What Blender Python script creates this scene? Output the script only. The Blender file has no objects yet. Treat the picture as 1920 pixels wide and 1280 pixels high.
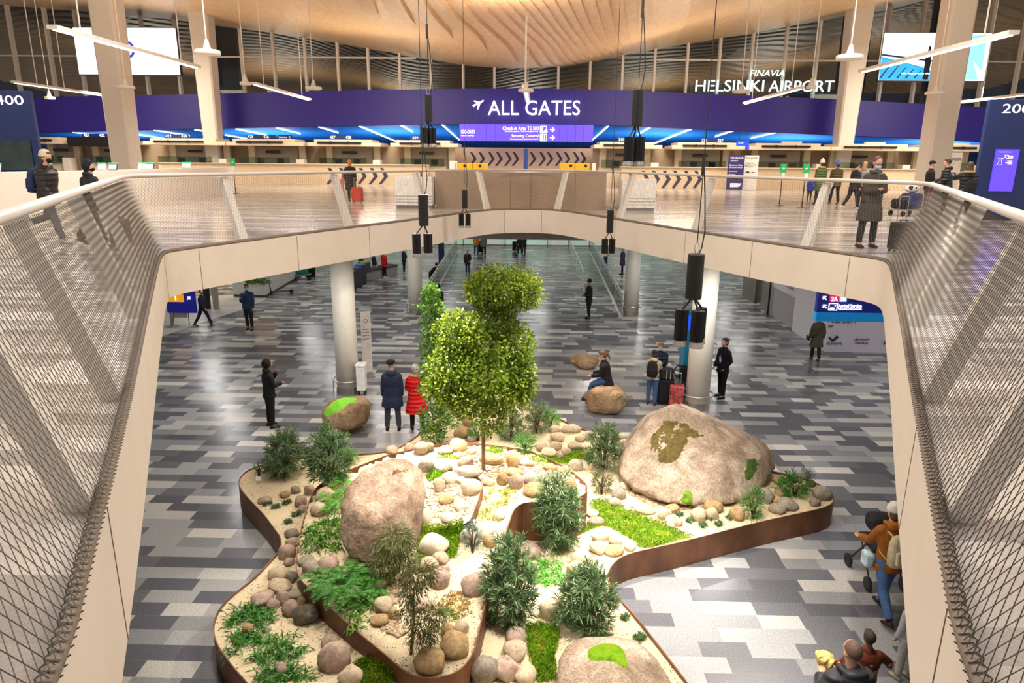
import bpy, bmesh, math, random
import numpy as np
from mathutils import Vector, Matrix, noise
from math import radians as R, sin, cos, pi

random.seed(7)
SC = bpy.context.scene
COL = SC.collection

# ---------------------------------------------------------------- camera
EYE = Vector((0.0, 0.0, 6.4))
PITCH, YAW, ROLL, F = R(14.88), R(1.12), R(0.5), 1280.0
_fw = Vector((-sin(YAW)*cos(PITCH), cos(YAW)*cos(PITCH), -sin(PITCH)))
_r0 = Vector((cos(YAW), sin(YAW), 0))
_u0 = _r0.cross(_fw)
_rt = _r0*cos(ROLL) + _u0*sin(ROLL)
_up = _u0*cos(ROLL) - _r0*sin(ROLL)
cam_d = bpy.data.cameras.new('camera'); cam_d.lens = 24; cam_d.sensor_width = 36
cam_d.sensor_fit = 'HORIZONTAL'; cam_d.clip_end = 400; cam_d.clip_start = 0.05
cam = bpy.data.objects.new('camera', cam_d); COL.objects.link(cam)
M3 = Matrix((_rt, _up, -_fw)).transposed()
cam.matrix_world = Matrix.Translation(EYE) @ M3.to_4x4()
SC.camera = cam
SC.view_settings.view_transform = 'Standard'; SC.view_settings.look = 'None'
SC.view_settings.gamma = 1.0; SC.view_settings.use_curve_mapping = False
SC.view_settings.exposure = 0.0

def ray(px, py):
    return _fw + _rt*((px-960)/F) - _up*((py-640)/F)
def pz(px, py, z):
    """where the sight line of a photo pixel meets the height z"""
    d = ray(px, py); return EYE + d*((z-EYE.z)/d.z)
def pY(px, py, Y):
    """where the sight line of a photo pixel meets the plane y = Y"""
    d = ray(px, py); return EYE + d*((Y-EYE.y)/d.y)
def mpp(P):
    """metres per photo pixel at a point"""
    return (Vector(P)-EYE).dot(_fw)/F

# ---------------------------------------------------------------- world and hall light
UF = 4.75      # upper floor level
LC = 4.0       # ceiling of the lower hall
W = bpy.data.worlds.new('world'); SC.world = W; W.use_nodes = True
W.node_tree.nodes['Background'].inputs[0].default_value = (1.0, 0.95, 0.9, 1)
W.node_tree.nodes['Background'].inputs[1].default_value = 0.42

def area(name, loc, size, power, color, aim=(0, 0, -1), sizey=None):
    d = bpy.data.lights.new(name, 'AREA'); d.energy = power; d.color = color
    d.size = size
    if sizey: d.shape = 'RECTANGLE'; d.size_y = sizey
    o = bpy.data.objects.new(name, d); COL.objects.link(o); o.location = loc
    o.rotation_euler = Vector(aim).to_track_quat('-Z', 'Y').to_euler()
    return o
WARM = (1.0, 0.92, 0.83); NEUT = (1.0, 0.90, 0.80); COOL = (0.86, 0.92, 1.0)
# hall lamps under the timber ceiling
for lx in (-22, -8, 8, 22):
    for ly in (4, 19):
        area('hall_area_light', (lx, ly, 12.5), 3.0, 850, WARM if ly > 10 else (1.0, 0.96, 0.92))
for lx in (-26, -9, 9, 26):
    area('ceiling_uplight', (lx, 43.0, 7.9), 3.0, 400, (1.0, 0.80, 0.58), (0, -0.35, 1))
for lx in (-18, 0, 18):
    area('ceiling_uplight', (lx, 28.0, 9.6), 2.5, 420, (1.0, 0.86, 0.70), (0, 0.1, 1))
for lx in (-3, 3): area('hall_area_light', (lx, 9.0, 12.4), 2.5, 520, (1.0, 0.95, 0.88))  # added over the opening to brighten planter, lower floor and columns
# check-in desks lamps under the band
for lx in (-24, -8, 8, 24):
    area('desk_fill', (lx, 41.0, 11.0), 4.5, 850, (1.0, 0.88, 0.72), (0, 0.45, -1))
# downlights in the ceiling of the lower hall, last two rows added to brighten columns
for ly, xs in ((14.5, (-11, -15.5, 12, 16)), (19, (-13, -8.5, 8.5, 13, 17)), (26, (-18, -12, -6, 6, 12, 18)),
               (31, (-15, -9, -3, 3, 9, 15)), (37, (-18, -12, -6, 0, 6, 12, 18)), (44, (-12, -5, 1, 7, 13)), (50, (-8, 0, 8)), (23.9, (-3.9, 4.9)), (15.9, (-4.9, 5.0))):
    for lx in xs:
        area('downlight', (lx, ly, LC-0.03), 0.9, 62, (1.0, 0.97, 0.94), sizey=0.06)

# ---------------------------------------------------------------- materials
def lin(h):
    h = h.lstrip('#'); v = [int(h[i:i+2], 16)/255 for i in (0, 2, 4)]
    return tuple(c/12.92 if c <= 0.04045 else ((c+0.055)/1.055)**2.4 for c in v)
class NT:
    def __init__(s, name):
        s.m = bpy.data.materials.new(name); s.m.use_nodes = True
        s.t = s.m.node_tree; s.b = s.t.nodes['Principled BSDF']
    def n(s, typ, **kw):
        nd = s.t.nodes.new(typ)
        for k, v in kw.items():
            if k.startswith('i_'):
                nd.inputs[int(k[2:])].default_value = v
            else: setattr(nd, k, v)
        return nd
    def l(s, a, b): s.t.links.new(a, b)
_M = {}
def mat(name, col='#888888', rough=0.6, metal=0.0, var=0.12, scale=8.0, bump=0.0, bscale=None, emit=0.0, ecol=None, coat=0.0, spec=0.5, coords='Object'):
    """plain surface with procedural noise in colour and relief"""
    if name in _M: return _M[name]
    k = NT(name); c = lin(col) if isinstance(col, str) else col
    tc = k.n('ShaderNodeTexCoord')
    nz = k.n('ShaderNodeTexNoise'); nz.inputs['Scale'].default_value = scale; nz.inputs['Detail'].default_value = 4
    k.l(tc.outputs[coords], nz.inputs['Vector'])
    cr = k.n('ShaderNodeValToRGB')
    cr.color_ramp.elements[0].position = 0.3; cr.color_ramp.elements[1].position = 0.7
    cr.color_ramp.elements[0].color = (*[x*(1-var) for x in c], 1)
    cr.color_ramp.elements[1].color = (*[min(1, x*(1+var)) for x in c], 1)
    k.l(nz.outputs['Fac'], cr.inputs['Fac']); k.l(cr.outputs['Color'], k.b.inputs['Base Color'])
    k.b.inputs['Roughness'].default_value = rough; k.b.inputs['Metallic'].default_value = metal
    k.b.inputs['Specular IOR Level'].default_value = spec
    k.b.inputs['Coat Weight'].default_value = coat
    if bump:
        n2 = k.n('ShaderNodeTexNoise'); n2.inputs['Scale'].default_value = bscale or scale*4; n2.inputs['Detail'].default_value = 5
        k.l(tc.outputs[coords], n2.inputs['Vector'])
        bp = k.n('ShaderNodeBump'); bp.inputs['Strength'].default_value = bump; bp.inputs['Distance'].default_value = 0.02
        k.l(n2.outputs['Fac'], bp.inputs['Height']); k.l(bp.outputs['Normal'], k.b.inputs['Normal'])
    if emit:
        e = lin(ecol) if isinstance(ecol, str) else (ecol or c)
        k.b.inputs['Emission Color'].default_value = (*e, 1); k.b.inputs['Emission Strength'].default_value = emit
    _M[name] = k.m; return k.m

# ---------------------------------------------------------------- mesh helpers
class MB:
    """collects shapes and links them as one mesh object"""
    def __init__(s): s.v = []; s.f = []; s.mi = []; s.cur = 0
    def add(s, vs, fs):
        o = len(s.v); s.v += [tuple(v) for v in vs]
        for f in fs: s.f.append(tuple(i+o for i in f)); s.mi.append(s.cur)
        return s
    def box(s, c, d, rz=0.0, rot=None):
        x, y, z = d[0]/2, d[1]/2, d[2]/2
        m = rot if rot is not None else Matrix.Rotation(rz, 3, 'Z')
        c = Vector(c)
        vs = [c + m @ Vector((sx*x, sy*y, sz*z)) for sz in (-1, 1) for sy in (-1, 1) for sx in (-1, 1)]
        return s.add(vs, [(0, 2, 3, 1), (4, 5, 7, 6), (0, 1, 5, 4), (2, 6, 7, 3), (0, 4, 6, 2), (1, 3, 7, 5)])
    def rbox(s, c, d, b=0.02, rz=0.0, rot=None):
        """box with bevelled edges"""
        m = rot if rot is not None else Matrix.Rotation(rz, 3, 'Z'); c = Vector(c)
        bm = bmesh.new(); bmesh.ops.create_cube(bm, size=1.0)
        for v in bm.verts: v.co = Vector((v.co.x*d[0], v.co.y*d[1], v.co.z*d[2]))
        b = min(b, min(d)*0.45)
        bmesh.ops.bevel(bm, geom=list(bm.edges), offset=b, segments=2, affect='EDGES', profile=0.5)
        bm.verts.index_update()
        s.add([c + m @ v.co for v in bm.verts], [[v.index for v in f.verts] for f in bm.faces]); bm.free(); return s
    def quad(s, a, b, c, d): return s.add([a, b, c, d], [(0, 1, 2, 3)])
    def tube(s, pts, r, n=8, caps=True, sq=1.0, updir=None):
        """round bar along a path; r a number or one per point; sq flattens it along updir"""
        pts = [Vector(p) for p in pts]; k = len(pts)
        rr = r if isinstance(r, (list, tuple)) else [r]*k
        rings = []; prev = None
        for i, p in enumerate(pts):
            t = (pts[min(i+1, k-1)] - pts[max(i-1, 0)])
            if t.length < 1e-9: t = Vector((0, 0, 1))
            t.normalize()
            if updir is not None: a = Vector(updir)
            elif prev is not None: a = prev
            else: a = Vector((0, 0, 1)) if abs(t.z) < 0.9 else Vector((1, 0, 0))
            u = a - t*a.dot(t)
            if u.length < 1e-6: u = t.orthogonal()
            u.normalize(); w = t.cross(u); prev = u
            q = rr[i] if isinstance(rr[i], (tuple, list)) else (rr[i], rr[i]*sq)
            rings.append([p + w*(q[0]*cos(2*pi*j/n)) + u*(q[1]*sin(2*pi*j/n)) for j in range(n)])
        return s.loft(rings, caps)
    def loft(s, rings, caps=True, closed=True):
        n = len(rings[0]); vs = [v for r_ in rings for v in r_]; fs = []
        for i in range(len(rings)-1):
            for j in range(n if closed else n-1):
                a = i*n+j; b = i*n+(j+1) % n
                fs.append((a, b, b+n, a+n))
        if caps: fs.append(tuple(range(n-1, -1, -1))); fs.append(tuple(range((len(rings)-1)*n, len(rings)*n)))
        return s.add(vs, fs)
    def lathe(s, c, prof, n=20, axis=None):
        """profile (radius, height) turned round a vertical axis"""
        c = Vector(c); m = Vector(axis).to_track_quat('Z', 'Y').to_matrix() if axis else Matrix.Identity(3)
        return s.loft([[c + m @ Vector((r_*cos(2*pi*j/n), r_*sin(2*pi*j/n), h)) for j in range(n)] for r_, h in prof])
    def ball(s, c, rad, n=12, m=8, rot=None):
        c = Vector(c); rad = rad if hasattr(rad, '__len__') else (rad,)*3
        M = rot if rot is not None else Matrix.Identity(3)
        rings = []
        for i in range(1, m):
            a = -pi/2 + pi*i/m
            rings.append([c + M @ Vector((rad[0]*cos(a)*cos(2*pi*j/n), rad[1]*cos(a)*sin(2*pi*j/n), rad[2]*sin(a))) for j in range(n)])
        vs = [v for r_ in rings for v in r_] + [c + M @ Vector((0, 0, -rad[2])), c + M @ Vector((0, 0, rad[2]))]
        fs = []
        for i in range(m-2):
            for j in range(n):
                a = i*n+j; b = i*n+(j+1) % n; fs.append((a, b, b+n, a+n))
        S = (m-1)*n
        for j in range(n):
            fs.append(((j+1) % n, j, S)); fs.append(((m-2)*n+j, (m-2)*n+(j+1) % n, S+1))
        return s.add(vs, fs)
    def prism(s, poly, z0, z1):
        """upright solid over an outline of (x, y)"""
        n = len(poly)
        vs = [(p[0], p[1], z0) for p in poly] + [(p[0], p[1], z1) for p in poly]
        fs = [(j, (j+1) % n, (j+1) % n+n, j+n) for j in range(n)]
        return s.add(vs, fs + [tuple(range(n-1, -1, -1)), tuple(range(n, 2*n))])
    def plate(s, poly, o, ax, ay, t):
        """flat cut-out: outline in the plane (o, ax, ay), thickness vector t"""
        o = Vector(o); ax = Vector(ax); ay = Vector(ay); t = Vector(t); n = len(poly)
        vs = [o+ax*p[0]+ay*p[1] for p in poly]; vs += [v+t for v in vs]
        return s.add(vs, [tuple(range(n-1, -1, -1)), tuple(range(n, 2*n))] + [(j, (j+1) % n, (j+1) % n+n, j+n) for j in range(n)])
    def mesh(s, name, mats, smooth=False):
        me = bpy.data.meshes.new(name); me.from_pydata([tuple(v) for v in s.v], [], s.f)
        mats = mats if isinstance(mats, (list, tuple)) else [mats]
        for m in mats: me.materials.append(m)
        if len(mats) > 1: me.polygons.foreach_set('material_index', s.mi)
        if smooth: me.polygons.foreach_set('use_smooth', [True]*len(me.polygons))
        me.update(); return me
    def build(s, name, mats, parent=None, smooth=False, fix=False):
        me = s.mesh(name, mats, smooth)
        if fix:
            bm = bmesh.new(); bm.from_mesh(me); bmesh.ops.recalc_face_normals(bm, faces=bm.faces); bm.to_mesh(me); bm.free()
        return link(name, me, parent)
def link(name, me, parent=None):
    o = bpy.data.objects.new(name, me); COL.objects.link(o)
    if parent is not None: o.parent = parent
    return o
def tag(o, label=None, cat=None, group=None, kind=None):
    if label: o['label'] = label
    if cat: o['category'] = cat
    if group: o['group'] = group
    if kind: o['kind'] = kind
    return o
def thing(name, label, cat, loc=(0, 0, 0), rz=0.0, group=None):
    o = bpy.data.objects.new(name, None); COL.objects.link(o); o.empty_display_size = 0.1
    o.location = loc; o.rotation_euler = (0, 0, rz)
    return tag(o, label, cat, group)
def struct(o, kind='structure'): o['kind'] = kind; return o
def copy_tree(o, parent=None):
    c = o.copy(); COL.objects.link(c)
    if parent is not None: c.parent = parent
    for ch in list(o.children): copy_tree(ch, c)
    return c
def polyfill(outer, z, hole=None):
    """filled horizontal face, optionally with a hole; z a number or function of (x, y)"""
    bm = bmesh.new(); es = []
    for loop in ([outer] + ([hole] if hole else [])):
        vs = [bm.verts.new((p[0], p[1], 0)) for p in loop]
        es += [bm.edges.new((vs[i], vs[(i+1) % len(vs)])) for i in range(len(vs))]
    bmesh.ops.triangle_fill(bm, use_beauty=True, use_dissolve=False, edges=es)
    for f in bm.faces:
        if f.normal.z < 0: f.normal_flip()
    return bm
def smooth_path(pts, step=0.3, closed=False, its=2):
    """corner-cutting then even resampling"""
    pts = [Vector(p) for p in pts]
    for _ in range(its):
        new = []; n = len(pts)
        rng = range(n) if closed else range(n-1)
        if not closed: new.append(pts[0])
        for i in rng:
            a, b = pts[i], pts[(i+1) % n]; new += [a*0.75+b*0.25, a*0.25+b*0.75]
        if not closed: new.append(pts[-1])
        pts = new
    return resample(pts, step, closed)
def resample(pts, step, closed=False):
    q = list(pts) + ([pts[0]] if closed else [])
    L = [0]
    for i in range(len(q)-1): L.append(L[-1] + (q[i+1]-q[i]).length)
    n = max(2, int(round(L[-1]/step))); out = []; j = 0
    for i in range(n + (0 if closed else 1)):
        t = L[-1]*i/n
        while j < len(L)-2 and L[j+1] < t: j += 1
        d = L[j+1]-L[j]; out.append(q[j].lerp(q[j+1], 0 if d < 1e-9 else (t-L[j])/d))
    return out
def inside(x, y, poly):
    c = False; n = len(poly); j = n-1
    for i in range(n):
        xi, yi = poly[i][0], poly[i][1]; xj, yj = poly[j][0], poly[j][1]
        if (yi > y) != (yj > y) and x < (xj-xi)*(y-yi)/(yj-yi)+xi: c = not c
        j = i
    return c
_TXT = {}
def textmesh(body):
    """flat letters as a mesh: returns vertex list, faces, bounds"""
    if body in _TXT: return _TXT[body]
    cu = bpy.data.curves.new('t', 'FONT'); cu.body = body; cu.resolution_u = 3
    ob = bpy.data.objects.new('t', cu); COL.objects.link(ob)
    dg = bpy.context.evaluated_depsgraph_get(); me = bpy.data.meshes.new_from_object(ob.evaluated_get(dg))
    vs = [Vector(v.co) for v in me.vertices]; fs = [tuple(p.vertices) for p in me.polygons]
    bpy.data.objects.remove(ob); bpy.data.meshes.remove(me); bpy.data.curves.remove(cu)
    x0 = min(v.x for v in vs); x1 = max(v.x for v in vs); y0 = min(v.y for v in vs); y1 = max(v.y for v in vs)
    _TXT[body] = (vs, fs, (x0, x1, y0, y1)); return _TXT[body]
def letters(mb, body, o, ax, ay, w, h, off=Vector((0, 0, 0)), shear=0.0):
    """letters of given width and height with lower left corner at o in the plane ax, ay; with a thickness along off"""
    vs, fs, (x0, x1, y0, y1) = textmesh(body)
    o = Vector(o); ax = Vector(ax); ay = Vector(ay); off = Vector(off)
    P = [o + ax*((v.x-x0)/(x1-x0)*w + shear*(v.y-y0)/(y1-y0)*h) + ay*((v.y-y0)/(y1-y0)*h) for v in vs]
    mb.add([p+off for p in P], fs)
    if off.length > 1e-6:   # returns of the letters
        cnt = {}
        for f in fs:
            for i in range(len(f)):
                a, b = f[i], f[(i+1) % len(f)]; k = (min(a, b), max(a, b)); cnt.setdefault(k, []).append((a, b))
        for k, e in cnt.items():
            if len(e) == 1:
                a, b = e[0]; mb.quad(P[b], P[a], P[a]+off, P[b]+off)
    return mb
# ---------------------------------------------------------------- special materials
def math_node(k, op, a, b=None):
    n = k.n('ShaderNodeMath', operation=op)
    for i, v in enumerate((a, b)):
        if v is None: continue
        if isinstance(v, (int, float)): n.inputs[i].default_value = v
        else: k.l(v, n.inputs[i])
    return n.outputs[0]
def tile_mat(name, row, wmin, wvar, stops, rough, grain, gscale, swap=False, joint=0.004):
    """stone planks in rows: every row has its own plank length and offset, every plank its own shade"""
    k = NT(name); tc = k.n('ShaderNodeTexCoord'); sp = k.n('ShaderNodeSeparateXYZ'); k.l(tc.outputs['Object'], sp.inputs[0])
    X, Y = (sp.outputs[1], sp.outputs[0]) if swap else (sp.outputs[0], sp.outputs[1])
    yr = math_node(k, 'DIVIDE', Y, row); r = math_node(k, 'FLOOR', yr); yf = math_node(k, 'FRACT', yr)
    w1 = k.n('ShaderNodeTexWhiteNoise', noise_dimensions='1D'); k.l(r, w1.inputs['W'])
    r7 = math_node(k, 'ADD', r, 71.3)
    w2 = k.n('ShaderNodeTexWhiteNoise', noise_dimensions='1D'); k.l(r7, w2.inputs['W'])
    wid = math_node(k, 'ADD', math_node(k, 'MULTIPLY', w1.outputs['Value'], wvar), wmin)
    xs = math_node(k, 'ADD', math_node(k, 'DIVIDE', X, wid), math_node(k, 'MULTIPLY', w2.outputs['Value'], 9.0))
    c = math_node(k, 'FLOOR', xs); xf = math_node(k, 'FRACT', xs)
    cb = k.n('ShaderNodeCombineXYZ'); k.l(c, cb.inputs[0]); k.l(r, cb.inputs[1])
    w3 = k.n('ShaderNodeTexWhiteNoise', noise_dimensions='2D'); k.l(cb.outputs[0], w3.inputs['Vector'])
    cr = k.n('ShaderNodeValToRGB'); cr.color_ramp.interpolation = 'CONSTANT'
    e = cr.color_ramp.elements
    while len(e) < len(stops): e.new(0.5)
    for el, (p, h) in zip(e, stops): el.position = p; el.color = (*lin(h), 1)
    k.l(w3.outputs['Value'], cr.inputs['Fac'])
    nz = k.n('ShaderNodeTexNoise'); nz.inputs['Scale'].default_value = gscale; nz.inputs['Detail'].default_value = 3
    k.l(tc.outputs['Object'], nz.inputs['Vector'])
    g = k.n('ShaderNodeMapRange'); g.inputs[1].default_value = 0.3; g.inputs[2].default_value = 0.7
    g.inputs[3].default_value = 1-grain; g.inputs[4].default_value = 1+grain; k.l(nz.outputs['Fac'], g.inputs[0])
    mx = k.n('ShaderNodeMix', data_type='RGBA', blend_type='MULTIPLY'); mx.inputs[0].default_value = 1.0
    k.l(cr.outputs['Color'], mx.inputs[6]); k.l(g.outputs[0], mx.inputs[7])
    # thin joints
    jy = math_node(k, 'LESS_THAN', yf, joint/row)
    jx = math_node(k, 'LESS_THAN', math_node(k, 'MULTIPLY', xf, wid), joint)
    j = math_node(k, 'MAXIMUM', jy, jx)
    m2 = k.n('ShaderNodeMix', data_type='RGBA'); k.l(math_node(k, 'MULTIPLY', j, 0.5), m2.inputs[0]); k.l(mx.outputs[2], m2.inputs[6])
    m2.inputs[7].default_value = (*lin('#8a857c'), 1)
    k.l(m2.outputs[2], k.b.inputs['Base Color'])
    ro = k.n('ShaderNodeMapRange'); ro.inputs[3].default_value = rough*0.85; ro.inputs[4].default_value = rough*1.25
    k.l(w3.outputs['Value'], ro.inputs[0]); k.l(ro.outputs[0], k.b.inputs['Roughness'])
    return k.m
FLOOR_LOW = tile_mat('granite_floor', 0.30, 0.52, 0.5, ((0, '#5c5c62'), (0.24, '#68686d'), (0.40, '#88888a'), (0.60, '#9a9a9a'), (0.80, '#b4b0aa'), (0.94, '#c6c0b6')), 0.22, 0.42, 75)
FLOOR_UP = tile_mat('terrazzo_planks', 0.20, 1.2, 1.6, ((0, '#9a928b'), (0.2, '#aca39a'), (0.45, '#bbb2a8'), (0.7, '#c8bfb5'), (0.88, '#918a83')), 0.17, 0.16, 150)
def clear_mat(name, tint='#e8f2ee', refl=0.12, rough=0.03, dens=0.0):
    k = NT(name); out = k.t.nodes['Material Output']; k.t.nodes.remove(k.b)
    tr = k.n('ShaderNodeBsdfTransparent'); tr.inputs[0].default_value = (*lin(tint), 1)
    gl = k.n('ShaderNodeBsdfGlossy'); gl.inputs['Roughness'].default_value = rough
    nz = k.n('ShaderNodeTexNoise'); nz.inputs['Scale'].default_value = 0.6
    fr = k.n('ShaderNodeFresnel'); fr.inputs[0].default_value = 1.45
    f = math_node(k, 'ADD', fr.outputs[0], math_node(k, 'MULTIPLY', nz.outputs['Fac'], dens))
    f2 = math_node(k, 'MINIMUM', f, 0.9)
    mx = k.n('ShaderNodeMixShader'); k.l(math_node(k, 'MULTIPLY', f2, refl/0.12), mx.inputs[0]); k.l(tr.outputs[0], mx.inputs[1]); k.l(gl.outputs[0], mx.inputs[2])
    k.l(mx.outputs[0], out.inputs['Surface']); return k.m
GLASS = clear_mat('window_glass', '#dfe6ea', 0.09)
GLASS_RAIL = clear_mat('rail_glass', '#dcebe6', 0.16)
WHITE = mat('white_paint', '#e2d8cc', 0.5, var=0.03, scale=3)
FASCIA = mat('fascia_panel', '#dccdbd', 0.55, var=0.03, scale=2)
WHITE2 = mat('white_metal', '#e6e0d8', 0.35, var=0.03)
BEIGE = mat('beige_board', '#cdb596', 0.5, var=0.06, scale=6)
BEIGE2 = mat('beige_wall', '#bda68a', 0.55, var=0.06, scale=4)
TAUPE = mat('taupe_panel', '#a08870', 0.45, var=0.05, scale=3)
STEEL = mat('steel', '#b9b4ac', 0.3, 0.9, var=0.06)
NETM = mat('steel_net', '#655b52', 0.5, 0.3, var=0.1)
TUBEM = mat('net_binding', '#75675a', 0.7, var=0.25, scale=40)
BLACK = mat('black_metal', '#151313', 0.45, var=0.15)
BLACKP = mat('black_plastic', '#1c1a1a', 0.5, var=0.15)
NAVY = mat('navy_panel', '#17275c', 0.4, var=0.05)
BLUEP = mat('blue_panel', '#1d3f8f', 0.4, var=0.05)
GREYP = mat('grey_panel', '#8f8a84', 0.5, var=0.06)
DGREY = mat('dark_grey', '#3a3837', 0.6, var=0.1)
LIGHTW = mat('lamp_white', '#ffffff', emit=3.2, ecol='#fff2e2')
GLOWW = mat('letter_white', '#ffffff', emit=1.5, ecol='#fbf6ff')
GREENL = mat('green_light', '#1fbf70', emit=1.3, ecol='#2fe08a')
SLABC = mat('lower_ceiling', '#8f8b87', 0.7, var=0.05)

# ---------------------------------------------------------------- the two floors and the opening
EDGE_PX = [(125, 1280), (172, 1063), (218, 881), (252, 726), (277, 597), (291, 530), (300, 491), (308, 478), (326, 474), (375, 467),
           (553, 443), (640, 432), (797, 412), (890, 398.5), (940, 394.5), (1017, 394.5), (1065, 398.5), (1153, 413), (1280, 434), (1413, 455), (1597, 482),
           (1646, 489), (1663, 495), (1670, 507), (1677, 547), (1690, 617), (1706, 726), (1726, 840), (1761, 1046), (1799, 1280)]
_e = [pz(x, y, UF) for x, y in EDGE_PX]
_l, _r = _e[0], _e[-1]
_near = [Vector((_r.x-0.15, 1.20, UF)), Vector((_r.x-0.45, 0.70, UF)), Vector((0.5, 0.45, UF)), Vector((-0.5, 0.45, UF)), Vector((_l.x+0.45, 0.70, UF)), Vector((_l.x+0.15, 1.20, UF))]
EDGE = smooth_path(_e + _near, 0.10, closed=True, its=2)
NE = len(EDGE)
TAN = [(EDGE[(i+1) % NE]-EDGE[i-1]).normalized() for i in range(NE)]
OUTW = [Vector((-t.y, t.x, 0)) for t in TAN]      # away from the opening (path runs clockwise seen from above)
_cx = sum((p for p in EDGE), Vector())/NE
if (EDGE[NE//3]-_cx).dot(OUTW[NE//3]) < 0: OUTW = [-o for o in OUTW]
HOLE = [(p.x, p.y) for p in EDGE]

m = MB(); m.quad((-70, -12, 0), (70, -12, 0), (70, 80, 0), (-70, 80, 0)); struct(m.build('floor_lower', FLOOR_LOW))
def bm_obj(bm, name, m, z):
    for v in bm.verts: v.co.z = z
    me = bpy.data.meshes.new(name); bm.to_mesh(me); bm.free(); me.materials.append(m); return link(name, me)
rect = [(-52, -8), (52, -8), (52, 90), (-52, 90)]
struct(bm_obj(polyfill(rect, 0, HOLE), 'floor_upper', FLOOR_UP, UF))
b = polyfill(rect, 0, HOLE); bmesh.ops.reverse_faces(b, faces=b.faces); struct(bm_obj(b, 'ceiling_lower', SLABC, LC))
# fascia round the opening, with panel joints
m = MB(); e2 = EDGE + [EDGE[0]]
for i in range(NE):
    a, c = e2[i], e2[i+1]
    m.quad((a.x, a.y, LC), (c.x, c.y, LC), (c.x, c.y, UF+0.02), (a.x, a.y, UF+0.02))
fo = struct(m.build('trim_fascia', FASCIA, smooth=True))
def nearest_edge(px, py):
    p = pz(px, py, UF); return min(range(NE), key=lambda i: (EDGE[i]-p).length)
m = MB()
for px, py in ((375, 467), (553, 443), (690, 425), (797, 412), (940, 394.5), (1018, 394.5), (1153, 413), (1290, 435), (1413, 455), (1597, 482), (306, 480), (200, 950), (1720, 800), (1775, 1130)):
    i = nearest_edge(px, py); p = EDGE[i]; t = TAN[i]; o = -OUTW[i]
    m.box((p.x+o.x*0.001, p.y+o.y*0.001, (LC+UF)/2), (0.012, 0.004, UF-LC-0.002), rot=Matrix((t, OUTW[i], Vector((0, 0, 1)))).transposed())
struct(m.build('trim_joint', mat('joint_brown', '#6b5f52', 0.8)))  # thin dark strips as the joints between fascia panels

# ---------------------------------------------------------------- railing
RH, RLEAN = UF+1.33, 0.42
RAILP = [EDGE[i]+OUTW[i]*RLEAN+Vector((0, 0, 1.33)) for i in range(NE)]
rail = thing('railing', 'white railing with steel net round the opening in the upper floor', 'railing', (0, 0, 0))
m = MB()
rings = []
for i in range(NE):
    t, o, p = TAN[i], OUTW[i], RAILP[i]
    rings.append([p + o*(0.055*cos(a)) + Vector((0, 0, 0.036*sin(a))) for a in [2*pi*j/10 for j in range(10)]])
rings.append(rings[0]); m.loft(rings, caps=False); m.build('handrail', mat('rail_paint', '#c4bab0', 0.45, var=0.03), rail, smooth=True, fix=True)
m = MB(); rings = []
for i in range(NE):
    p = EDGE[i]+OUTW[i]*0.02+Vector((0, 0, 0.045))
    rings.append([p + OUTW[i]*(0.03*cos(a)) + Vector((0, 0, 0.03*sin(a))) for a in [2*pi*j/8 for j in range(8)]])
rings.append(rings[0]); m.loft(rings, caps=False)
bt = m.build('binding_tube', TUBEM, rail, smooth=True, fix=True)
m = MB()     # spiral lacing round the bottom tube
for i in range(0, NE):
    for q in (0.0, 0.5):
        p = EDGE[i].lerp(e2[i+1], q)+OUTW[i]*0.02+Vector((0, 0, 0.045)); t = TAN[i]; o = OUTW[i]
        m.tube([p+o*(0.036*cos(a))+Vector((0, 0, 0.036*sin(a)))+t*(0.02*(a/6.3)) for a in (-2.6, -1.6, -0.6, 0.4, 1.4, 2.4)], 0.0035, 3, caps=False)
m.build('lacing', NETM, rail)
m = MB()
def netpt(s, h):
    i = int(math.floor(s)) % NE; f = s-math.floor(s); j = (i+1) % NE
    a = EDGE[i].lerp(EDGE[j], f)+Vector((0, 0, 0.05)); b = RAILP[i].lerp(RAILP[j], f)-Vector((0, 0, 0.05))
    return a.lerp(b, h)
PITCHN = 0.062/ (sum((e2[i+1]-e2[i]).length for i in range(NE))/NE)
ns = int(NE/PITCHN); SHIFT = 0.62/0.062*PITCHN
rw = 0.0021
for q in range(ns):
    for sg in (-1, 1):
        s0 = q*NE/ns
        pts = [netpt(s0+sg*SHIFT*h, h) for h in (0, 0.2, 0.4, 0.6, 0.8, 1.0)]
        m.tube(pts, rw, 3, caps=False)
m.build('steel_net', NETM, rail)
for px, py in ((205, 940), (250, 738), (279, 592), (290, 535), (462, 455), (665, 429), (810, 410), (918, 396), (1048, 396), (1160, 413), (1302, 436), (1513, 468), (1680, 552), (1691, 606), (1719, 745), (1745, 950)):
    i = nearest_edge(px, py); t = TAN[i]; o = OUTW[i]; m = MB()
    sec = []
    for h, w in ((0.0, 0.11), (0.72, 0.085), (1.28, 0.075)):
        c = EDGE[i]+o*(0.10+RLEAN*h/1.33*(1.0 if h > 0.7 else 0.8))+Vector((0, 0, h))
        sec.append([c-t*w-o*0.05, c+t*w-o*0.05, c+t*w*0.8+o*0.09, c-t*w*0.8+o*0.09])
    m.loft(sec); m.build('post', WHITE, rail, fix=True)

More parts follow.
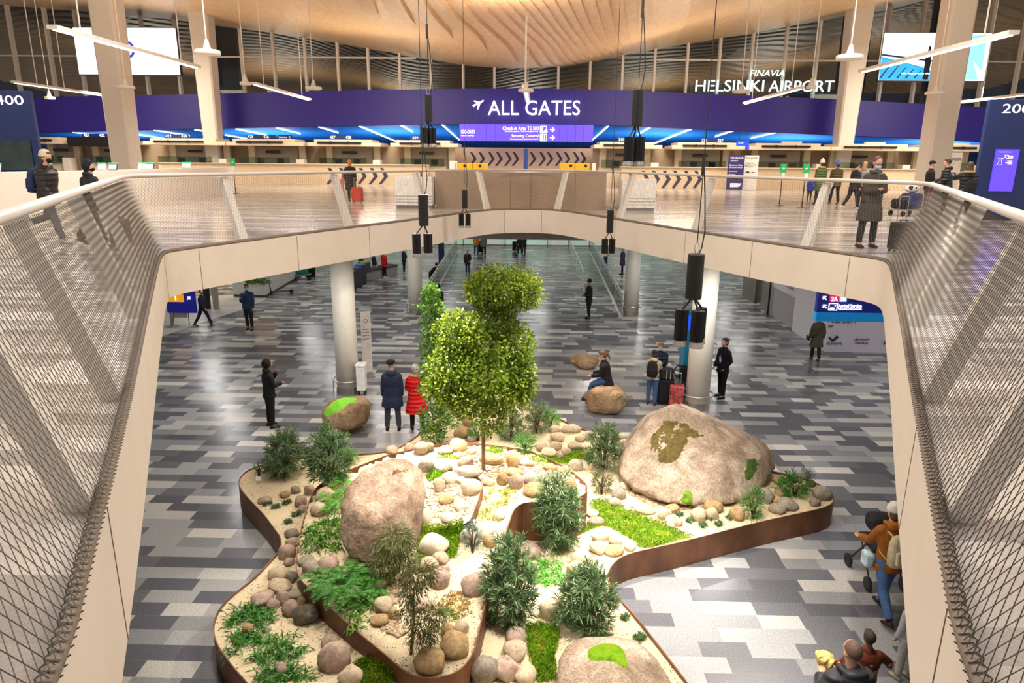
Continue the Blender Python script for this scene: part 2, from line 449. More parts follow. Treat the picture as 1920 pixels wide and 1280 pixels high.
# ---------------------------------------------------------------- timber ceiling
CE_PX = [(-260, -30), (0, 10), (180, 23), (333, 38), (417, 50), (513, 62), (640, 82), (690, 92), (750, 101), (870, 123), (927, 127), (985, 128.5), (1047, 126), (1110, 116), (1167, 104), (1280, 84), (1413, 62), (1533, 40), (1627, 22), (1727, 3), (1900, -28), (2250, -80)]
GY = 52.0
CE = [pY(x, y, GY) for x, y in CE_PX]
CEX = np.array([p.x for p in CE]); CEZ = np.array([p.z for p in CE])
_gx = np.linspace(-60, 60, 481); _gz = np.interp(_gx, CEX, CEZ)
for _ in range(10): _gz[1:-1] = 0.25*_gz[:-2]+0.5*_gz[1:-1]+0.25*_gz[2:]
def zceil(x, y):
    z = float(np.interp(x, _gx, _gz))
    t = max(0.0, (30-y)/22.0)
    return z + 1.2*t*t + 0.25*sin(x*0.35+y*0.22)*min(1.0, max(0.0, (GY-y)/6.0))
def pceil(px, py):
    d = ray(px, py); lo, hi = 3.0, 60.0
    for _ in range(40):
        mid = (lo+hi)/2; p = EYE+d*(mid/d.y)
        if p.z < zceil(p.x, p.y): lo = mid
        else: hi = mid
    return EYE+d*(lo/d.y)
def wood_mat(name, c1, c2, rough=0.5):
    k = NT(name); tc = k.n('ShaderNodeTexCoord'); mp = k.n('ShaderNodeMapping'); mp.inputs['Scale'].default_value = (1.2, 0.25, 1)
    mp.inputs['Rotation'].default_value = (0, 0, R(28))
    nz = k.n('ShaderNodeTexNoise'); nz.inputs['Scale'].default_value = 5; nz.inputs['Detail'].default_value = 6; nz.inputs['Distortion'].default_value = 0.6
    k.l(tc.outputs['Object'], mp.inputs[0]); k.l(mp.outputs[0], nz.inputs['Vector'])
    cr = k.n('ShaderNodeValToRGB'); cr.color_ramp.elements[0].color = (*lin(c1), 1); cr.color_ramp.elements[1].color = (*lin(c2), 1)
    cr.color_ramp.elements[0].position = 0.3; cr.color_ramp.elements[1].position = 0.7
    k.l(nz.outputs['Fac'], cr.inputs['Fac']); k.l(cr.outputs['Color'], k.b.inputs['Base Color']); k.b.inputs['Roughness'].default_value = rough
    return k.m
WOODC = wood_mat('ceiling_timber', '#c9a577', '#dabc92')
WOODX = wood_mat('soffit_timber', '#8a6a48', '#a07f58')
m = MB(); xs = np.linspace(-58, 58, 233); ys = np.linspace(2, GY, 101); nx = len(xs)
m.add([(x, y, zceil(x, y)) for y in ys for x in xs], [(j*nx+i, (j+1)*nx+i, (j+1)*nx+i+1, j*nx+i+1) for j in range(len(ys)-1) for i in range(nx-1)])
# overlapping edges of the timber layers, each a lip below the surface
RIDGES = [[(693, 0), (708, 17), (712, 32)], [(740, 0), (767, 22), (780, 45)], [(783, 0), (820, 33), (843, 57), (849, 72)], [(820, 0), (867, 37), (903, 70), (913, 95)],
          [(853, 0), (907, 47), (957, 87), (973, 118)], [(885, 0), (940, 43), (993, 90), (1018, 125)], [(912, 0), (967, 43), (1017, 87), (1043, 123)], [(935, 0), (987, 42), (1037, 83), (1062, 122)],
          [(958, 0), (1007, 40), (1053, 83), (1077, 121)], [(980, 0), (1027, 40), (1070, 83), (1092, 118)], [(1003, 0), (1045, 40), (1083, 80), (1107, 115)], [(1028, 0), (1063, 37), (1097, 77), (1120, 113)],
          [(1055, 0), (1083, 37), (1113, 77), (1133, 110)], [(1082, 0), (1103, 37), (1130, 77), (1147, 107)], [(1110, 0), (1127, 37), (1147, 77), (1158, 105)], [(1137, 0), (1150, 37), (1167, 80), (1170, 103)],
          [(1167, 0), (1173, 37), (1182, 73), (1183, 100)], [(1193, 0), (1196, 50), (1197, 97)], [(1220, 0), (1216, 50), (1210, 94)], [(1247, 0), (1238, 50), (1226, 92)], [(1273, 0), (1262, 45), (1243, 89)], [(1300, 0), (1288, 40), (1262, 86)]]
for q, rd in enumerate(RIDGES):
    P = smooth_path([pceil(x, y if y else -25) for x, y in rd], 0.8)
    top = []; n = len(P)
    hh = 0.20 if q < 16 else 0.10
    a, b_, c_ = [], [], []
    for i, p in enumerate(P):
        t = (P[min(i+1, n-1)]-P[max(i-1, 0)]).normalized(); s = t.cross(Vector((0, 0, 1))).normalized()
        if s.x > 0: s = -s
        f = min(1.0, i/4.0+0.3)*min(1.0, (n-1-i)/5.0+0.15)
        w = 1.0
        e = p + s*w
        a.append(Vector((e.x, e.y, zceil(e.x, e.y)-0.01))); b_.append(Vector((p.x, p.y, zceil(p.x, p.y)-hh*f))); c_.append(Vector((p.x, p.y, zceil(p.x, p.y)+0.02)))
    for i in range(n-1):
        m.quad(a[i], a[i+1], b_[i+1], b_[i]); m.quad(b_[i], b_[i+1], c_[i+1], c_[i])
co = m.build('ceiling', WOODC, smooth=False, fix=True)
me = co.data
for p in me.polygons[:(len(xs)-1)*(len(ys)-1)]: p.use_smooth = True
struct(co)
# outer canopy seen through the glass, stepped timber ribs
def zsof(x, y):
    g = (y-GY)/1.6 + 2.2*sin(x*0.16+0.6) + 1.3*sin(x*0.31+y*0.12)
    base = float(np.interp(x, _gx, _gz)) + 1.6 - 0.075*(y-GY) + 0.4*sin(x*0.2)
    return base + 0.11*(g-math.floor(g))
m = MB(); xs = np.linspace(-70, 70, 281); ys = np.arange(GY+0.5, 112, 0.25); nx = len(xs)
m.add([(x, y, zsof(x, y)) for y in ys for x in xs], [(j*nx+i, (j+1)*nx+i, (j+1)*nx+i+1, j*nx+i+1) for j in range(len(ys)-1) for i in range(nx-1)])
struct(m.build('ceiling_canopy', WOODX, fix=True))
for lx in (-42, -28, -14, 0, 14, 28, 42): area('canopy_fill', (lx, 80, 9.6), 5, 800 if abs(lx) > 20 else 520, (1.0, 0.86, 0.68), (0, -0.7, 1))  # unseen lights added outside, aimed back so the ribs read dark
# dark backdrop added outside so no bright world shows through the glass
m = MB(); m.box((0, 114, 12), (180, 1, 40)); struct(m.build('wall_backdrop', mat('night_backdrop', '#1a2136', 0.6, var=0.4, scale=0.15)))
# ---------------------------------------------------------------- glazed wall: mullions, transoms, glass
BT_PX = [(-300, 198), (0, 184), (67, 182), (377, 176), (640, 170), (800, 167), (985, 165.5), (1150, 168.5), (1280, 174), (1430, 180), (1570, 186), (1720, 194), (1900, 204), (2250, 226)]
BB_PX = [(-300, 262), (0, 251), (67, 248.5), (377, 240.5), (640, 236), (800, 233), (985, 231.5), (1150, 235), (1280, 240.5), (1430, 247), (1570, 253), (1720, 259), (1850, 266), (2250, 288)]
def curve(px_list, x):
    return float(np.interp(x, [p[0] for p in px_list], [p[1] for p in px_list]))
def BY(px): return 50.6 - 2.4*((px-985)/1000.0)**2       # the band bows towards the hall
m = MB(); mg = MB()
MULL = [(15, 42), (77, 108), (143, 163), (265, 281), (328, 341), (449, 460), (511, 519), (571, 577), (632, 637), (690, 693), (750, 751), (809, 809), (869, 869), (927, 927), (1046, 1046), (1105, 1105), (1166, 1165), (1226, 1224), (1287, 1284), (1348, 1343), (1410, 1402), (1473, 1463), (1535, 1522), (1663, 1645), (1730, 1707), (1860, 1830), (1915, 1893)]
for xt, xb in MULL:
    yt = curve(CE_PX, xt); yb = curve(BT_PX, xb)
    a = pY(xb, yb+6, GY-0.3)
    zt = zceil(a.x, GY-0.3)
    m.box((a.x, GY-0.3, (a.z+zt)/2), (0.16, 0.35, zt-a.z))
ml = pY(300, 106, GY-0.3).z; mr = pY(1400, 113, GY-0.3).z
m.box((-26, GY-0.3, ml), (36, 0.12, 0.10)); m.box((30, GY-0.3, mr), (42, 0.12, 0.10))
struct(m.build('window_frame', WHITE))
P0 = pY(-320, 200, GY); P1 = pY(2260, 230, GY)
xs = np.linspace(-58, 58, 40)
m = MB()
m.add([(x, GY, 10.2) for x in xs]+[(x, GY, zceil(x, GY)) for x in xs], [(i, i+1, i+41, i+40) for i in range(39)])
struct(m.build('window_1', GLASS))
# dark piers behind the glass
for px in (407, 1572, 1735):
    a = pY(px, 170, GY+0.6); m = MB(); m.box((a.x+0.8, GY+0.7, 14), (1.9, 0.5, 10)); struct(m.build('pillar_dark', mat('dark_pier', '#2a2a30', 0.6)))

# ---------------------------------------------------------------- purple band with the lit letters
def band_mat():
    k = NT('purple_band'); tc = k.n('ShaderNodeTexCoord'); sp = k.n('ShaderNodeSeparateXYZ'); k.l(tc.outputs['Object'], sp.inputs[0])
    xr = math_node(k, 'DIVIDE', sp.outputs[0], 2.05); r = math_node(k, 'FLOOR', xr); f = math_node(k, 'FRACT', xr)
    w = k.n('ShaderNodeTexWhiteNoise', noise_dimensions='1D'); k.l(r, w.inputs['W'])
    g = k.n('ShaderNodeMapRange'); g.inputs[3].default_value = 0.94; g.inputs[4].default_value = 1.06; k.l(w.outputs['Value'], g.inputs[0])
    j = math_node(k, 'LESS_THAN', f, 0.012)
    s = math_node(k, 'SUBTRACT', g.outputs[0], math_node(k, 'MULTIPLY', j, 0.3))
    cr = k.n('ShaderNodeMix', data_type='RGBA', blend_type='MULTIPLY'); cr.inputs[0].default_value = 1
    cr.inputs[6].default_value = (*lin('#241672'), 1); k.l(s, cr.inputs[7])
    k.l(cr.outputs[2], k.b.inputs['Base Color']); k.b.inputs['Roughness'].default_value = 0.5
    k.l(cr.outputs[2], k.b.inputs['Emission Color']); k.b.inputs['Emission Strength'].default_value = 0.26
    return k.m
band = thing('led_band', 'long purple lit band running above the check-in desks', 'sign', (0, 0, 0))
m = MB(); pxs = np.linspace(-300, 2250, 120); T, B, TB, BB = [], [], [], []
for x in pxs:
    y = BY(x); t = pY(x, curve(BT_PX, x), y); b2 = pY(x, curve(BB_PX, x), y); T.append(t); B.append(b2)
    TB.append(t+Vector((0, 0.8, 0))); BB.append(b2+Vector((0, 0.8, 0)))
m.loft([T, B, BB, TB, T], caps=False, closed=False)
m.build('panel', band_mat(), band, smooth=False, fix=True)
def sign_text(mb, body, px0, py0, px1, py1, Y, depth=0.06, shear=0.0):
    """letters filling the pixel rectangle at distance Y (px0,py0 upper left; px1,py1 lower right)"""
    a = pY(px0, py1, Y); b_ = pY(px1, py1, Y); c = pY(px0, py0, Y)
    letters(mb, body, a, (b_-a).normalized(), Vector((0, 0, 1)), (b_-a).length, abs(c.z-a.z), Vector((0, -depth, 0)), shear)
m = MB(); sign_text(m, 'ALL GATES', 915, 188.5, 1087, 216, 50.2, 0.12); m.build('lettering', GLOWW, band)
# aeroplane pictogram
m = MB(); o = pY(896, 196, 50.2); s_ = mpp(o)
pl = [(-11.5, -1.5), (-9.5, -0.8), (-6.5, 0.2), (-1.5, 2.5), (-8.5, 6.2), (-5.5, 7.2), (3.0, 4.5), (8.5, 7.6), (11.2, 7.8), (11.3, 6.6), (9.2, 4.6), (4.6, 1.6), (1.5, -8.0), (-1.2, -9.2), (-0.6, 0.0), (-5.0, -2.2), (-7.6, -4.8), (-8.8, -4.6), (-8.2, -2.2)]
m.plate([(x*s_, y*s_) for x, y in pl], o, (1, 0, 0), (0, 0, 1), (0, -0.1, 0)); m.build('aeroplane_symbol', GLOWW, band, fix=True)
air = thing('airport_sign', 'illuminated white letters HELSINKI AIRPORT in front of the glass wall', 'sign', (0, 0, 0))
CYANL = mat('letter_cool', '#eaffff', emit=1.1, ecol='#d8fbff')
m = MB(); sign_text(m, 'HELSINKI', 1303, 150, 1431, 171.5, 51.3, 0.08); sign_text(m, 'AIRPORT', 1440, 151, 1562, 172.5, 51.3, 0.08)
m.build('lettering', CYANL, air)
m = MB(); sign_text(m, 'FINAVIA', 1405, 131.5, 1470, 143, 51.3, 0.08, shear=0.25); m.build('name_lettering', CYANL, air)
# ---------------------------------------------------------------- blue zone under the band
BLUEC = mat('blue_ceiling', '#2f86d8', 0.35, var=0.12, scale=0.8)
m = MB()
xs = np.linspace(-60, 60, 61); z0, z1 = [], []
for x in xs:
    px = 985+x/50.6*1280; zt = pY(px, curve(BB_PX, px), 50.9).z+0.35
    z0.append((x, 51.2, zt)); z1.append((x, 82, 7.6+0.0*x))
m.add(z0+z1, [(i, i+1, i+62, i+61) for i in range(60)]); struct(m.build('ceiling_blue', BLUEC))
m = MB(); m.box((0, 82.2, 6.2), (130, 0.3, 3)); struct(m.build('wall_blue', mat('blue_wall', '#14508f', 0.4)))
for lx in (-34, -22, -11, 0, 11, 22, 34): area('blue_zone_fill', (lx, 60, 5.6), 4.0, 600, (0.70, 0.85, 1.0), (0, 0.25, 1))  # unseen uplights added to brighten the blue ceiling
# linear lamps set in the blue ceiling
STRIPS = []
def pbl(px, py):
    """point on the blue ceiling"""
    d = ray(px, py); lo, hi = 51.0, 82.0
    for _ in range(30):
        mid = (lo+hi)/2; p = EYE+d*(mid/d.y); px_ = 985+p.x/50.6*1280
        zt = pY(px_, curve(BB_PX, px_), 50.9).z+0.35
        zc = zt+(7.6-zt)*(mid-51.2)/(82-51.2)
        if p.z < zc-0.04: lo = mid
        else: hi = mid
    return EYE+d*(lo/d.y)
for k_, (a, b2) in enumerate((((137, 248), (178, 252)), ((288, 244), (355, 254)), ((365, 243), (384, 246)), ((442, 241.5), (500, 253)), ((518, 239.5), (563, 250.5)), ((597, 237.5), (634, 249)), ((673, 236), (750, 268)), ((751, 234.5), (774, 247)), ((828, 233), (861, 262)),
                           ((1141, 236), (1111, 262)), ((1219, 239), (1196, 252)), ((1296, 242), (1224, 270)), ((1375, 245), (1341, 256)), ((1454, 248.5), (1408, 259)), ((258, 252), (312, 260)), ((422, 253), (470, 261)))):
    p, q = pbl(*a), pbl(*b2); m = MB(); d = (q-p).normalized(); s = d.cross(Vector((0, 0, 1))).normalized()
    u = s.cross(d); m.box((p+q)/2-Vector((0, 0, 0.02)), ((q-p).length, 0.07, 0.06), rot=Matrix((d, s, u)).transposed())
    o = m.build('linear_ceiling_lamp', LIGHTW)
    STRIPS.append((a[0], k_, o))
_ord = ['leftmost']+['%s from left' % w for w in 'second third fourth fifth sixth seventh eighth ninth tenth eleventh twelfth thirteenth fourteenth fifteenth'.split()]+['rightmost']
for k_, (_, _, o) in enumerate(sorted(STRIPS, key=lambda q: q[:2])): tag(o, 'thin white light strip in the blue ceiling under the band, '+_ord[k_], 'lamp', 'light strips in the blue ceiling')
# ================================================================ the planted island
from mathutils.geometry import delaunay_2d_cdt
def corten_mat():
    k = NT('rusted_steel'); tc = k.n('ShaderNodeTexCoord'); mp = k.n('ShaderNodeMapping'); mp.inputs['Scale'].default_value = (1.6, 1.6, 0.9)
    nz = k.n('ShaderNodeTexNoise'); nz.inputs['Scale'].default_value = 2.2; nz.inputs['Detail'].default_value = 6
    k.l(tc.outputs['Object'], mp.inputs[0]); k.l(mp.outputs[0], nz.inputs['Vector'])
    cr = k.n('ShaderNodeValToRGB'); cr.color_ramp.elements[0].position = 0.32; cr.color_ramp.elements[1].position = 0.72
    cr.color_ramp.elements[0].color = (*lin('#62402c'), 1); cr.color_ramp.elements[1].color = (*lin('#85583c'), 1)
    k.l(nz.outputs['Fac'], cr.inputs['Fac']); k.l(cr.outputs['Color'], k.b.inputs['Base Color'])
    k.b.inputs['Roughness'].default_value = 0.55; k.b.inputs['Metallic'].default_value = 0.25
    return k.m
CORTEN = corten_mat()
def sand_mat():
    k = NT('sand'); tc = k.n('ShaderNodeTexCoord')
    n1 = k.n('ShaderNodeTexNoise'); n1.inputs['Scale'].default_value = 90; n1.inputs['Detail'].default_value = 4
    n2 = k.n('ShaderNodeTexNoise'); n2.inputs['Scale'].default_value = 2.2; n2.inputs['Detail'].default_value = 6
    v = k.n('ShaderNodeTexVoronoi'); v.inputs['Scale'].default_value = 26
    for q in (n1, n2, v): k.l(tc.outputs['Object'], q.inputs['Vector'])
    cr = k.n('ShaderNodeValToRGB'); cr.color_ramp.elements[0].position = 0.3; cr.color_ramp.elements[1].position = 0.7
    cr.color_ramp.elements[0].color = (*lin('#b5a07c'), 1); cr.color_ramp.elements[1].color = (*lin('#e2d2b2'), 1)
    k.l(n1.outputs['Fac'], cr.inputs['Fac'])
    # bits of bark and dry leaf in drifts
    d = math_node(k, 'MULTIPLY', math_node(k, 'LESS_THAN', v.outputs['Distance'], 0.24), math_node(k, 'GREATER_THAN', n2.outputs['Fac'], 0.5))
    m2 = k.n('ShaderNodeMix', data_type='RGBA'); k.l(d, m2.inputs[0]); k.l(cr.outputs['Color'], m2.inputs[6]); m2.inputs[7].default_value = (*lin('#6b5138'), 1)
    k.l(m2.outputs[2], k.b.inputs['Base Color']); k.b.inputs['Roughness'].default_value = 0.95; k.b.inputs['Specular IOR Level'].default_value = 0.1
    bp = k.n('ShaderNodeBump'); bp.inputs['Strength'].default_value = 0.7; bp.inputs['Distance'].default_value = 0.012
    k.l(n1.outputs['Fac'], bp.inputs['Height']); k.l(bp.outputs['Normal'], k.b.inputs['Normal'])
    return k.m
SAND = sand_mat()
OUT_PX = [(447, 908), (449, 896), (456, 887), (466, 880), (483, 873), (504, 867), (530, 861), (556, 857), (600, 854.5), (647, 852), (707, 849), (730, 845), (746, 840), (765, 829), (785, 814), (800, 800), (820, 780), (840, 762), (860, 749), (890, 742), (930, 741), (970, 746), (1000, 758), (1040, 780), (1074, 796), (1105, 809), (1150, 818), (1250, 840), (1350, 862), (1460, 885), (1505, 894), (1538, 908), (1556, 920), (1564, 932), (1562, 942), (1551, 949), (1531, 955), (1426, 977), (1296, 1011), (1230, 1026), (1192, 1034), (1170, 1041), (1153, 1052), (1143, 1065), (1139, 1078), (1143, 1094), (1155, 1114), (1197, 1160), (1223, 1194), (1280, 1267), (1310, 1310), (1320, 1360), (1280, 1420), (1100, 1480), (800, 1490), (620, 1450), (520, 1365), (465, 1280), (439, 1252), (416, 1222), (404, 1200), (400, 1180), (401, 1163), (408, 1145), (422, 1127), (439, 1112), (478, 1082), (512, 1046), (525, 1030), (528, 1018), (525, 1004), (517, 994), (496, 965), (478, 947), (455, 922)]
ZR = 0.47
OUTP = smooth_path([pz(x, y, ZR) for x, y in OUT_PX], 0.08, closed=True, its=2)
def zi(x, y):
    return max(0.62, min(1.12, 0.72+0.1*(y-6.5)+0.06*(x+0.8)))
def psurf(px, py, f, lo=3.0, hi=40.0):
    """first point of a sight line below the height field f(x, y)"""
    d = ray(px, py); s = lo; prev = lo
    while s < hi:
        p = EYE+d*(s/d.y)
        if p.z < f(p.x, p.y): break
        prev = s; s += 0.08
    a, b_ = prev, s
    for _ in range(16):
        mid = (a+b_)/2; p = EYE+d*(mid/d.y)
        if p.z < f(p.x, p.y): b_ = mid
        else: a = mid
    return EYE+d*(a/d.y)
IN_PX = [(557, 1074), (555, 1055), (558, 1025), (561, 1010), (566, 985), (570, 970), (577, 945), (588, 920), (603, 905), (634, 889), (686, 868), (730, 852), (790, 838), (860, 828), (960, 838), (1010, 850), (1069, 880), (1082, 892), (1096, 903), (1102, 913), (1099, 924), (1087, 932), (1066, 936), (1030, 939), (1001, 941), (985, 942), (973, 947), (962, 957), (952, 990), (936, 1038), (925, 1075), (910, 1129), (899, 1180), (893, 1208), (886, 1226), (874, 1245), (858, 1259), (835, 1268), (806, 1271), (785, 1269), (765, 1262), (744, 1246), (712, 1218), (673, 1187), (627, 1147), (600, 1122), (582, 1106), (566, 1090)]
INP = smooth_path([psurf(x, y, zi) for x, y in IN_PX], 0.06, closed=True, its=1)
INXY = [(p.x, p.y) for p in INP]; OUTXY = [(p.x, p.y) for p in OUTP]
def zlow(x, y):
    return 0.43 + 0.025*noise.noise(Vector((x*0.9, y*0.9, 1.7)))
def np_inside(xs, ys, poly):
    c = np.zeros(xs.shape, bool); n = len(poly)
    for i in range(n):
        xi, yi = poly[i]; xj, yj = poly[i-1]
        if yi == yj: continue
        c ^= ((yi > ys) != (yj > ys)) & (xs < (xj-xi)*(ys-yi)/(yj-yi)+xi)
    return c
GS = 0.02; _gx0, _gy0 = -7.0, 4.0
_GX, _GY = np.meshgrid(_gx0+GS*np.arange(700), _gy0+GS*np.arange(750), indexing='ij')
_ZONE = np_inside(_GX, _GY, OUTXY).astype(int); _ZONE[np_inside(_GX, _GY, INXY)] = 2
def zone(x, y):
    i = int((x-_gx0)/GS+0.5); j = int((y-_gy0)/GS+0.5)
    return _ZONE[i, j] if 0 <= i < 700 and 0 <= j < 750 else 0
def gz(x, y):
    """height of the sand"""
    q = zone(x, y)
    if q == 3: return terr(x, y)
    if q == 2: return zi(x, y)-0.03+0.02*noise.noise(Vector((x*1.3, y*1.3, 4.2)))
    if q == 1: return zlow(x, y)
    return 0.0
def G(px, py): return psurf(px, py, gz)
planter = thing('planter', 'large star-shaped planted island of sand edged with rusted steel', 'planter', (0, 0, 0))
def wall_strip(path, zt, zb, t=0.014):
    m = MB(); n = len(path); rings = []
    for i in range(n):
        a = path[i]; tn = (path[(i+1) % n]-path[i-1]); tn.z = 0; tn.normalize(); o = Vector((-tn.y, tn.x, 0))*t/2
        rings.append([Vector((a.x, a.y, zb))-o, Vector((a.x, a.y, zb))+o, Vector((a.x, a.y, zt(a)))+o, Vector((a.x, a.y, zt(a)))-o])
    rings.append(rings[0]); m.loft(rings, caps=False); return m
wall_strip(OUTP, lambda p: ZR, 0.0).build('outer_edging', CORTEN, planter, smooth=False, fix=True)
wall_strip(INP, lambda p: zi(p.x, p.y)+0.005, 0.3).build('raised_edging', CORTEN, planter, fix=True)
def sand_fill(poly, step, f, name, hole=None):
    vs = [Vector((p.x, p.y)) for p in poly]; n = len(vs); ed = [(i, (i+1) % n) for i in range(n)]
    x0 = min(v.x for v in vs); x1 = max(v.x for v in vs); y0 = min(v.y for v in vs); y1 = max(v.y for v in vs)
    xy = [(v.x, v.y) for v in vs]; pts = list(vs)
    for x in np.arange(x0, x1, step):
        for y in np.arange(y0, y1, step):
            q = (x+random.uniform(-.2, .2)*step, y+random.uniform(-.2, .2)*step)
            if inside(*q, xy): pts.append(Vector(q))
    v2, e2_, f2, _, _, _ = delaunay_2d_cdt(pts, ed, [], 1, 1e-5)
    m = MB(); m.add([(v.x, v.y, f(v.x, v.y)) for v in v2], [tuple(q) for q in f2]); return m
m = sand_fill(OUTP, 0.14, zlow, 's'); o = m.build('sand', SAND, planter, smooth=True, fix=True)
m = sand_fill(INP, 0.12, gz, 's')
zz = [v if abs(v[2]) > 0.2 else (v[0], v[1], zi(v[0], v[1])-0.03) for v in m.v]; m.v = zz
o = m.build('raised_sand', SAND, planter, smooth=True, fix=True)
# small terrace with its own steel edge
TE = [psurf(x, y, lambda a, b: zi(a, b)+0.16) for x, y in ((800, 893), (850, 883), (888, 892), (904, 901), (906, 910), (900, 930), (890, 958), (880, 975), (850, 985), (800, 985), (770, 960), (770, 910))]
TE = smooth_path(TE, 0.06, closed=True, its=1); TEXY = [(p.x, p.y) for p in TE]
TR = [p for p in smooth_path([psurf(x, y, lambda a, b: zi(a, b)+0.16) for x, y in ((880, 888), (898, 893), (905, 903), (905, 912), (899, 932), (889, 960), (880, 978))], 0.06)]
m = MB(); rings = []
for i, a in enumerate(TR):
    tn = (TR[min(i+1, len(TR)-1)]-TR[max(i-1, 0)]); tn.z = 0; tn.normalize(); o = Vector((-tn.y, tn.x, 0))*0.007; z1 = zi(a.x, a.y)+0.16
    rings.append([Vector((a.x, a.y, .6))-o, Vector((a.x, a.y, .6))+o, Vector((a.x, a.y, z1))+o, Vector((a.x, a.y, z1))-o])
m.loft(rings); m.build('terrace_edging', CORTEN, planter, fix=True)
def terr(x, y):
    d = min((Vector((x, y))-p.xy).length for p in TR); return zi(x, y)-0.03+0.16*max(0.0, min(1.0, 1-(d-0.25)/0.75))
_ZONE[np_inside(_GX, _GY, TEXY)] = 3
m = sand_fill(TE, 0.10, terr, 's'); m.build('terrace_sand', SAND, planter, smooth=True, fix=True)

# ---------------------------------------------------------------- rocks
def rock_mat(name, c1, c2, c3, scale=3.0, speck=55, rough=0.85, lichen=None, seed=0.0):
    k = NT(name); tc = k.n('ShaderNodeTexCoord'); oi = k.n('ShaderNodeObjectInfo')
    ad = k.n('ShaderNodeVectorMath', operation='ADD'); k.l(tc.outputs['Object'], ad.inputs[0])
    cv = k.n('ShaderNodeCombineXYZ'); k.l(math_node(k, 'MULTIPLY', oi.outputs['Random'], 50.0), cv.inputs[0]); k.l(cv.outputs[0], ad.inputs[1])
    n1 = k.n('ShaderNodeTexNoise'); n1.inputs['Scale'].default_value = scale; n1.inputs['Detail'].default_value = 8; n1.inputs['Roughness'].default_value = 0.65; n1.inputs['Distortion'].default_value = 0.5
    n2 = k.n('ShaderNodeTexNoise'); n2.inputs['Scale'].default_value = speck; n2.inputs['Detail'].default_value = 3
    for q in (n1, n2): k.l(ad.outputs[0], q.inputs['Vector'])
    cr = k.n('ShaderNodeValToRGB'); e = cr.color_ramp.elements; e.new(0.5)
    for el, p, c in zip(e, (0.3, 0.5, 0.68), (c1, c2, c3)): el.position = p; el.color = (*lin(c), 1)
    k.l(n1.outputs['Fac'], cr.inputs['Fac'])
    g = k.n('ShaderNodeMapRange'); g.inputs[1].default_value = 0.35; g.inputs[2].default_value = 0.65; g.inputs[3].default_value = 0.66; g.inputs[4].default_value = 1.16
    k.l(n2.outputs['Fac'], g.inputs[0])
    mx = k.n('ShaderNodeMix', data_type='RGBA', blend_type='MULTIPLY'); mx.inputs[0].default_value = 1; k.l(cr.outputs['Color'], mx.inputs[6]); k.l(g.outputs[0], mx.inputs[7])
    hs = k.n('ShaderNodeHueSaturation'); k.l(mx.outputs[2], hs.inputs['Color'])
    vv = k.n('ShaderNodeMapRange'); vv.inputs[3].default_value = 0.85; vv.inputs[4].default_value = 1.12; k.l(oi.outputs['Random'], vv.inputs[0]); k.l(vv.outputs[0], hs.inputs['Value'])
    k.l(hs.outputs[0], k.b.inputs['Base Color']); k.b.inputs['Roughness'].default_value = rough; k.b.inputs['Specular IOR Level'].default_value = 0.25
    n3 = k.n('ShaderNodeTexNoise'); n3.inputs['Scale'].default_value = scale*7; n3.inputs['Detail'].default_value = 8; k.l(ad.outputs[0], n3.inputs['Vector'])
    bp = k.n('ShaderNodeBump'); bp.inputs['Strength'].default_value = 0.5; bp.inputs['Distance'].default_value = 0.03
    k.l(n3.outputs['Fac'], bp.inputs['Height']); k.l(bp.outputs['Normal'], k.b.inputs['Normal'])
    return k.m
ST = {'c': rock_mat('stone_cream', '#b39a7c', '#cdb798', '#dccaaf'), 'w': rock_mat('stone_pale', '#c2b196', '#d8c9b0', '#e6dac5'),
      'p': rock_mat('stone_pink', '#93796a', '#b59a88', '#ccb3a1'), 'g': rock_mat('stone_grey', '#7d7264', '#9d917f', '#b5a995'),
      'd': rock_mat('stone_dark', '#4e463d', '#6a6053', '#83786a'), 't': rock_mat('stone_tan', '#8f7450', '#b39468', '#c9ac80')}
GRAN1 = rock_mat('granite_boulder', '#6f5c4c', '#a48f7b', '#cbbaa6', 1.9, 38)
GRAN2 = rock_mat('pink_granite', '#6b5444', '#a68a74', '#cdb49e', 2.4, 36)
GRAN3 = rock_mat('brown_granite', '#7a6048', '#a08464', '#bea283', 2.0, 40)
MOSSB = mat('brown_moss', '#5d4f22', 0.95, var=0.4, scale=14, bump=1.0)
MOSS = mat('green_moss', '#6b8f1c', 0.95, var=0.45, scale=9, bump=1.0, bscale=50)
def ico_rock(seed, sub=4, amp=0.16, flat=0.0):
    bm = bmesh.new(); bmesh.ops.create_icosphere(bm, subdivisions=sub, radius=1.0); rnd = random.Random(seed)
    off = Vector((rnd.uniform(0, 50), rnd.uniform(0, 50), rnd.uniform(0, 50)))
    cuts = [(Vector((rnd.gauss(0, 1), rnd.gauss(0, 1), rnd.gauss(0, 1))).normalized(), rnd.uniform(0.7, 0.9)) for _ in range(7)]
    for v in bm.verts:
        d = v.co.normalized(); r_ = 1 + amp*noise.noise(d*1.3+off) + amp*0.4*noise.noise(d*3.1+off)
        p = d*r_
        for n_, h in cuts:     # flattened faces
            q = p.dot(n_)
            if q > h: p -= n_*(q-h)*0.75
        p += d*0.02*noise.noise(d*9+off); v.co = p
    me = bpy.data.meshes.new('stone'); bm.to_mesh(me); bm.free()
    me.polygons.foreach_set('use_smooth', [True]*len(me.polygons)); return me
STONE_ME = {}
for c in ST:
    for s_ in range(3):
        me = ico_rock(hash(c) % 97 if False else ord(c)*3+s_, 3); me.materials.append(ST[c]); STONE_ME[c, s_] = me
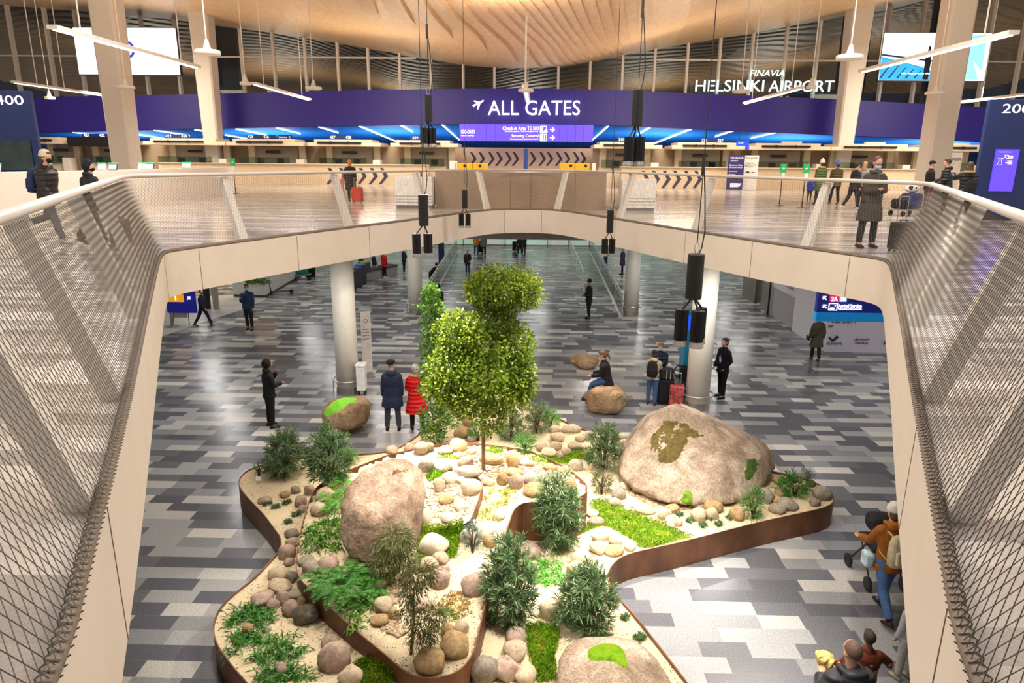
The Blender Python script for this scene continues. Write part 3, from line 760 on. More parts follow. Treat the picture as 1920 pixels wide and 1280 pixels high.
def stone_at(px, py, w, h, c, seed, g=None):
    """stone covering a w x h pixel patch centred on the pixel"""
    p = (g or G)(px, py+h*0.38); s = mpp(p)
    d = math.atan2(EYE.z-p.z, math.hypot(p.x, p.y)); rx = w*s/2
    ry = rx*0.9 if h > w*0.6 else rx*0.65
    q = (h*s/2)**2-(ry*sin(d))**2
    rz = math.sqrt(max(q, (0.38*rx)**2))/cos(d); rz = min(rz, rx*1.25)
    o = bpy.data.objects.new('stone', STONE_ME[c, seed % 3]); COL.objects.link(o)
    o.scale = (rx*1.16, ry*1.16, rz*1.16); o.rotation_euler = (random.uniform(-.15, .15), random.uniform(-.2, .2), random.choice((0, pi))+random.uniform(-.5, .5))
    o.location = (p.x, p.y+ry*0.25, p.z+rz*0.62)
    return o
CN = {'c': 'cream', 'w': 'pale', 'p': 'pinkish', 'g': 'grey', 'd': 'dark grey', 't': 'tan'}
ORD = ['leftmost', 'second from left', 'third from left', 'fourth from left', 'fifth from left', 'sixth from left', 'seventh from left', 'eighth from left', 'ninth from left', 'tenth from left', 'eleventh from left', 'twelfth from left', 'thirteenth from left', 'fourteenth from left']
CLUS = {
 'on the sand by the left tip of the planter': [(553.6, 918, 18, 14, 'g'), (534, 926, 20, 13, 't'), (496, 937, 24, 15, 'p'), (563, 940, 20, 22, 'p'), (567, 954, 16, 14, 'p'), (580, 919, 18, 20, 'p')],
 'along the steel edge left of the ferns': [(546, 999, 25, 17, 'g'), (548, 1016, 24, 18, 'p'), (538, 1035, 30, 28, 'p'), (542, 1053, 18, 15, 'p'), (521, 1074, 36, 26, 'c'), (546, 1081, 20, 24, 'g'), (525, 1096, 40, 26, 'c')],
 'in the heap above the lower left ground cover': [(492, 1119, 42, 28, 'p'), (512, 1132, 22, 20, 'p'), (530, 1119, 22, 30, 'p'), (553, 1115, 32, 24, 'g'), (546, 1140, 32, 30, 'p'), (573, 1151, 42, 38, 'd'), (566, 1128, 20, 18, 't')],
 'among the lower left ground cover': [(465, 1176, 20, 18, 't'), (499, 1180, 14, 10, 'p'), (527, 1254, 22, 28, 'p')],
 'on bare sand left of the lower steel edge': [(619, 1201, 32, 24, 'p'), (626, 1230, 52, 50, 'p'), (656, 1267, 40, 34, 'c')],
 'in the corner left of the tall pink boulder': [(621, 907, 24, 14, 'c'), (608, 926, 36, 26, 'c'), (599, 954, 30, 26, 'c'), (573, 1050, 28, 18, 'g'), (583, 1064, 32, 28, 'g'), (616, 1057, 38, 30, 'p')],
 'behind the tall pink boulder': [(788, 840, 26, 24, 'c'), (805, 838, 18, 18, 'g'), (768, 838, 18, 16, 'c'), (735, 843, 20, 16, 'c'), (830, 870, 38, 24, 'w'), (798, 872, 26, 28, 'g')],
 'left of the slender tree trunk': [(872, 867, 28, 22, 'p'), (876, 886, 50, 18, 'g'), (834, 844, 26, 16, 'g'), (858, 835, 32, 26, 't'), (866, 811, 30, 24, 't'), (884, 823, 16, 14, 'g'), (879, 790, 24, 20, 't'), (864, 853, 22, 14, 't'), (884, 846, 22, 12, 't')],
 'on the white gravel terrace': [(824, 907, 22, 34, 'c'), (843, 895, 30, 22, 'w'), (866, 900, 20, 14, 'w'), (882, 913, 36, 30, 'c'), (837, 935, 28, 20, 't'), (866, 947, 26, 18, 'w'), (840, 969, 26, 20, 'w'), (798, 967, 24, 28, 'w')],
 'beside the moss right of the pink boulder': [(814, 1021, 48, 44, 'w'), (826, 1046, 28, 24, 'c'), (803, 1056, 34, 26, 'c'), (883, 982, 28, 20, 'w'), (909, 996, 30, 26, 'w'), (876, 1005, 24, 28, 'w'), (919, 1014, 24, 24, 't'), (936, 965, 20, 18, 'w')],
 'on the sandy slope above the red-tipped plant': [(824, 1084, 36, 36, 'p'), (835, 1066, 18, 14, 'p'), (889, 1095, 44, 40, 'p')],
 'around the foot of the tree': [(921, 861, 46, 16, 't'), (962, 863, 26, 34, 't'), (988, 868, 26, 12, 'p'), (965, 885, 30, 20, 't'), (943, 897, 22, 28, 't'), (968, 903, 26, 30, 'p'), (996, 897, 30, 24, 'g'), (999, 917, 36, 26, 't'), (1064, 915, 34, 34, 't'), (1059, 897, 34, 22, 'g'), (1059, 881, 28, 14, 't'), (1033, 875, 26, 14, 't'), (913, 903, 28, 14, 't')],
 'by the moss behind the tree': [(1079, 871, 24, 22, 'w'), (1016, 837, 22, 20, 'c'), (1030, 847, 26, 16, 'c'), (1042, 836, 22, 18, 'c'), (1061, 846, 18, 16, 'c'), (1078, 835, 26, 16, 'c'), (1051, 855, 14, 12, 'p')],
 'along the back rim left of the grey boulder': [(1046, 819, 26, 18, 'c'), (1072, 803, 34, 16, 'c'), (1103, 816, 22, 16, 'w'), (1165, 819, 22, 12, 'c'), (1171, 829, 26, 12, 'c'), (1040, 804, 20, 14, 'c'), (1088, 822, 18, 12, 'c')],
 'at the far tip of the planter': [(870, 752, 24, 14, 'p'), (947, 752, 24, 14, 'p'), (983, 762, 24, 12, 'c'), (905, 752, 20, 12, 'c'), (1000, 778, 22, 12, 'c')],
 'in front of the grey boulder': [(1161, 925, 26, 22, 'g'), (1172, 911, 20, 14, 'c'), (1154, 941, 20, 16, 'c'), (1193, 944, 24, 16, 'w'), (1210, 955, 36, 16, 'c'), (1246, 963, 24, 22, 'c'), (1264, 975, 30, 20, 'p'), (1258, 984, 16, 12, 'c'), (1259, 953, 28, 16, 't')],
 'on the near edge of the long moss patch': [(1112, 962, 22, 14, 'w'), (1118, 976, 28, 16, 'p'), (1130, 1005, 40, 16, 'c'), (1122, 1026, 30, 24, 'c'), (1152, 1030, 34, 22, 't'), (1154, 1013, 22, 18, 'c'), (1182, 1023, 22, 20, 'w')],
 'between the front bushes': [(986, 1030, 54, 30, 'p'), (1091, 1048, 36, 34, 'c'), (1081, 1070, 34, 36, 'c'), (1116, 1088, 36, 30, 'p'), (1077, 1103, 24, 14, 'w'), (1027, 1142, 34, 38, 'c'), (1046, 1128, 24, 22, 'c')],
 'at the near edge by the front moss strip': [(966, 1191, 36, 30, 'p'), (966, 1219, 42, 36, 'c'), (949, 1254, 46, 42, 'p'), (908, 1257, 46, 50, 'g'), (984, 1264, 38, 34, 'c')],
 'inside the front curve of the raised edge': [(806, 1237, 56, 46, 't'), (852, 1207, 54, 46, 't'), (840, 1181, 26, 34, 't'), (865, 1177, 24, 26, 'c')],
 'left of the airy small tree': [(711, 1091, 32, 24, 'c'), (719, 1134, 32, 30, 'c'), (712, 1160, 34, 22, 't'), (739, 1147, 20, 34, 't'), (666, 1115, 24, 24, 'p'), (752, 1108, 14, 28, 'c')],
 'behind the airy small tree': [(780, 1128, 40, 28, 'p'), (801, 1131, 26, 22, 'c'), (775, 1064, 26, 12, 'p')],
 'under the right side of the grey boulder': [(1311, 946, 22, 14, 'c'), (1309, 964, 28, 26, 'c'), (1337, 948, 34, 26, 't'), (1334, 963, 24, 22, 'c'), (1382, 964, 28, 24, 't'), (1387, 936, 22, 14, 'c'), (1406, 928, 20, 16, 'c'), (1436, 929, 28, 30, 'g')],
 'in the right tip of the planter': [(1459, 952, 30, 20, 'g'), (1478, 944, 36, 22, 'g'), (1454, 937, 16, 14, 't'), (1466, 922, 24, 16, 't'), (1542, 924, 32, 26, 'g'), (1528, 941, 20, 16, 'g'), (1461, 898, 24, 18, 't'), (1521, 906, 16, 14, 'd'), (1485, 897, 20, 16, 'd')],
}
sd = 0; STONES = []
for place, lst in CLUS.items():
    order = sorted(range(len(lst)), key=lambda i: lst[i][0])
    for i, (x, y, w, h, c) in enumerate(lst):
        o = stone_at(x, y, w, h, c, sd); sd += 1
        k_ = order.index(i)
        nm = ORD[k_] if k_ < len(lst)-1 or len(lst) == 1 else 'rightmost'
        tag(o, '{} stone {}, {}'.format(CN[c], place, nm), 'stone', 'rounded stones in the planter'); STONES.append(o)
# pebbles: uncountable gravel
def gravel(name, px_poly, n, cs, r0=0.012, r1=0.032, h=0.0, label=None):
    P = [p for p in px_poly]; rnd = random.Random(len(px_poly)*n); m = MB()
    bm = bmesh.new(); bmesh.ops.create_icosphere(bm, subdivisions=1, radius=1.0); bv = [v.co.copy() for v in bm.verts]; bf = [[v.index for v in f.verts] for f in bm.faces]; bm.free()
    x0 = min(p[0] for p in P); x1 = max(p[0] for p in P); y0 = min(p[1] for p in P); y1 = max(p[1] for p in P); k_ = 0
    mats = [ST[c] for c in cs]
    while k_ < n:
        x, y = rnd.uniform(x0, x1), rnd.uniform(y0, y1)
        if not inside(x, y, P): continue
        p = G(x, y); r_ = rnd.uniform(r0, r1); s = Vector((r_*rnd.uniform(0.9, 1.5), r_*rnd.uniform(0.8, 1.2), r_*rnd.uniform(0.6, 0.9))); a = rnd.uniform(0, 6.3)
        rot = Matrix.Rotation(a, 3, 'Z') @ Matrix.Rotation(rnd.uniform(-.4, .4), 3, 'X'); m.cur = rnd.randrange(len(mats))
        m.add([p+Vector((0, 0, r_*0.35))+rot @ Vector((v.x*s.x, v.y*s.y, v.z*s.z)) for v in bv], bf); k_ += 1
    o = m.build(name, mats, smooth=True); tag(o, label, 'gravel', kind='stuff'); return o
gravel('gravel', [(800, 900), (860, 890), (895, 905), (890, 955), (850, 980), (795, 965)], 700, 'wwc', label='white gravel spread on the small steel-edged terrace')
gravel('gravel', [(880, 850), (960, 850), (1040, 875), (1050, 905), (990, 915), (930, 900), (880, 880)], 800, 'tpc', label='tan gravel round the foot of the tree')
gravel('gravel', [(1165, 890), (1200, 915), (1260, 938), (1300, 950), (1260, 962), (1210, 945), (1170, 920)], 650, 'ctc', label='cream gravel along the front of the grey boulder')
gravel('gravel', [(725, 1075), (775, 1080), (760, 1110), (735, 1150), (765, 1185), (745, 1195), (715, 1180), (725, 1120)], 500, 'ctp', label='tan pebbles left of the airy small tree')
gravel('gravel', [(825, 830), (900, 820), (905, 850), (850, 860), (820, 850)], 350, 'tpg', label='brown pebbles left of the tree trunk')
gravel('gravel', [(1380, 925), (1430, 925), (1440, 940), (1390, 950)], 160, 'tcg', label='tan pebbles under the right end of the grey boulder')

def hull_rock(name, pts, m, voxel=0.06, amp=0.05, sm=4, sub=0.015, seed=1.0):
    bm = bmesh.new(); vs = [bm.verts.new(p) for p in pts]; r_ = bmesh.ops.convex_hull(bm, input=vs)
    junk = [v for v in bm.verts if not v.link_faces]; bmesh.ops.delete(bm, geom=junk, context='VERTS')
    me = bpy.data.meshes.new(name); bm.to_mesh(me); bm.free(); o = link(name, me)
    c = sum((Vector(p) for p in pts), Vector())/len(pts)
    md = o.modifiers.new('r', 'REMESH'); md.mode = 'VOXEL'; md.voxel_size = voxel
    md = o.modifiers.new('s', 'SMOOTH'); md.iterations = sm; md.factor = 0.6
    dg = bpy.context.evaluated_depsgraph_get(); me2 = bpy.data.meshes.new_from_object(o.evaluated_get(dg)); o.modifiers.clear(); o.data = me2
    for v in me2.vertices:
        d = (v.co-c).normalized(); q = v.co*1.0+Vector((seed, seed*2, seed*3))
        v.co += d*(amp*(noise.noise(q*1.1)+0.5*noise.noise(q*2.6))+sub*noise.noise(q*7)+sub*0.5*noise.noise(q*15))
    # origin on the ground under the rock
    zmin = min(v.co.z for v in me2.vertices); org = Vector((c.x, c.y, zmin))
    me2.transform(Matrix.Translation(-org)); o.location = org
    me2.materials.clear(); me2.materials.append(m); me2.polygons.foreach_set('use_smooth', [True]*len(me2.polygons)); return o
def PP(lst): return [pY(x, y, Y) for x, y, Y in lst]
b1 = PP([(1222, 776, 12.3), (1252, 763, 12.3), (1290, 768, 12.5), (1340, 790, 12.6), (1395, 806, 12.7), (1425, 822, 12.6), (1448, 845, 12.5), (1458, 875, 12.3), (1446, 892, 12.0), (1162, 868, 12.2), (1172, 842, 12.2), (1198, 803, 12.3), (1165, 890, 11.9),
        (1185, 912, 11.5), (1235, 938, 11.1), (1290, 947, 10.95), (1370, 938, 11.15), (1425, 915, 11.5), (1300, 850, 11.55), (1240, 840, 11.6), (1410, 860, 11.75), (1350, 900, 11.2)])
b1 += [Vector((2.0, 13.6, 0.4)), Vector((2.6, 14.0, 1.0)), Vector((4.4, 14.0, 0.9)), Vector((4.9, 13.4, 0.4)), Vector((3.3, 13.6, 1.5)), Vector((2.2, 11.6, 0.35)), Vector((4.4, 11.6, 0.35))]
ob1 = hull_rock('boulder', b1, GRAN1, 0.055, 0.06, 3, 0.02, 3.1); tag(ob1, 'huge grey-pink granite boulder with brown moss on its peak', 'boulder', 'boulders')
b2 = PP([(700, 866, 9.35), (733, 853, 9.6), (768, 857, 9.8), (792, 880, 9.8), (797, 912, 9.6), (790, 975, 9.2), (780, 1030, 8.9), (748, 1060, 8.55), (695, 1065, 8.4), (655, 1048, 8.45), (638, 1005, 8.6), (637, 945, 8.8), (650, 905, 9.0), (672, 880, 9.2), (700, 980, 8.45), (740, 950, 8.7), (670, 960, 8.5), (745, 900, 9.15)])
b2 += [Vector((-2.1, 9.9, 0.9)), Vector((-1.6, 10.0, 0.9))]+PP([(745, 862, 10.1), (782, 885, 10.1), (700, 885, 9.9)])+[Vector((-2.3, 9.2, 0.9))]
ob2 = hull_rock('boulder', b2, GRAN2, 0.045, 0.05, 3, 0.02, 7.7); tag(ob2, 'tall pink-brown granite boulder leaning on the raised bed', 'boulder', 'boulders')
b3 = PP([(1062, 1212, 6.95), (1090, 1196, 7.1), (1150, 1192, 7.15), (1195, 1200, 7.1), (1228, 1228, 6.95), (1258, 1270, 6.7), (1275, 1310, 6.4), (1044, 1240, 6.75), (1041, 1290, 6.4), (1100, 1260, 6.45), (1180, 1265, 6.4)])
b3 += [Vector((0.55, 5.9, 0.4)), Vector((1.6, 5.8, 0.4)), Vector((1.8, 6.6, 0.4)), Vector((0.6, 7.4, 0.4)), Vector((1.4, 7.5, 0.4)), Vector((0.7, 6.0, 0.75)), Vector((1.4, 5.9, 0.75))]
ob3 = hull_rock('boulder', b3, GRAN1, 0.04, 0.03, 3, 0.015, 11.3); tag(ob3, 'grey boulder with a green moss cap at the near edge', 'boulder', 'boulders')
def ell_rock(px, py, w, h, m, seed, label, deep=0.9):
    """free standing boulder on the hall floor covering a pixel box"""
    p = pz(px, py+h/2-4, 0); s = mpp(p); d = math.atan2(EYE.z, math.hypot(p.x, p.y)); rx = w*s/2; ry = rx*deep
    rz = math.sqrt(max((h*s/2)**2-(ry*sin(d))**2, (0.3*rx)**2))/cos(d)
    me = ico_rock(seed, 5, 0.18); me.materials.append(m)
    for v in me.vertices: v.co = Vector((v.co.x*rx, v.co.y*ry, max(-0.8, v.co.z)*rz+0.8*rz))
    o = link('boulder', me); o.location = (p.x, p.y+ry*0.75, 0); return tag(o, label, 'boulder', 'boulders')
ob4 = ell_rock(1136, 752, 88, 62, GRAN3, 21, 'brown boulder on the floor with a woman sitting on it')
ob5 = ell_rock(1098, 681, 56, 32, GRAN3, 33, 'low brown boulder on the floor behind the seated woman', 0.8)
ob6 = ell_rock(643, 780, 94, 78, GRAN3, 45, 'brown boulder draped with a lime green jacket')

# ---------------------------------------------------------------- moss
def drape(target_fn, px_poly, step_px, bump, name, m, parent=None, lift=0.01, seed=0.0):
    """cushion of moss over a surface; target_fn(px, py) gives the surface point"""
    P = px_poly; x0 = min(p[0] for p in P); x1 = max(p[0] for p in P); y0 = min(p[1] for p in P); y1 = max(p[1] for p in P)
    B = resample([Vector((p[0], p[1], 0)) for p in smooth_path([Vector((a, b_, 0)) for a, b_ in P], step_px, True, 2)], step_px, True)
    pts = [Vector((p.x+1.5*noise.noise(p*0.15), p.y+1.5*noise.noise(p*0.15+Vector((9, 0, 0))))) for p in B]; n = len(pts); ed = [(i, (i+1) % n) for i in range(n)]
    xy = [(p.x, p.y) for p in pts]
    for x in np.arange(x0, x1, step_px):
        for y in np.arange(y0, y1, step_px):
            q = (x+random.uniform(-.3, .3)*step_px, y+random.uniform(-.3, .3)*step_px)
            if inside(*q, xy): pts.append(Vector(q))
    v2, _, f2, _, _, _ = delaunay_2d_cdt(pts, ed, [], 1, 1e-5)
    mb = MB(); vv = []
    for i, v in enumerate(v2):
        p = target_fn(v.x, v.y)
        dm = min((Vector((v.x, v.y))-Vector(q)).length for q in xy)/12.0
        h = bump*min(1.0, dm)**0.5*(0.75+0.5*noise.noise(p*6+Vector((seed, 0, 0))))
        vv.append(p+Vector((0, -0.3*h, h-lift)))
    mb.add(vv, [tuple(f) for f in f2]); o = mb.build(name, m, parent, smooth=True, fix=True); return o
def moss_mat(name, c1, c2, c3, spk):
    k = NT(name); tc = k.n('ShaderNodeTexCoord')
    n1 = k.n('ShaderNodeTexNoise'); n1.inputs['Scale'].default_value = 6; n1.inputs['Detail'].default_value = 7
    n2 = k.n('ShaderNodeTexNoise'); n2.inputs['Scale'].default_value = 45; n2.inputs['Detail'].default_value = 3
    for q in (n1, n2): k.l(tc.outputs['Object'], q.inputs['Vector'])
    cr = k.n('ShaderNodeValToRGB'); e = cr.color_ramp.elements; e.new(0.5)
    for el, p, c in zip(e, (0.32, 0.5, 0.68), (c1, c2, c3)): el.position = p; el.color = (*lin(c), 1)
    k.l(n1.outputs['Fac'], cr.inputs['Fac'])
    d = math_node(k, 'GREATER_THAN', n2.outputs['Fac'], 1-spk)
    mx = k.n('ShaderNodeMix', data_type='RGBA'); k.l(d, mx.inputs[0]); k.l(cr.outputs['Color'], mx.inputs[6]); mx.inputs[7].default_value = (*lin('#d9d6a8'), 1)
    k.l(mx.outputs[2], k.b.inputs['Base Color']); k.b.inputs['Roughness'].default_value = 0.95; k.b.inputs['Specular IOR Level'].default_value = 0.1
    bp = k.n('ShaderNodeBump'); bp.inputs['Strength'].default_value = 1.0; bp.inputs['Distance'].default_value = 0.03
    k.l(n2.outputs['Fac'], bp.inputs['Height']); k.l(bp.outputs['Normal'], k.b.inputs['Normal']); return k.m
MOSSG = moss_mat('bright_moss', '#4e7410', '#76a01c', '#8f8a28', 0.0)
MOSSS = moss_mat('flowering_moss', '#4f7512', '#76981f', '#83862a', 0.33)
MOSSP = []
for poly, mm, lb in (
    ([(1105, 940), (1130, 935), (1160, 948), (1200, 965), (1240, 978), (1280, 1000), (1302, 1007), (1260, 1018), (1205, 1031), (1190, 1020), (1165, 1000), (1130, 985), (1095, 1000), (1085, 1002), (1110, 975)], MOSSS, 'long moss patch with white flecks below the grey boulder'),
    ([(990, 862), (1020, 853), (1060, 852), (1090, 840), (1110, 848), (1115, 862), (1085, 862), (1060, 873), (1040, 868), (1005, 868)], MOSSG, 'moss strip behind the tree gravel, left of the bush'),
    ([(785, 990), (800, 985), (835, 988), (868, 976), (870, 990), (862, 1020), (855, 1045), (840, 1050), (800, 1040), (786, 1062), (780, 1040)], MOSSG, 'bright moss round the white stone beside the pink boulder'),
    ([(988, 1172), (1010, 1170), (1045, 1172), (1050, 1190), (1040, 1230), (1042, 1275), (1010, 1282), (998, 1250), (988, 1210)], MOSSG, 'bright moss strip left of the near boulder'),
    ([(800, 885), (825, 878), (838, 884), (822, 898), (805, 905), (798, 900)], MOSSG, 'small moss patch behind the top of the pink boulder'),
    ([(665, 1245), (690, 1232), (715, 1240), (740, 1262), (735, 1290), (690, 1290), (665, 1268)], MOSSS, 'flowering moss at the near edge under the steel edge'),
    ([(820, 855), (845, 852), (858, 860), (840, 868), (820, 864)], MOSSG, 'olive moss patch among the stones left of the tree'),
    ([(898, 845), (925, 838), (950, 840), (945, 850), (915, 853)], MOSSG, 'olive moss patch just behind the tree trunk'),
    ([(668, 1075), (700, 1070), (745, 1078), (740, 1086), (700, 1090), (680, 1086)], MOSSG, 'dark moss under the foot of the pink boulder')):
    o = drape(G, poly, 4.5, 0.05, 'moss_patch', mm); tag(o, lb, 'moss', 'moss patches'); MOSSP.append((o, poly, mm))
# moss and lichen growing on the boulders: parts of the boulders
from mathutils.bvhtree import BVHTree
def on_obj(o):
    bv = BVHTree.FromPolygons([o.matrix_world @ v.co if False else v.co+o.location for v in o.data.vertices], [tuple(p.vertices) for p in o.data.polygons])
    def f(px, py):
        d = ray(px, py).normalized(); h = bv.ray_cast(EYE, d)
        if h[0] is None: h = bv.find_nearest(pY(px, py, o.location.y))
        return h[0]
    return f
def rock_moss(o, poly, m, bump, name='moss'):
    f = on_obj(o); q = drape(f, poly, 3.5, bump, name, m)
    q.data.transform(Matrix.Translation(-o.location)); q.parent = o; return q
rock_moss(ob1, [(1230, 800), (1248, 780), (1280, 785), (1300, 800), (1326, 812), (1318, 826), (1290, 832), (1282, 850), (1268, 870), (1240, 874), (1222, 860), (1214, 832), (1220, 812)], MOSSB, 0.015, 'brown_moss')
rock_moss(ob1, [(1252, 766), (1275, 766), (1284, 773), (1270, 780), (1250, 778)], MOSSB, 0.015, 'brown_moss')
rock_moss(ob1, [(1397, 862), (1410, 853), (1424, 860), (1420, 885), (1402, 905), (1394, 895)], mat('dark_moss', '#3f5f14', 0.95, var=0.4, scale=12, bump=1), 0.03, 'green_moss')
rock_moss(ob1, [(1280, 920), (1290, 915), (1300, 925), (1300, 945), (1284, 952), (1274, 940)], MOSS, 0.03, 'green_moss')
rock_moss(ob2, [(724, 885), (740, 878), (760, 872), (770, 880), (762, 888), (742, 892), (728, 893)], mat('rust_moss', '#6b4a24', 0.95, var=0.4, scale=12, bump=1), 0.02, 'brown_moss')
rock_moss(ob3, [(1102, 1214), (1120, 1206), (1150, 1202), (1170, 1215), (1178, 1235), (1178, 1258), (1160, 1245), (1140, 1238), (1110, 1242), (1100, 1230)], MOSSG, 0.05, 'green_moss')
# ================================================================ plants
RS = np.random.RandomState(5)
def leaf_mat(name, c1, c2, c3, trans=0.35, rough=0.45):
    k = NT(name); ge = k.n('ShaderNodeNewGeometry'); tc = k.n('ShaderNodeTexCoord')
    nz = k.n('ShaderNodeTexNoise'); nz.inputs['Scale'].default_value = 4; k.l(tc.outputs['Object'], nz.inputs['Vector'])
    cr = k.n('ShaderNodeValToRGB'); e = cr.color_ramp.elements; e.new(0.5)
    for el, p, c in zip(e, (0.0, 0.55, 1.0), (c1, c2, c3)): el.position = p; el.color = (*lin(c), 1)
    f = math_node(k, 'ADD', math_node(k, 'MULTIPLY', ge.outputs['Random Per Island'], 0.7), math_node(k, 'MULTIPLY', nz.outputs['Fac'], 0.3))
    k.l(f, cr.inputs['Fac']); k.l(cr.outputs['Color'], k.b.inputs['Base Color']); k.b.inputs['Roughness'].default_value = rough
    out = k.t.nodes['Material Output']; tl = k.n('ShaderNodeBsdfTranslucent'); k.l(cr.outputs['Color'], tl.inputs['Color'])
    mx = k.n('ShaderNodeMixShader'); mx.inputs[0].default_value = trans; k.l(k.b.outputs[0], mx.inputs[1]); k.l(tl.outputs[0], mx.inputs[2]); k.l(mx.outputs[0], out.inputs['Surface'])
    return k.m
L_TREE = leaf_mat('leaf_tree', '#3f5c10', '#6c841c', '#a8ae36', 0.4)
L_GLOSS = leaf_mat('leaf_glossy', '#3a6420', '#5c8c2e', '#98b852', 0.3, 0.3)
L_PODO = leaf_mat('leaf_podocarpus', '#47613a', '#6e8c58', '#a8bc8a', 0.25, 0.4)
L_PODO2 = leaf_mat('leaf_podocarpus_dark', '#3c5834', '#62804e', '#92ac78', 0.25, 0.4)
L_FERN = leaf_mat('leaf_fern', '#2c6020', '#43822c', '#6ca03c', 0.3, 0.45)
L_BRIGHT = leaf_mat('leaf_bright', '#3f8a2a', '#66b03c', '#9ccc5e', 0.4, 0.4)
L_WILLOW = leaf_mat('leaf_olive', '#4a512a', '#6b7040', '#8e9058', 0.25, 0.5)
L_BLUE = leaf_mat('leaf_blue_pine', '#2c4c48', '#4a716a', '#7a9a8c', 0.2, 0.5)
L_YEL = leaf_mat('leaf_yellow', '#7a8a1e', '#a8ac3a', '#d2c862', 0.4, 0.4)
L_RED = leaf_mat('leaf_red_tip', '#8a3a1e', '#a8862e', '#5f8a3a', 0.35, 0.4)
BARK = mat('bark', '#7d5f42', 0.85, var=0.3, scale=20, bump=0.6)
BARKD = mat('bark_dark', '#54432f', 0.85, var=0.3, scale=20, bump=0.6)
class Leaves:
    def __init__(s): s.V = []; s.Fc = []; s.n = 0
    def add(s, P, D, Ln, Wd, fold=0.25, up=None):
        """pointed leaves: base P, direction D, length, width; arrays"""
        P = np.asarray(P, float); D = np.asarray(D, float); N = len(P)
        if N == 0: return s
        D = D/np.maximum(np.linalg.norm(D, axis=1, keepdims=True), 1e-9)
        A = RS.normal(size=(N, 3)) if up is None else np.asarray(up, float)+RS.normal(scale=0.35, size=(N, 3))
        S = np.cross(D, A); S /= np.maximum(np.linalg.norm(S, axis=1, keepdims=True), 1e-9); U = np.cross(S, D)
        Ln = np.broadcast_to(Ln, N).reshape(-1, 1); Wd = np.broadcast_to(Wd, N).reshape(-1, 1)
        mid = P+D*Ln*0.5
        q = np.stack([P, mid+S*Wd/2+U*Wd*fold, P+D*Ln-U*Ln*0.08, mid-S*Wd/2+U*Wd*fold], 1).reshape(-1, 3)
        s.V.append(q); f = np.arange(N)[:, None]*4+np.array([[0, 1, 2, 3]]) + s.n
        s.Fc.append(f); s.n += 4*N; return s
    def build(s, name, m, parent=None, org=None):
        V = np.concatenate(s.V); Fc = np.concatenate(s.Fc)
        if org is not None: V = V-np.array(org)
        me = bpy.data.meshes.new(name); me.vertices.add(len(V)); me.vertices.foreach_set('co', V.ravel())
        nf = len(Fc); me.loops.add(nf*4); me.loops.foreach_set('vertex_index', Fc.ravel()); me.polygons.add(nf)
        me.polygons.foreach_set('loop_start', np.arange(nf)*4); me.polygons.foreach_set('loop_total', np.full(nf, 4))
        me.update(calc_edges=True); me.validate(); me.materials.append(m); return link(name, me, parent)
def rdir(n, zb=0.0):
    d = RS.normal(size=(n, 3)); d[:, 2] += zb; return d/np.linalg.norm(d, axis=1, keepdims=True)
def blob(c, r, n, inner=0.45):
    """points in the outer shell of an ellipsoid, with outward directions"""
    d = rdir(n); q = (inner+(1-inner)*RS.rand(n, 1)**0.6); bump = 1+0.12*np.sin(d[:, :1]*7+d[:, 1:2]*5+c[0]*9)
    return np.array(c)+d*q*bump*np.array(r), d
def cloud(lv, c, r, n, ln, wd, droop=-0.1, inner=0.45):
    P, d = blob(c, r, n, inner); D = d*0.7+rdir(n)*0.9; D[:, 2] += droop
    lv.add(P, D, ln*(0.7+0.6*RS.rand(n)), wd*(0.7+0.6*RS.rand(n)))
def rosettes(lv, c, r, n, ln, wd, per=16, inner=0.6, tip=None, taper=0.0, spread=1.0):
    """tufts of narrow leaves on the shell of an ellipsoid"""
    P, d = blob(c, r, n, inner)
    if taper:
        t = np.clip((P[:, 2]-(c[2]-r[2]))/(2*r[2]), 0, 1)
        P[:, :2] = np.array(c[:2])+(P[:, :2]-np.array(c[:2]))*(1-taper*t[:, None])
    ax = d.copy(); ax[:, 2] += 0.55; ax += rdir(n)*0.35; ax /= np.linalg.norm(ax, axis=1, keepdims=True)
    P2 = np.repeat(P, per, 0)+np.repeat(ax, per, 0)*(RS.rand(n*per, 1)*ln*0.8); A = np.repeat(ax, per, 0)
    D = A*0.75+rdir(n*per)*spread
    lv.add(P2, D, ln*(0.7+0.6*RS.rand(n*per)), wd, 0.1, up=A)
def plant(name, label, cat, at, group=None):
    return thing(name, label, cat, at, 0, group)
def local(p, o): return Vector(p)-Vector(o)

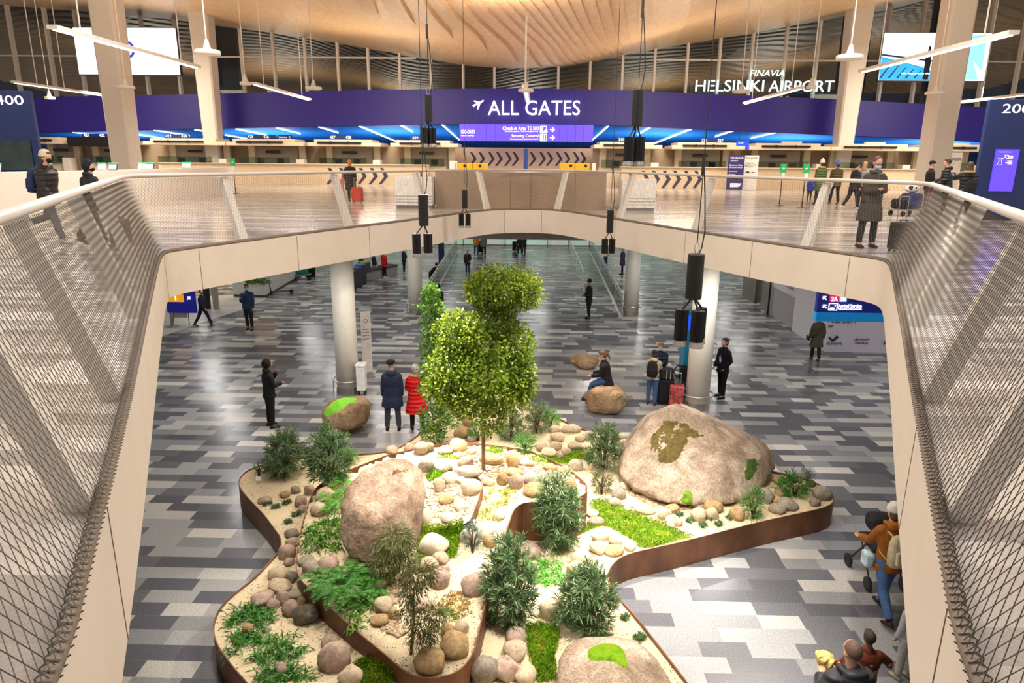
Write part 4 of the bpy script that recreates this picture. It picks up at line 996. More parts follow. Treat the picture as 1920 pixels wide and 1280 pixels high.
# ---- the tall tree with cloud-like crowns
base = G(907, 880); TY = base.y
def tp(px, py, dy=0.0): return pY(px, py, TY+dy)
tree = plant('tree', 'tall slim tree with layered cloud-like crowns at the centre of the planter', 'tree', base)
m = MB(); O = base
P_ = [base-Vector((0, 0, 0.1)), tp(906, 820), tp(905, 760), tp(912, 690), tp(922, 640, .1), tp(934, 590, .1), tp(944, 545, .1)]
P_ = smooth_path(P_, 0.15); m.tube([local(p, O) for p in P_], [0.038-0.022*i/len(P_) for i in range(len(P_))], 8)
m.build('trunk', BARK, tree, smooth=True)
def branch(mb, a, b_, r_=0.014, O=O):
    a, b_ = Vector(a), Vector(b_); mid = a.lerp(b_, 0.5)+Vector((0, 0, -0.06))
    mb.tube([local(p, O) for p in smooth_path([a, mid, b_], 0.1)], r_, 5)
BL = [(945, 543, 74, 50, 0.1, 5200), (990, 545, 30, 34, -0.1, 900), (905, 545, 36, 40, 0.0, 1400), (928, 606, 52, 34, 0.1, 1700), (860, 628, 48, 52, -0.25, 3000), (905, 650, 60, 50, -0.2, 3200), (965, 650, 42, 55, 0.15, 2200),
      (848, 690, 52, 48, -0.35, 3200), (900, 712, 62, 48, -0.4, 3600), (968, 700, 42, 50, 0.0, 2200), (835, 728, 46, 34, -0.45, 2400), (878, 752, 50, 34, -0.4, 2200), (945, 742, 48, 36, -0.2, 2000), (985, 728, 22, 34, 0, 800), (920, 790, 30, 30, -0.2, 700)]
m = MB(); lv = Leaves()
for px, py, rx, ry, dy, n in BL:
    c = tp(px, py, dy); s = mpp(c); cloud(lv, c, (rx*s*0.96, rx*s*0.8, ry*s*0.92), int(n*.62), 0.066, 0.040, inner=0.3)
    j = min(range(len(P_)), key=lambda i: abs(P_[i].z-(c.z-ry*s*0.9))); branch(m, P_[j], c)
    for _ in range(5): branch(m, c-Vector((0, 0, ry*s*0.3)), c+Vector((random.uniform(-1, 1)*rx*s*.8, random.uniform(-1, 1)*rx*s*.6, random.uniform(-.3, .9)*ry*s)), 0.006)
m.build('branches', BARK, tree, smooth=True); lv.build('foliage', L_TREE, tree, O)
# ---- the slender glossy shrub beside it
base = G(822, 826); TY2 = base.y-0.25
def tq(px, py, dy=0.0): return pY(px, py, TY2+dy)
sh = plant('tall_shrub', 'tall slender shrub with glossy leaves left of the layered tree', 'shrub', base); m = MB(); lv = Leaves(); O = base
P_ = smooth_path([base-Vector((0, 0, .1)), tq(826, 780), tq(822, 720), tq(814, 650), tq(810, 590), tq(806, 545)], 0.15); m.tube([local(p, O) for p in P_], 0.022, 6)
P2 = smooth_path([base-Vector((0, 0, .1)), tq(812, 790), tq(805, 740), tq(806, 690)], 0.15); m.tube([local(p, O) for p in P2], 0.016, 6); m.build('stem', BARKD, sh, smooth=True)
for px, py, rx, ry, n in ((808, 548, 15, 18, 260), (808, 575, 22, 24, 420), (813, 612, 28, 26, 520), (812, 650, 26, 28, 520), (806, 690, 22, 26, 380), (800, 725, 18, 22, 260), (815, 782, 30, 28, 520), (812, 812, 26, 18, 420), (845, 775, 26, 30, 420)):
    c = tq(px, py); s = mpp(c); cloud(lv, c, (rx*s, rx*s, ry*s), n, 0.085, 0.034, droop=0.15, inner=0.2)
lv.build('foliage', L_GLOSS, sh, O)

# ---- needle-leaved bushes
def podo(label, px, py, w, h, m_, n, ln=0.085, wd=0.011, per=18, group='needle-leaved bushes', taper=0.2):
    b_ = G(px, py); s = mpp(b_); d = math.atan2(EYE.z-b_.z, b_.y); o = plant('bush', label, 'bush', b_, group); O = b_
    ln *= 1.3; wd *= 1.25; n = int(n*.62); rx = w*s/2*0.92; H = h*s/cos(d)*0.95; rz = H/2
    mb = MB()
    for _ in range(9):
        e = b_+Vector((random.uniform(-.6, .6)*rx, random.uniform(-.6, .6)*rx, H*random.uniform(.55, .9))); mb.tube([local(b_-Vector((0, 0, .05)), O), local(b_.lerp(e, .5)+Vector((0, 0, .05)), O), local(e, O)], 0.010, 5)
    mb.build('stem', BARKD, o, smooth=True)
    lv = Leaves(); rosettes(lv, (b_.x, b_.y+0.1, b_.z+rz), (rx, rx*0.85, rz), n, ln, wd, per, 0.55, taper=taper)
    rosettes(lv, (b_.x, b_.y+0.1, b_.z+rz*0.9), (rx*0.65, rx*0.6, rz*0.75), n//3, ln, wd, per, 0.3, taper=taper)
    lv.build('foliage', m_, o, O); return o
podo('dark green bush on the left tip of the planter', 533, 897, 76, 84, L_PODO2, 210, 0.10, 0.012)
podo('larger bush right of the one on the left tip of the planter', 616, 908, 84, 96, L_PODO2, 260, 0.10, 0.012)
podo('tall grey-green bush between the high steel wall and the long moss patch', 1044, 1034, 92, 132, L_PODO, 300, 0.10, 0.013)
podo('tall dark bush along the front of the steel raised edge', 956, 1178, 100, 142, L_PODO2, 270, 0.10, 0.013)
podo('loose grey-green bush behind the near moss-capped boulder', 1098, 1188, 122, 108, L_PODO, 240, 0.105, 0.013, taper=0.5)
podo('grey-green bush at the left foot of the huge boulder', 1131, 884, 66, 84, L_PODO, 190, 0.09, 0.012)
podo('feathery blue-green shrub right behind the tree trunk', 957, 826, 48, 66, L_PODO, 110, 0.09, 0.010)
podo('feathery grey-green shrub at the back, right of the tree', 1006, 812, 50, 56, L_PODO, 110, 0.09, 0.010)
podo('low green tuft at the back between two feathery shrubs', 985, 850, 28, 26, L_FERN, 40, 0.10, 0.008)
podo('low bright green tuft beside the back rim', 1032, 800, 34, 26, L_BRIGHT, 40, 0.10, 0.010)
podo('low fine-leaved tuft left of the tree trunk', 896, 826, 34, 30, L_FERN, 40, 0.09, 0.008)
podo('small blue-green dwarf pine on the sandy slope', 886, 1036, 34, 50, L_BLUE, 46, 0.055, 0.005, 20)
podo('dry tuft by the left foot of the huge boulder', 1128, 926, 34, 34, L_WILLOW, 50, 0.08, 0.008)
podo('wispy green plant at the right front of the huge boulder', 1412, 972, 40, 46, L_FERN, 40, 0.10, 0.008)
podo('dark mossy tuft in the right tip of the planter', 1490, 930, 60, 30, L_FERN, 60, 0.10, 0.010)
podo('small twiggy tuft by the rim beyond the right tip stones', 1512, 908, 20, 22, L_WILLOW, 22, 0.07, 0.006)
podo('small sprig beside a stone at the left tip', 486, 892, 16, 18, L_FERN, 16, 0.07, 0.012, 10)
podo('small light green tuft right of the second bush', 650, 872, 36, 24, L_BRIGHT, 40, 0.08, 0.008)
# ---- drooping olive bushes
def willow(lv, c, r, n, ln=0.13, wd=0.012):
    P, d = blob(c, r, n, 0.3); D = d*0.6+rdir(n)*0.5; D[:, 2] -= 0.7; lv.add(P, D, ln*(0.7+0.6*RS.rand(n)), wd, 0.1)
b_ = G(738, 1080); s = mpp(b_); o = plant('shrub', 'drooping olive shrub in front of the tall pink boulder', 'shrub', b_); O = b_; lv = Leaves(); mb = MB()
mb.tube([local(b_-Vector((0, 0, .1)), O), local(b_+Vector((0.02, 0, .35)), O), local(b_+Vector((0, 0, .6)), O)], 0.014, 6); mb.build('stem', BARKD, o)
for px, py, rx, ry, n in ((740, 1020, 36, 34, 900), (722, 1050, 26, 24, 420), (765, 1048, 22, 26, 380), (748, 1004, 24, 18, 300)):
    c = pY(px, py, b_.y-0.1); willow(lv, c, (rx*s, rx*s, ry*s*1.1), n)
lv.build('foliage', L_WILLOW, o, O)
b_ = G(770, 1226); s = mpp(b_); o = plant('small_tree', 'airy small olive-leaved tree with bare stem near the front curve', 'tree', b_); O = b_; lv = Leaves(); mb = MB()
pp = smooth_path([b_-Vector((0, 0, .1)), pY(772, 1195, b_.y), pY(778, 1150, b_.y), pY(772, 1120, b_.y), pY(785, 1080, b_.y)], 0.08)
mb.tube([local(p, O) for p in pp], [0.022-0.014*i/len(pp) for i in range(len(pp))], 6); mb.build('trunk', BARK, o, smooth=True)
for px, py, rx, ry, n in ((785, 1080, 30, 22, 430), (770, 1105, 24, 24, 360), (805, 1070, 14, 14, 120), (765, 1145, 22, 16, 200), (800, 1165, 34, 32, 560), (790, 1190, 28, 20, 330), (815, 1150, 20, 22, 220)):
    c = pY(px, py, b_.y-0.05); willow(lv, c, (rx*s, rx*s, ry*s*1.05), n, 0.085, 0.011)
lv.build('foliage', L_WILLOW, o, O)
# ---- ferns: arching fronds with two rows of leaflets
def fronds(lv, b_, n, length, rise, wd, pin=26, az=None, plen=0.22):
    for q in range(n):
        a = (az[0]+(az[1]-az[0])*RS.rand()) if az else RS.rand()*6.283; L = length*(0.65+0.5*RS.rand()); t = np.linspace(0.08, 1, pin)[:, None]
        dirx = np.array([[cos(a), sin(a), 0]]); z = rise*(0.7+0.6*RS.rand())
        spine = np.array(b_)+dirx*t*L+np.array([[0, 0, 1]])*(z*(t*2.0-1.7*t*t)); side = np.array([[-sin(a), cos(a), 0]]); tan = dirx*L+np.array([[0, 0, 1]])*z*(2.0-3.4*t)
        tan = tan/np.linalg.norm(tan, axis=1, keepdims=True); prof = np.sin(np.pi*np.clip(t*0.92+0.08, 0, 1))**0.7
        for sg in (-1, 1): lv.add(spine, side*sg+tan*0.45, (L*plen*prof).ravel()+0.004, wd, 0.05, up=np.array([[0, 0, 1.]])*np.ones((pin, 1)))
        lv.add(spine[:-1], spine[1:]-spine[:-1], np.linalg.norm(spine[1:]-spine[:-1], axis=1)*1.3, 0.006, 0, up=np.array([[0, 0, 1.]])*np.ones((pin-1, 1)))
def fern(label, px, py, n, L, rise, m_, wd=0.014, extra=(), az=None, group='ferns'):
    b_ = G(px, py); o = plant('fern', label, 'fern', b_, group); lv = Leaves(); fronds(lv, b_, n, L, rise, wd, az=az)
    for ex, ey, k_ in extra: fronds(lv, G(ex, ey), k_, L*0.8, rise, wd)
    lv.build('foliage', m_, o, b_); return o
def straps(label, spots, n, ln, wd, m_, cat='plant', name='leafy_plant', group=None, zb=0.7):
    """clumps of strap-like leaves; spots are pixels"""
    b_ = G(*spots[0][:2]); o = plant(name, label, cat, b_, group); lv = Leaves()
    for px, py, k_ in spots:
        c = np.array(G(px, py)); N = int(n*k_); P = c+RS.normal(scale=0.05, size=(N, 3))*np.array([1.2, 1.0, 0.3]); D = rdir(N, zb); D[:, 2] = np.abs(D[:, 2])
        q = ln*(0.6+0.7*RS.rand(N)); lv.add(P, D, q*0.6, wd, 0.15, up=np.array([[0, 0, 1.]])*np.ones((N, 1)))
        D2 = D.copy(); D2[:, 2] -= 0.9; Dn = D/np.linalg.norm(D, axis=1, keepdims=True); lv.add(P+Dn*(q*0.45)[:, None], D2, q*0.55, wd*0.9, 0.15, up=np.array([[0, 0, 1.]])*np.ones((N, 1)))
    lv.build('foliage', m_, o, b_); return o
fern('large dark green fern hanging over the left steel edge', 640, 1108, 26, 0.52, 0.28, L_FERN, 0.018, ((610, 1100, 5), (660, 1090, 6), (670, 1120, 7), (690, 1130, 4)))
fern('small fern against the left side of the pink boulder', 632, 950, 14, 0.34, 0.30, L_BRIGHT, 0.014, ((640, 930, 6), (648, 915, 4), (625, 968, 5)))
straps('glossy strap-leaved plant left of the pink boulder', [(600, 985, 1), (622, 985, 1), (585, 1000, 1), (605, 1008, 1.2), (580, 1018, .7), (630, 1005, 1), (612, 1025, .8), (595, 1030, .6), (640, 985, .6), (630, 1030, .5)], 46, 0.20, 0.030, L_GLOSS)
straps('dark strap-leaved plant at the steel edge below the large fern', [(672, 1148, 1), (690, 1130, 1), (705, 1125, .8), (668, 1170, .8), (650, 1140, .6), (716, 1110, .6), (680, 1110, .6)], 42, 0.19, 0.026, L_GLOSS)
straps('upper mound of green ground cover at the lower left', [(450, 1158, 1), (470, 1150, 1), (490, 1155, 1), (435, 1170, .7), (505, 1162, .7), (475, 1168, .8), (460, 1145, .7)], 52, 0.17, 0.024, L_FERN, 'ground cover', 'ground_cover', 'ground cover clumps')
straps('lower spreading mound of green ground cover at the lower left', [(450, 1195, 1), (475, 1200, 1), (500, 1205, 1), (530, 1210, 1), (555, 1225, .9), (520, 1235, 1), (490, 1235, 1), (510, 1262, 1), (545, 1255, 1), (535, 1275, 1), (500, 1275, .8), (565, 1270, .7), (445, 1220, .7), (480, 1180, .6)], 50, 0.19, 0.024, L_FERN, 'ground cover', 'ground_cover', 'ground cover clumps')
straps('bright light green plant between the two dark front bushes', [(1000, 1070, 1), (1022, 1062, 1), (1040, 1075, 1), (1010, 1090, 1), (1030, 1095, 1), (1050, 1090, .7), (1000, 1050, .6), (1045, 1055, .5), (1020, 1080, 1)], 44, 0.17, 0.024, L_BRIGHT)
straps('yellow-green leafy plant below the gravel terrace edge', [(925, 920, 1), (945, 925, 1), (960, 918, .8), (930, 945, 1), (950, 940, .8), (915, 958, .8), (925, 972, .7), (910, 935, .6), (905, 965, .6)], 34, 0.12, 0.024, L_YEL)
straps('low plant with red and yellow tips by the front curve', [(838, 1125, 1), (855, 1120, 1), (870, 1130, 1), (845, 1145, 1), (865, 1148, .8), (830, 1135, .7), (858, 1160, .6)], 40, 0.10, 0.018, L_RED)
straps('green leaves under the red-tipped plant', [(838, 1150, .8), (850, 1160, .7), (828, 1145, .7)], 34, 0.11, 0.018, L_GLOSS)
straps('light green plant behind the bush at the foot of the huge boulder', [(1158, 848, .8), (1168, 838, .8), (1164, 858, .6)], 34, 0.14, 0.022, L_BRIGHT)
def succulent(px, py, label, w=18):
    b_ = G(px, py); o = plant('succulent', label, 'plant', b_, 'small rosette plants'); lv = Leaves(); s = w*mpp(b_)
    for dx, dy in ((0, 0), (.35, .1), (-.35, .05), (.1, .35), (-.1, -.3)):
        c = np.array(b_)+np.array([dx*s, dy*s, 0.02]); N = 26; D = rdir(N, 0.5); D[:, 2] = np.abs(D[:, 2]); lv.add(np.repeat(c[None], N, 0), D, 0.26*s+0.03, 0.018, 0.2, up=np.array([[0, 0, 1.]])*np.ones((N, 1)))
    lv.build('foliage', L_PODO, o, b_)
WHR = ['leftmost', 'second from left', 'third from left', 'fourth from left', 'rightmost']
for i, (x, y, w) in enumerate(((500, 946, 16), (517, 952, 14), (538, 944, 16), (540, 980, 13), (556, 966, 15))): succulent(x, y, 'small rosette plant on the left sand, {}'.format(WHR[i]), w)
for i, (x, y) in enumerate(((1273, 967), (1293, 978), (1318, 987), (1332, 973), (1347, 984))): succulent(x, y, 'small rosette plant on the sand before the huge boulder, {}'.format(WHR[i]), 15)
succulent(1368, 972, 'small rosette plant right of the row before the huge boulder', 14)
succulent(1172, 1160, 'small rosette plant at the right front rim, the farther one', 16)
succulent(1200, 1198, 'small rosette plant at the right front rim, the nearer one', 22)

# ---- fuzz of short blades on every moss patch
for o, poly, mm in MOSSP:
    ar = abs(sum(poly[i-1][0]*poly[i][1]-poly[i][0]*poly[i-1][1] for i in range(len(poly))))/2; lv = Leaves(); P = []
    x0, x1 = min(p[0] for p in poly), max(p[0] for p in poly); y0, y1 = min(p[1] for p in poly), max(p[1] for p in poly); n = int(ar*.75)
    while len(P) < n:
        q = (random.uniform(x0, x1), random.uniform(y0, y1))
        if inside(*q, poly): P.append(G(*q)+Vector((0, 0, .03)))
    lv.add(P, rdir(n, .8), .045*(.6+.8*RS.rand(n)), .012, .1); tag(lv.build('blades', mm, o), kind='stuff')
# ================================================================ pendant spotlights over the planter
HEADM = mat('ribbed_black', '#131212', 0.4, var=0.2, scale=30)
LENS = mat('lens_glass', '#8d8880', 0.25, 0.3, var=0.1, scale=60)
def pendant(label, x, dt, db, ht, hb, dw, hx, Y, xtop=None, aims=(), power=900, cone=55):
    a = pY(x, dt, Y); b_ = pY(x, db, Y); zt, zb = a.z, b_.z; X = a.x; r_ = dw*mpp(a)/2
    o = thing('pendant_spotlight', label, 'lamp', (X, Y, zb), 0, 'black pendant spotlights'); O = Vector((X, Y, zb))
    m = MB(); m.lathe((0, 0, 0), [(0, 0), (r_*0.96, 0), (r_, 0.01), (r_, zt-zb-0.01), (r_*0.96, zt-zb), (0, zt-zb)], 20); m.build('driver', HEADM, o, smooth=False)
    zc = zceil(X, Y)-zb if Y > 4 else 7
    m = MB(); m.tube([(0, 0, zt-zb+0.16), (0.005, 0, zt-zb+1.2), (0, 0, zc-zb*0-0.0)], 0.007, 5)
    m.tube([(0.0, 0, zt-zb+1.2), (0.05, 0.0, zt-zb+0.75), (0.085, 0, zt-zb+0.3), (0.06, 0, zt-zb+0.08), (0.03, 0, zt-zb)], 0.009, 5)
    m.tube([(0, 0, zt-zb+1.25), (0, 0, zt-zb+1.0)], 0.022, 6); m.build('cable', BLACKP, o)
    m = MB(); m.tube([(0.03*cos(t), 0, zt-zb+0.08+0.075*sin(t)) for t in [i*0.52 for i in range(13)]], 0.006, 5, caps=False); m.build('hook', STEEL, o)
    hz0 = pY(x, hb, Y).z-zb; hz1 = pY(x, ht, Y).z-zb
    m = MB()
    for (hxp, dy, hw) in hx:
        hxx = pY(hxp, db, Y).x-X; m.tube([(0.02*(1 if hxx > 0 else -1), 0, 0.0), (hxx*0.5, dy*0.3, hz1*0.4), (hxx, dy, hz1+0.0)], 0.014, 6)
    m.build('bracket', BLACKP, o)
    for q, (hxp, dy, hw) in enumerate(hx):
        hxx = pY(hxp, db, Y).x-X; hr = hw*mpp(a)/2; L = hz1-hz0; ring = []
        m = MB(); nn = 40; pr = []
        for z_ in (hz1, hz0+L*0.16):
            pr.append([Vector((hxx+hr*(1.0 if j % 2 else 0.86)*cos(2*pi*j/nn), dy+hr*(1.0 if j % 2 else 0.86)*sin(2*pi*j/nn), z_)) for j in range(nn)])
        m.loft(pr); hd = m.build('lamp_head', HEADM, o, fix=True)
        m = MB(); pr = []
        for z_, k_ in ((hz0+L*0.16, 0.95), (hz0+L*0.02, 1.12), (hz0, 1.1)):
            pr.append([Vector((hxx+hr*k_*(1.0 if j % 2 else 0.95)*cos(2*pi*j/nn), dy+hr*k_*(1.0 if j % 2 else 0.95)*sin(2*pi*j/nn), z_)) for j in range(nn)])
        m.loft(pr); m.build('lens', LENS, hd, fix=True)
        if q < len(aims):
            d = bpy.data.lights.new('spot', 'SPOT'); d.energy = power; d.color = (1.0, 0.94, 0.84); d.spot_size = R(cone); d.spot_blend = 0.6; d.shadow_soft_size = 0.06
            l_ = bpy.data.objects.new('spot', d); COL.objects.link(l_); p0 = Vector((X+hxx, Y+dy, zb+hz0-0.05)); l_.location = p0
            l_.rotation_euler = (Vector(aims[q])-p0).to_track_quat('-Z', 'Y').to_euler()
pendant('black pendant spotlight hanging before the band left of the lit letters', 803, 178, 228, 240, 275, 15, ((795, -0.06, 14), (810, 0.06, 14), (802, 0.14, 13)), 13.8, aims=((-1.5, 11.8, .9), (-.6, 11.3, 1)), power=1350)
pendant('black pendant spotlight hanging before the band right of the lit letters', 1197, 168, 237, 257, 311, 22, ((1180, -0.06, 19), (1202, 0.0, 19), (1192, 0.16, 18)), 11.0, aims=((1.6, 10.2, .5), (0.4, 10.2, .9), (-1.0, 9.6, .9)), power=1150)
pendant('black pendant spotlight above the left floor column', 793, 365, 423, 438, 481, 19, ((781, -0.05, 16), (801, 0.05, 17)), 13.0, aims=((-1.7, 11.9, .9), (-1.0, 11.6, 2.4)), power=1500)
pendant('smallest black pendant spotlight before the far white fascia', 871, 356, 390, 401, 427, 11, ((865, 0, 10), (877, 0.05, 10)), 20.4, aims=((-1.4, 17.5, 0),), power=500)
pendant('black pendant spotlight before the right bend of the far fascia', 1145, 394, 436, 448, 480, 13, ((1135, 0, 12), (1149, 0.05, 12)), 17.6, aims=((1.6, 15.5, 0.5), (2.3, 14.2, .9)), power=600)
pendant('nearest black pendant spotlight above the huge boulder', 1306, 476, 560, 580, 648, 31, ((1281, 0.0, 25), (1309, -0.08, 26), (1321, 0.12, 22)), 9.0, aims=((2.0, 9.4, .5), (2.9, 11.0, .7)), power=480)
# more spotlights of the same kind hang higher, above the picture
for p0, aim_, pw, cn in (((-0.6, 6.5, 8.6), (-0.9, 9.3, .9), 1750, 36), ((1.8, 5.5, 8.6), (1.7, 7.4, .3), 3000, 42), ((-2.4, 7.0, 8.8), (-2.6, 9.0, .5), 1000, 40), ((3.6, 6.5, 8.8), (3.2, 8.6, 0), 1300, 46), ((-2.6, 9.3, 9.0), (-1.0, 11.15, 2.2), 9500, 15)):
    d = bpy.data.lights.new('spot', 'SPOT'); d.energy = pw; d.color = (1.0, 0.95, 0.86); d.spot_size = R(cn); d.spot_blend = 0.7; d.shadow_soft_size = 0.08
    l_ = bpy.data.objects.new('spot', d); COL.objects.link(l_); l_.location = p0; l_.rotation_euler = (Vector(aim_)-Vector(p0)).to_track_quat('-Z', 'Y').to_euler()
# ================================================================ upper hall: check-in desks, signs, lamps
NUMW = mat('number_white', '#f2f0ff', emit=0.9, ecol='#f4f0ff')
DISP = mat('display_black', '#141012', 0.3, var=0.1)
CANO = mat('canopy_board', '#e0cfb4', 0.5, var=0.04)
DESKG = clear_mat('desk_glass', '#cfd8c8', 0.14)
SCRN = mat('monitor_dark', '#1b1d22', 0.25, var=0.1)
YU = 46.5
ZCAN = [pY(985, y, YU).z for y in (277.5, 270.5, 265.0)]
ZSG = [pY(985, y, YU).z for y in (264.5, 258.0)]
# low check-in wall with chevrons
YC = 44.8; ZT = pY(985, 311.5, YC).z
def chevrons(mb, apex, Y, ytop, ymid, ybot, w=17, st=7.5, off=-0.012):
    for x in apex:
        pts = [(x-w+st*0.2, ytop), (x-w+st, ytop), (x, ymid), (x-w+st*0.6, ybot), (x-w-1, ybot), (x-st, ymid)]
        q = [pY(a, b_, Y-0.004) for a, b_ in pts]; o = q[0]
        mb.plate([(p.x-o.x, p.z-o.z) for p in q], o, (1, 0, 0), (0, 0, 1), (0, off, 0))
CHEV = mat('chevron_navy', '#2a2a48', 0.5, var=0.05)
for (xa, xb, apex, yy, lb) in ((300, 802, (630, 651, 688, 709, 728), (315, 330.5, 345), 'long beige check-in counter wall on the left with dark chevrons'), (1166, 1720, (1218, 1237.5, 1258, 1277.5, 1298, 1317), (320, 336, 352), 'long beige check-in counter wall on the right with dark chevrons')):
    a, b_ = pY(xa, 300, YC), pY(xb, 300, YC); o = thing('counter', lb, 'counter', ((a.x+b_.x)/2, YC+0.4, UF), 0, 'check-in counters'); L = b_.x-a.x
    m = MB(); m.box((0, 0, (ZT-UF)/2), (L, 0.8, ZT-UF)); m.build('front', BEIGE, o)
    m = MB(); m.box((0, -0.05, ZT-UF+0.02), (L+0.1, 1.0, 0.04)); m.build('worktop', CANO, o)
    m = MB(); chevrons(m, apex, YC, *yy); m.v = [tuple(local(v, o.location)) for v in m.v]; m.build('chevron_marking', CHEV, o, fix=True)
# back wall of the desks
a, b_ = pY(150, 270, YU+2), pY(848, 270, YU+2); c_, d_ = pY(1112, 270, YU+2), pY(1750, 270, YU+2); zb = pY(985, 275, YU+2).z
for u, v in ((a, b_), (c_, d_)):
    m = MB(); m.box(((u.x+v.x)/2, YU+2.1, (UF+zb)/2), (v.x-u.x, 0.2, zb-UF)); struct(m.build('wall_desks', BEIGE2))
def unit(xl, xr, nums, numx, lb, sign=None, box=None, big=None, tv=None):
    """one check-in island: canopy, posts, desk screens"""
    L, Rr = pY(xl, 270, YU).x, pY(xr, 270, YU).x; W_ = Rr-L; X = (L+Rr)/2
    o = thing('check_in_desk', lb, 'check-in desk', (X, YU, UF), 0, 'check-in desks')
    m = MB(); m.rbox((0, 0.5, (ZCAN[0]+ZCAN[1])/2-UF), (W_, 2.6, ZCAN[1]-ZCAN[0]), 0.03); m.rbox((-0.02*W_, 0.4, (ZCAN[1]+ZCAN[2])/2-UF), (W_*0.8, 2.2, ZCAN[2]-ZCAN[1]), 0.03); m.build('canopy', CANO, o)
    m = MB(); bw = W_*0.60; bx = -0.06*W_
    if big: m.box((0, -1.0, (ZCAN[0]+ZCAN[2])/2-UF-0.05), (W_*0.86, 0.1, 0.62))
    else:
        m.rbox((bx, -0.86, ZCAN[1]-UF-0.02), (bw, 0.16, 0.13), 0.02)
        for q in (-0.2, 0.2): m.box((bx+bw*q, -0.86, ZCAN[1]-UF-0.02), (0.12, 0.19, 0.17))
    m.build('display', DISP, o)
    for sx in (-0.32, 0.36):
        m = MB(); m.box((sx*W_, 1.2, (ZCAN[0]-UF)/2), (0.42, 0.3, ZCAN[0]-UF)); m.build('post', CANO, o)
    m = MB(); m.box((-0.02*W_, 1.35, 1.75), (W_*0.62, 0.06, 1.25)); m.build('back_panel', mat('warm_grey_panel', '#b3a594', .5, var=.05), o)
    m = MB(); m.rbox((tv or -0.02*W_, 0.9, pY(985, 288.5, YU+0.9).z-UF), (1.0, 0.1, 0.16), 0.02); m.build('screen', DISP, o)
    m = MB(); m.box((-0.05*W_, -0.35, 1.45), (W_*0.66, 0.02, 0.5)); m.build('glass_screen', DESKG, o)
    m = MB(); m.box((-0.05*W_, 0.3, 0.6), (W_*0.7, 0.9, 1.2)); m.build('desk', CANO, o)
    for q, sx in enumerate((-0.14, 0.12)):
        m = MB(); m.rbox((sx*W_, 0.2, 1.47), (0.46, 0.05, 0.32), 0.01); m.box((sx*W_, 0.22, 1.26), (0.06, 0.06, 0.12)); m.build('monitor', SCRN, o)
    m = MB(); m.rbox((0.42*W_, -0.1, 0.78), (0.5, 0.7, 1.56), 0.02); m.build('cabinet', WHITE, o)
    if box:
        m = MB(); a2, b2 = pY(box[0], box[2], YU), pY(box[1], box[3], YU); m.box(((a2.x+b2.x)/2-X, 0.3, (a2.z+b2.z)/2-UF), (b2.x-a2.x, 0.25, a2.z-b2.z)); m.build('sign_back', CANO, o)
    if nums:
        a2, b2 = pY(sign[0], 262, YU), pY(sign[1], 262, YU); m = MB(); m.box(((a2.x+b2.x)/2-X, -0.45, (ZSG[0]+ZSG[1])/2-UF), (b2.x-a2.x, 0.12, ZSG[1]-ZSG[0]+0.04)); nb = m.build('number_board', NAVY, o)
        for t, xx in zip(nums, numx):
            m = MB(); p = pY(xx, 262, YU); w_ = 0.36; letters(m, t, (p.x-X-w_/2, -0.52, ZSG[0]-UF+0.05), (1, 0, 0), (0, 0, 1), w_, 0.17, (0, -0.01, 0)); m.build('number', NUMW, nb)
    return o
unit(60, 133, None, None, 'leftmost check-in desk, just right of the tall 400 pylon')
unit(138, 252, ('421', '422'), (172, 201), 'check-in desk under the numbers 421 and 422', (164, 209), big=True)
unit(280, 432, ('423', '424'), (324, 353), 'check-in desk under the numbers 423 and 424', (317, 360))
unit(433, 576, ('425', '426'), (476, 505), 'check-in desk under the numbers 425 and 426', (470, 522))
unit(584, 718, ('427', '428'), (628, 657), 'check-in desk under the numbers 427 and 428', (622, 664))
unit(736, 861, ('429',), (781,), 'check-in desk under the number 429', (772, 800))
unit(1112, 1238, ('230',), (1163,), 'check-in desk under the number 230, right of the gate', (1156, 1182))
unit(1256, 1391, ('228', '227'), (1317, 1347), 'check-in desk under the numbers 228 and 227', (1311, 1354))
unit(1400, 1549, None, None, 'check-in desk behind the two green hand gel signs', box=(1469, 1505, 265, 274))
unit(1550, 1712, None, None, 'check-in desk behind the man in the long coat', box=(1626, 1662, 266, 275))
unit(1716, 1852, None, None, 'rightmost check-in desk, just left of the tall 200 pylon', box=(1784, 1820, 268, 277))
# blue hanging direction boards among the desks
m = MB(); a, b_ = pY(522, 253, YU-.5), pY(548, 264, YU-.5); m.box(((a.x+b_.x)/2, YU-.5, (a.z+b_.z)/2), (b_.x-a.x, .1, a.z-b_.z)); o = m.build('direction_board', NAVY); tag(o, 'small navy direction board beside the 426 number', 'sign')
m = MB()
for y in (255.5, 259.5):
    sign_text(m, 'Check-in Area' if y < 257 else 'Security Control', 523, y, 538, y+2.6, YU-.56, 0.01)
    letters(m, '→' if False else '>', pY(542, y+2.6, YU-.56), (1, 0, 0), (0, 0, 1), .1, .1, (0, -.01, 0))
m.build('lettering', NUMW, o)
m = MB(); a, b_ = pY(1381, 263.5, YU-.5), pY(1403, 280, YU-.5); m.box(((a.x+b_.x)/2, YU-.5, (a.z+b_.z)/2), (b_.x-a.x, .1, a.z-b_.z)); o = m.build('direction_board', mat('lit_blue', '#1a3fd0', 0.4, emit=0.6, ecol='#2050ff')); tag(o, 'small bright blue direction board hanging right of the 227 number', 'sign')
m = MB(); m.tube([pY(1386, 263.5, YU-.5), pY(1386, 263.5, YU-.5)+Vector((0, 0, 1.3))], .012, 4); m.tube([pY(1399, 263.5, YU-.5), pY(1399, 263.5, YU-.5)+Vector((0, 0, 1.3))], .012, 4); m.build('hanger', BLACK, o)
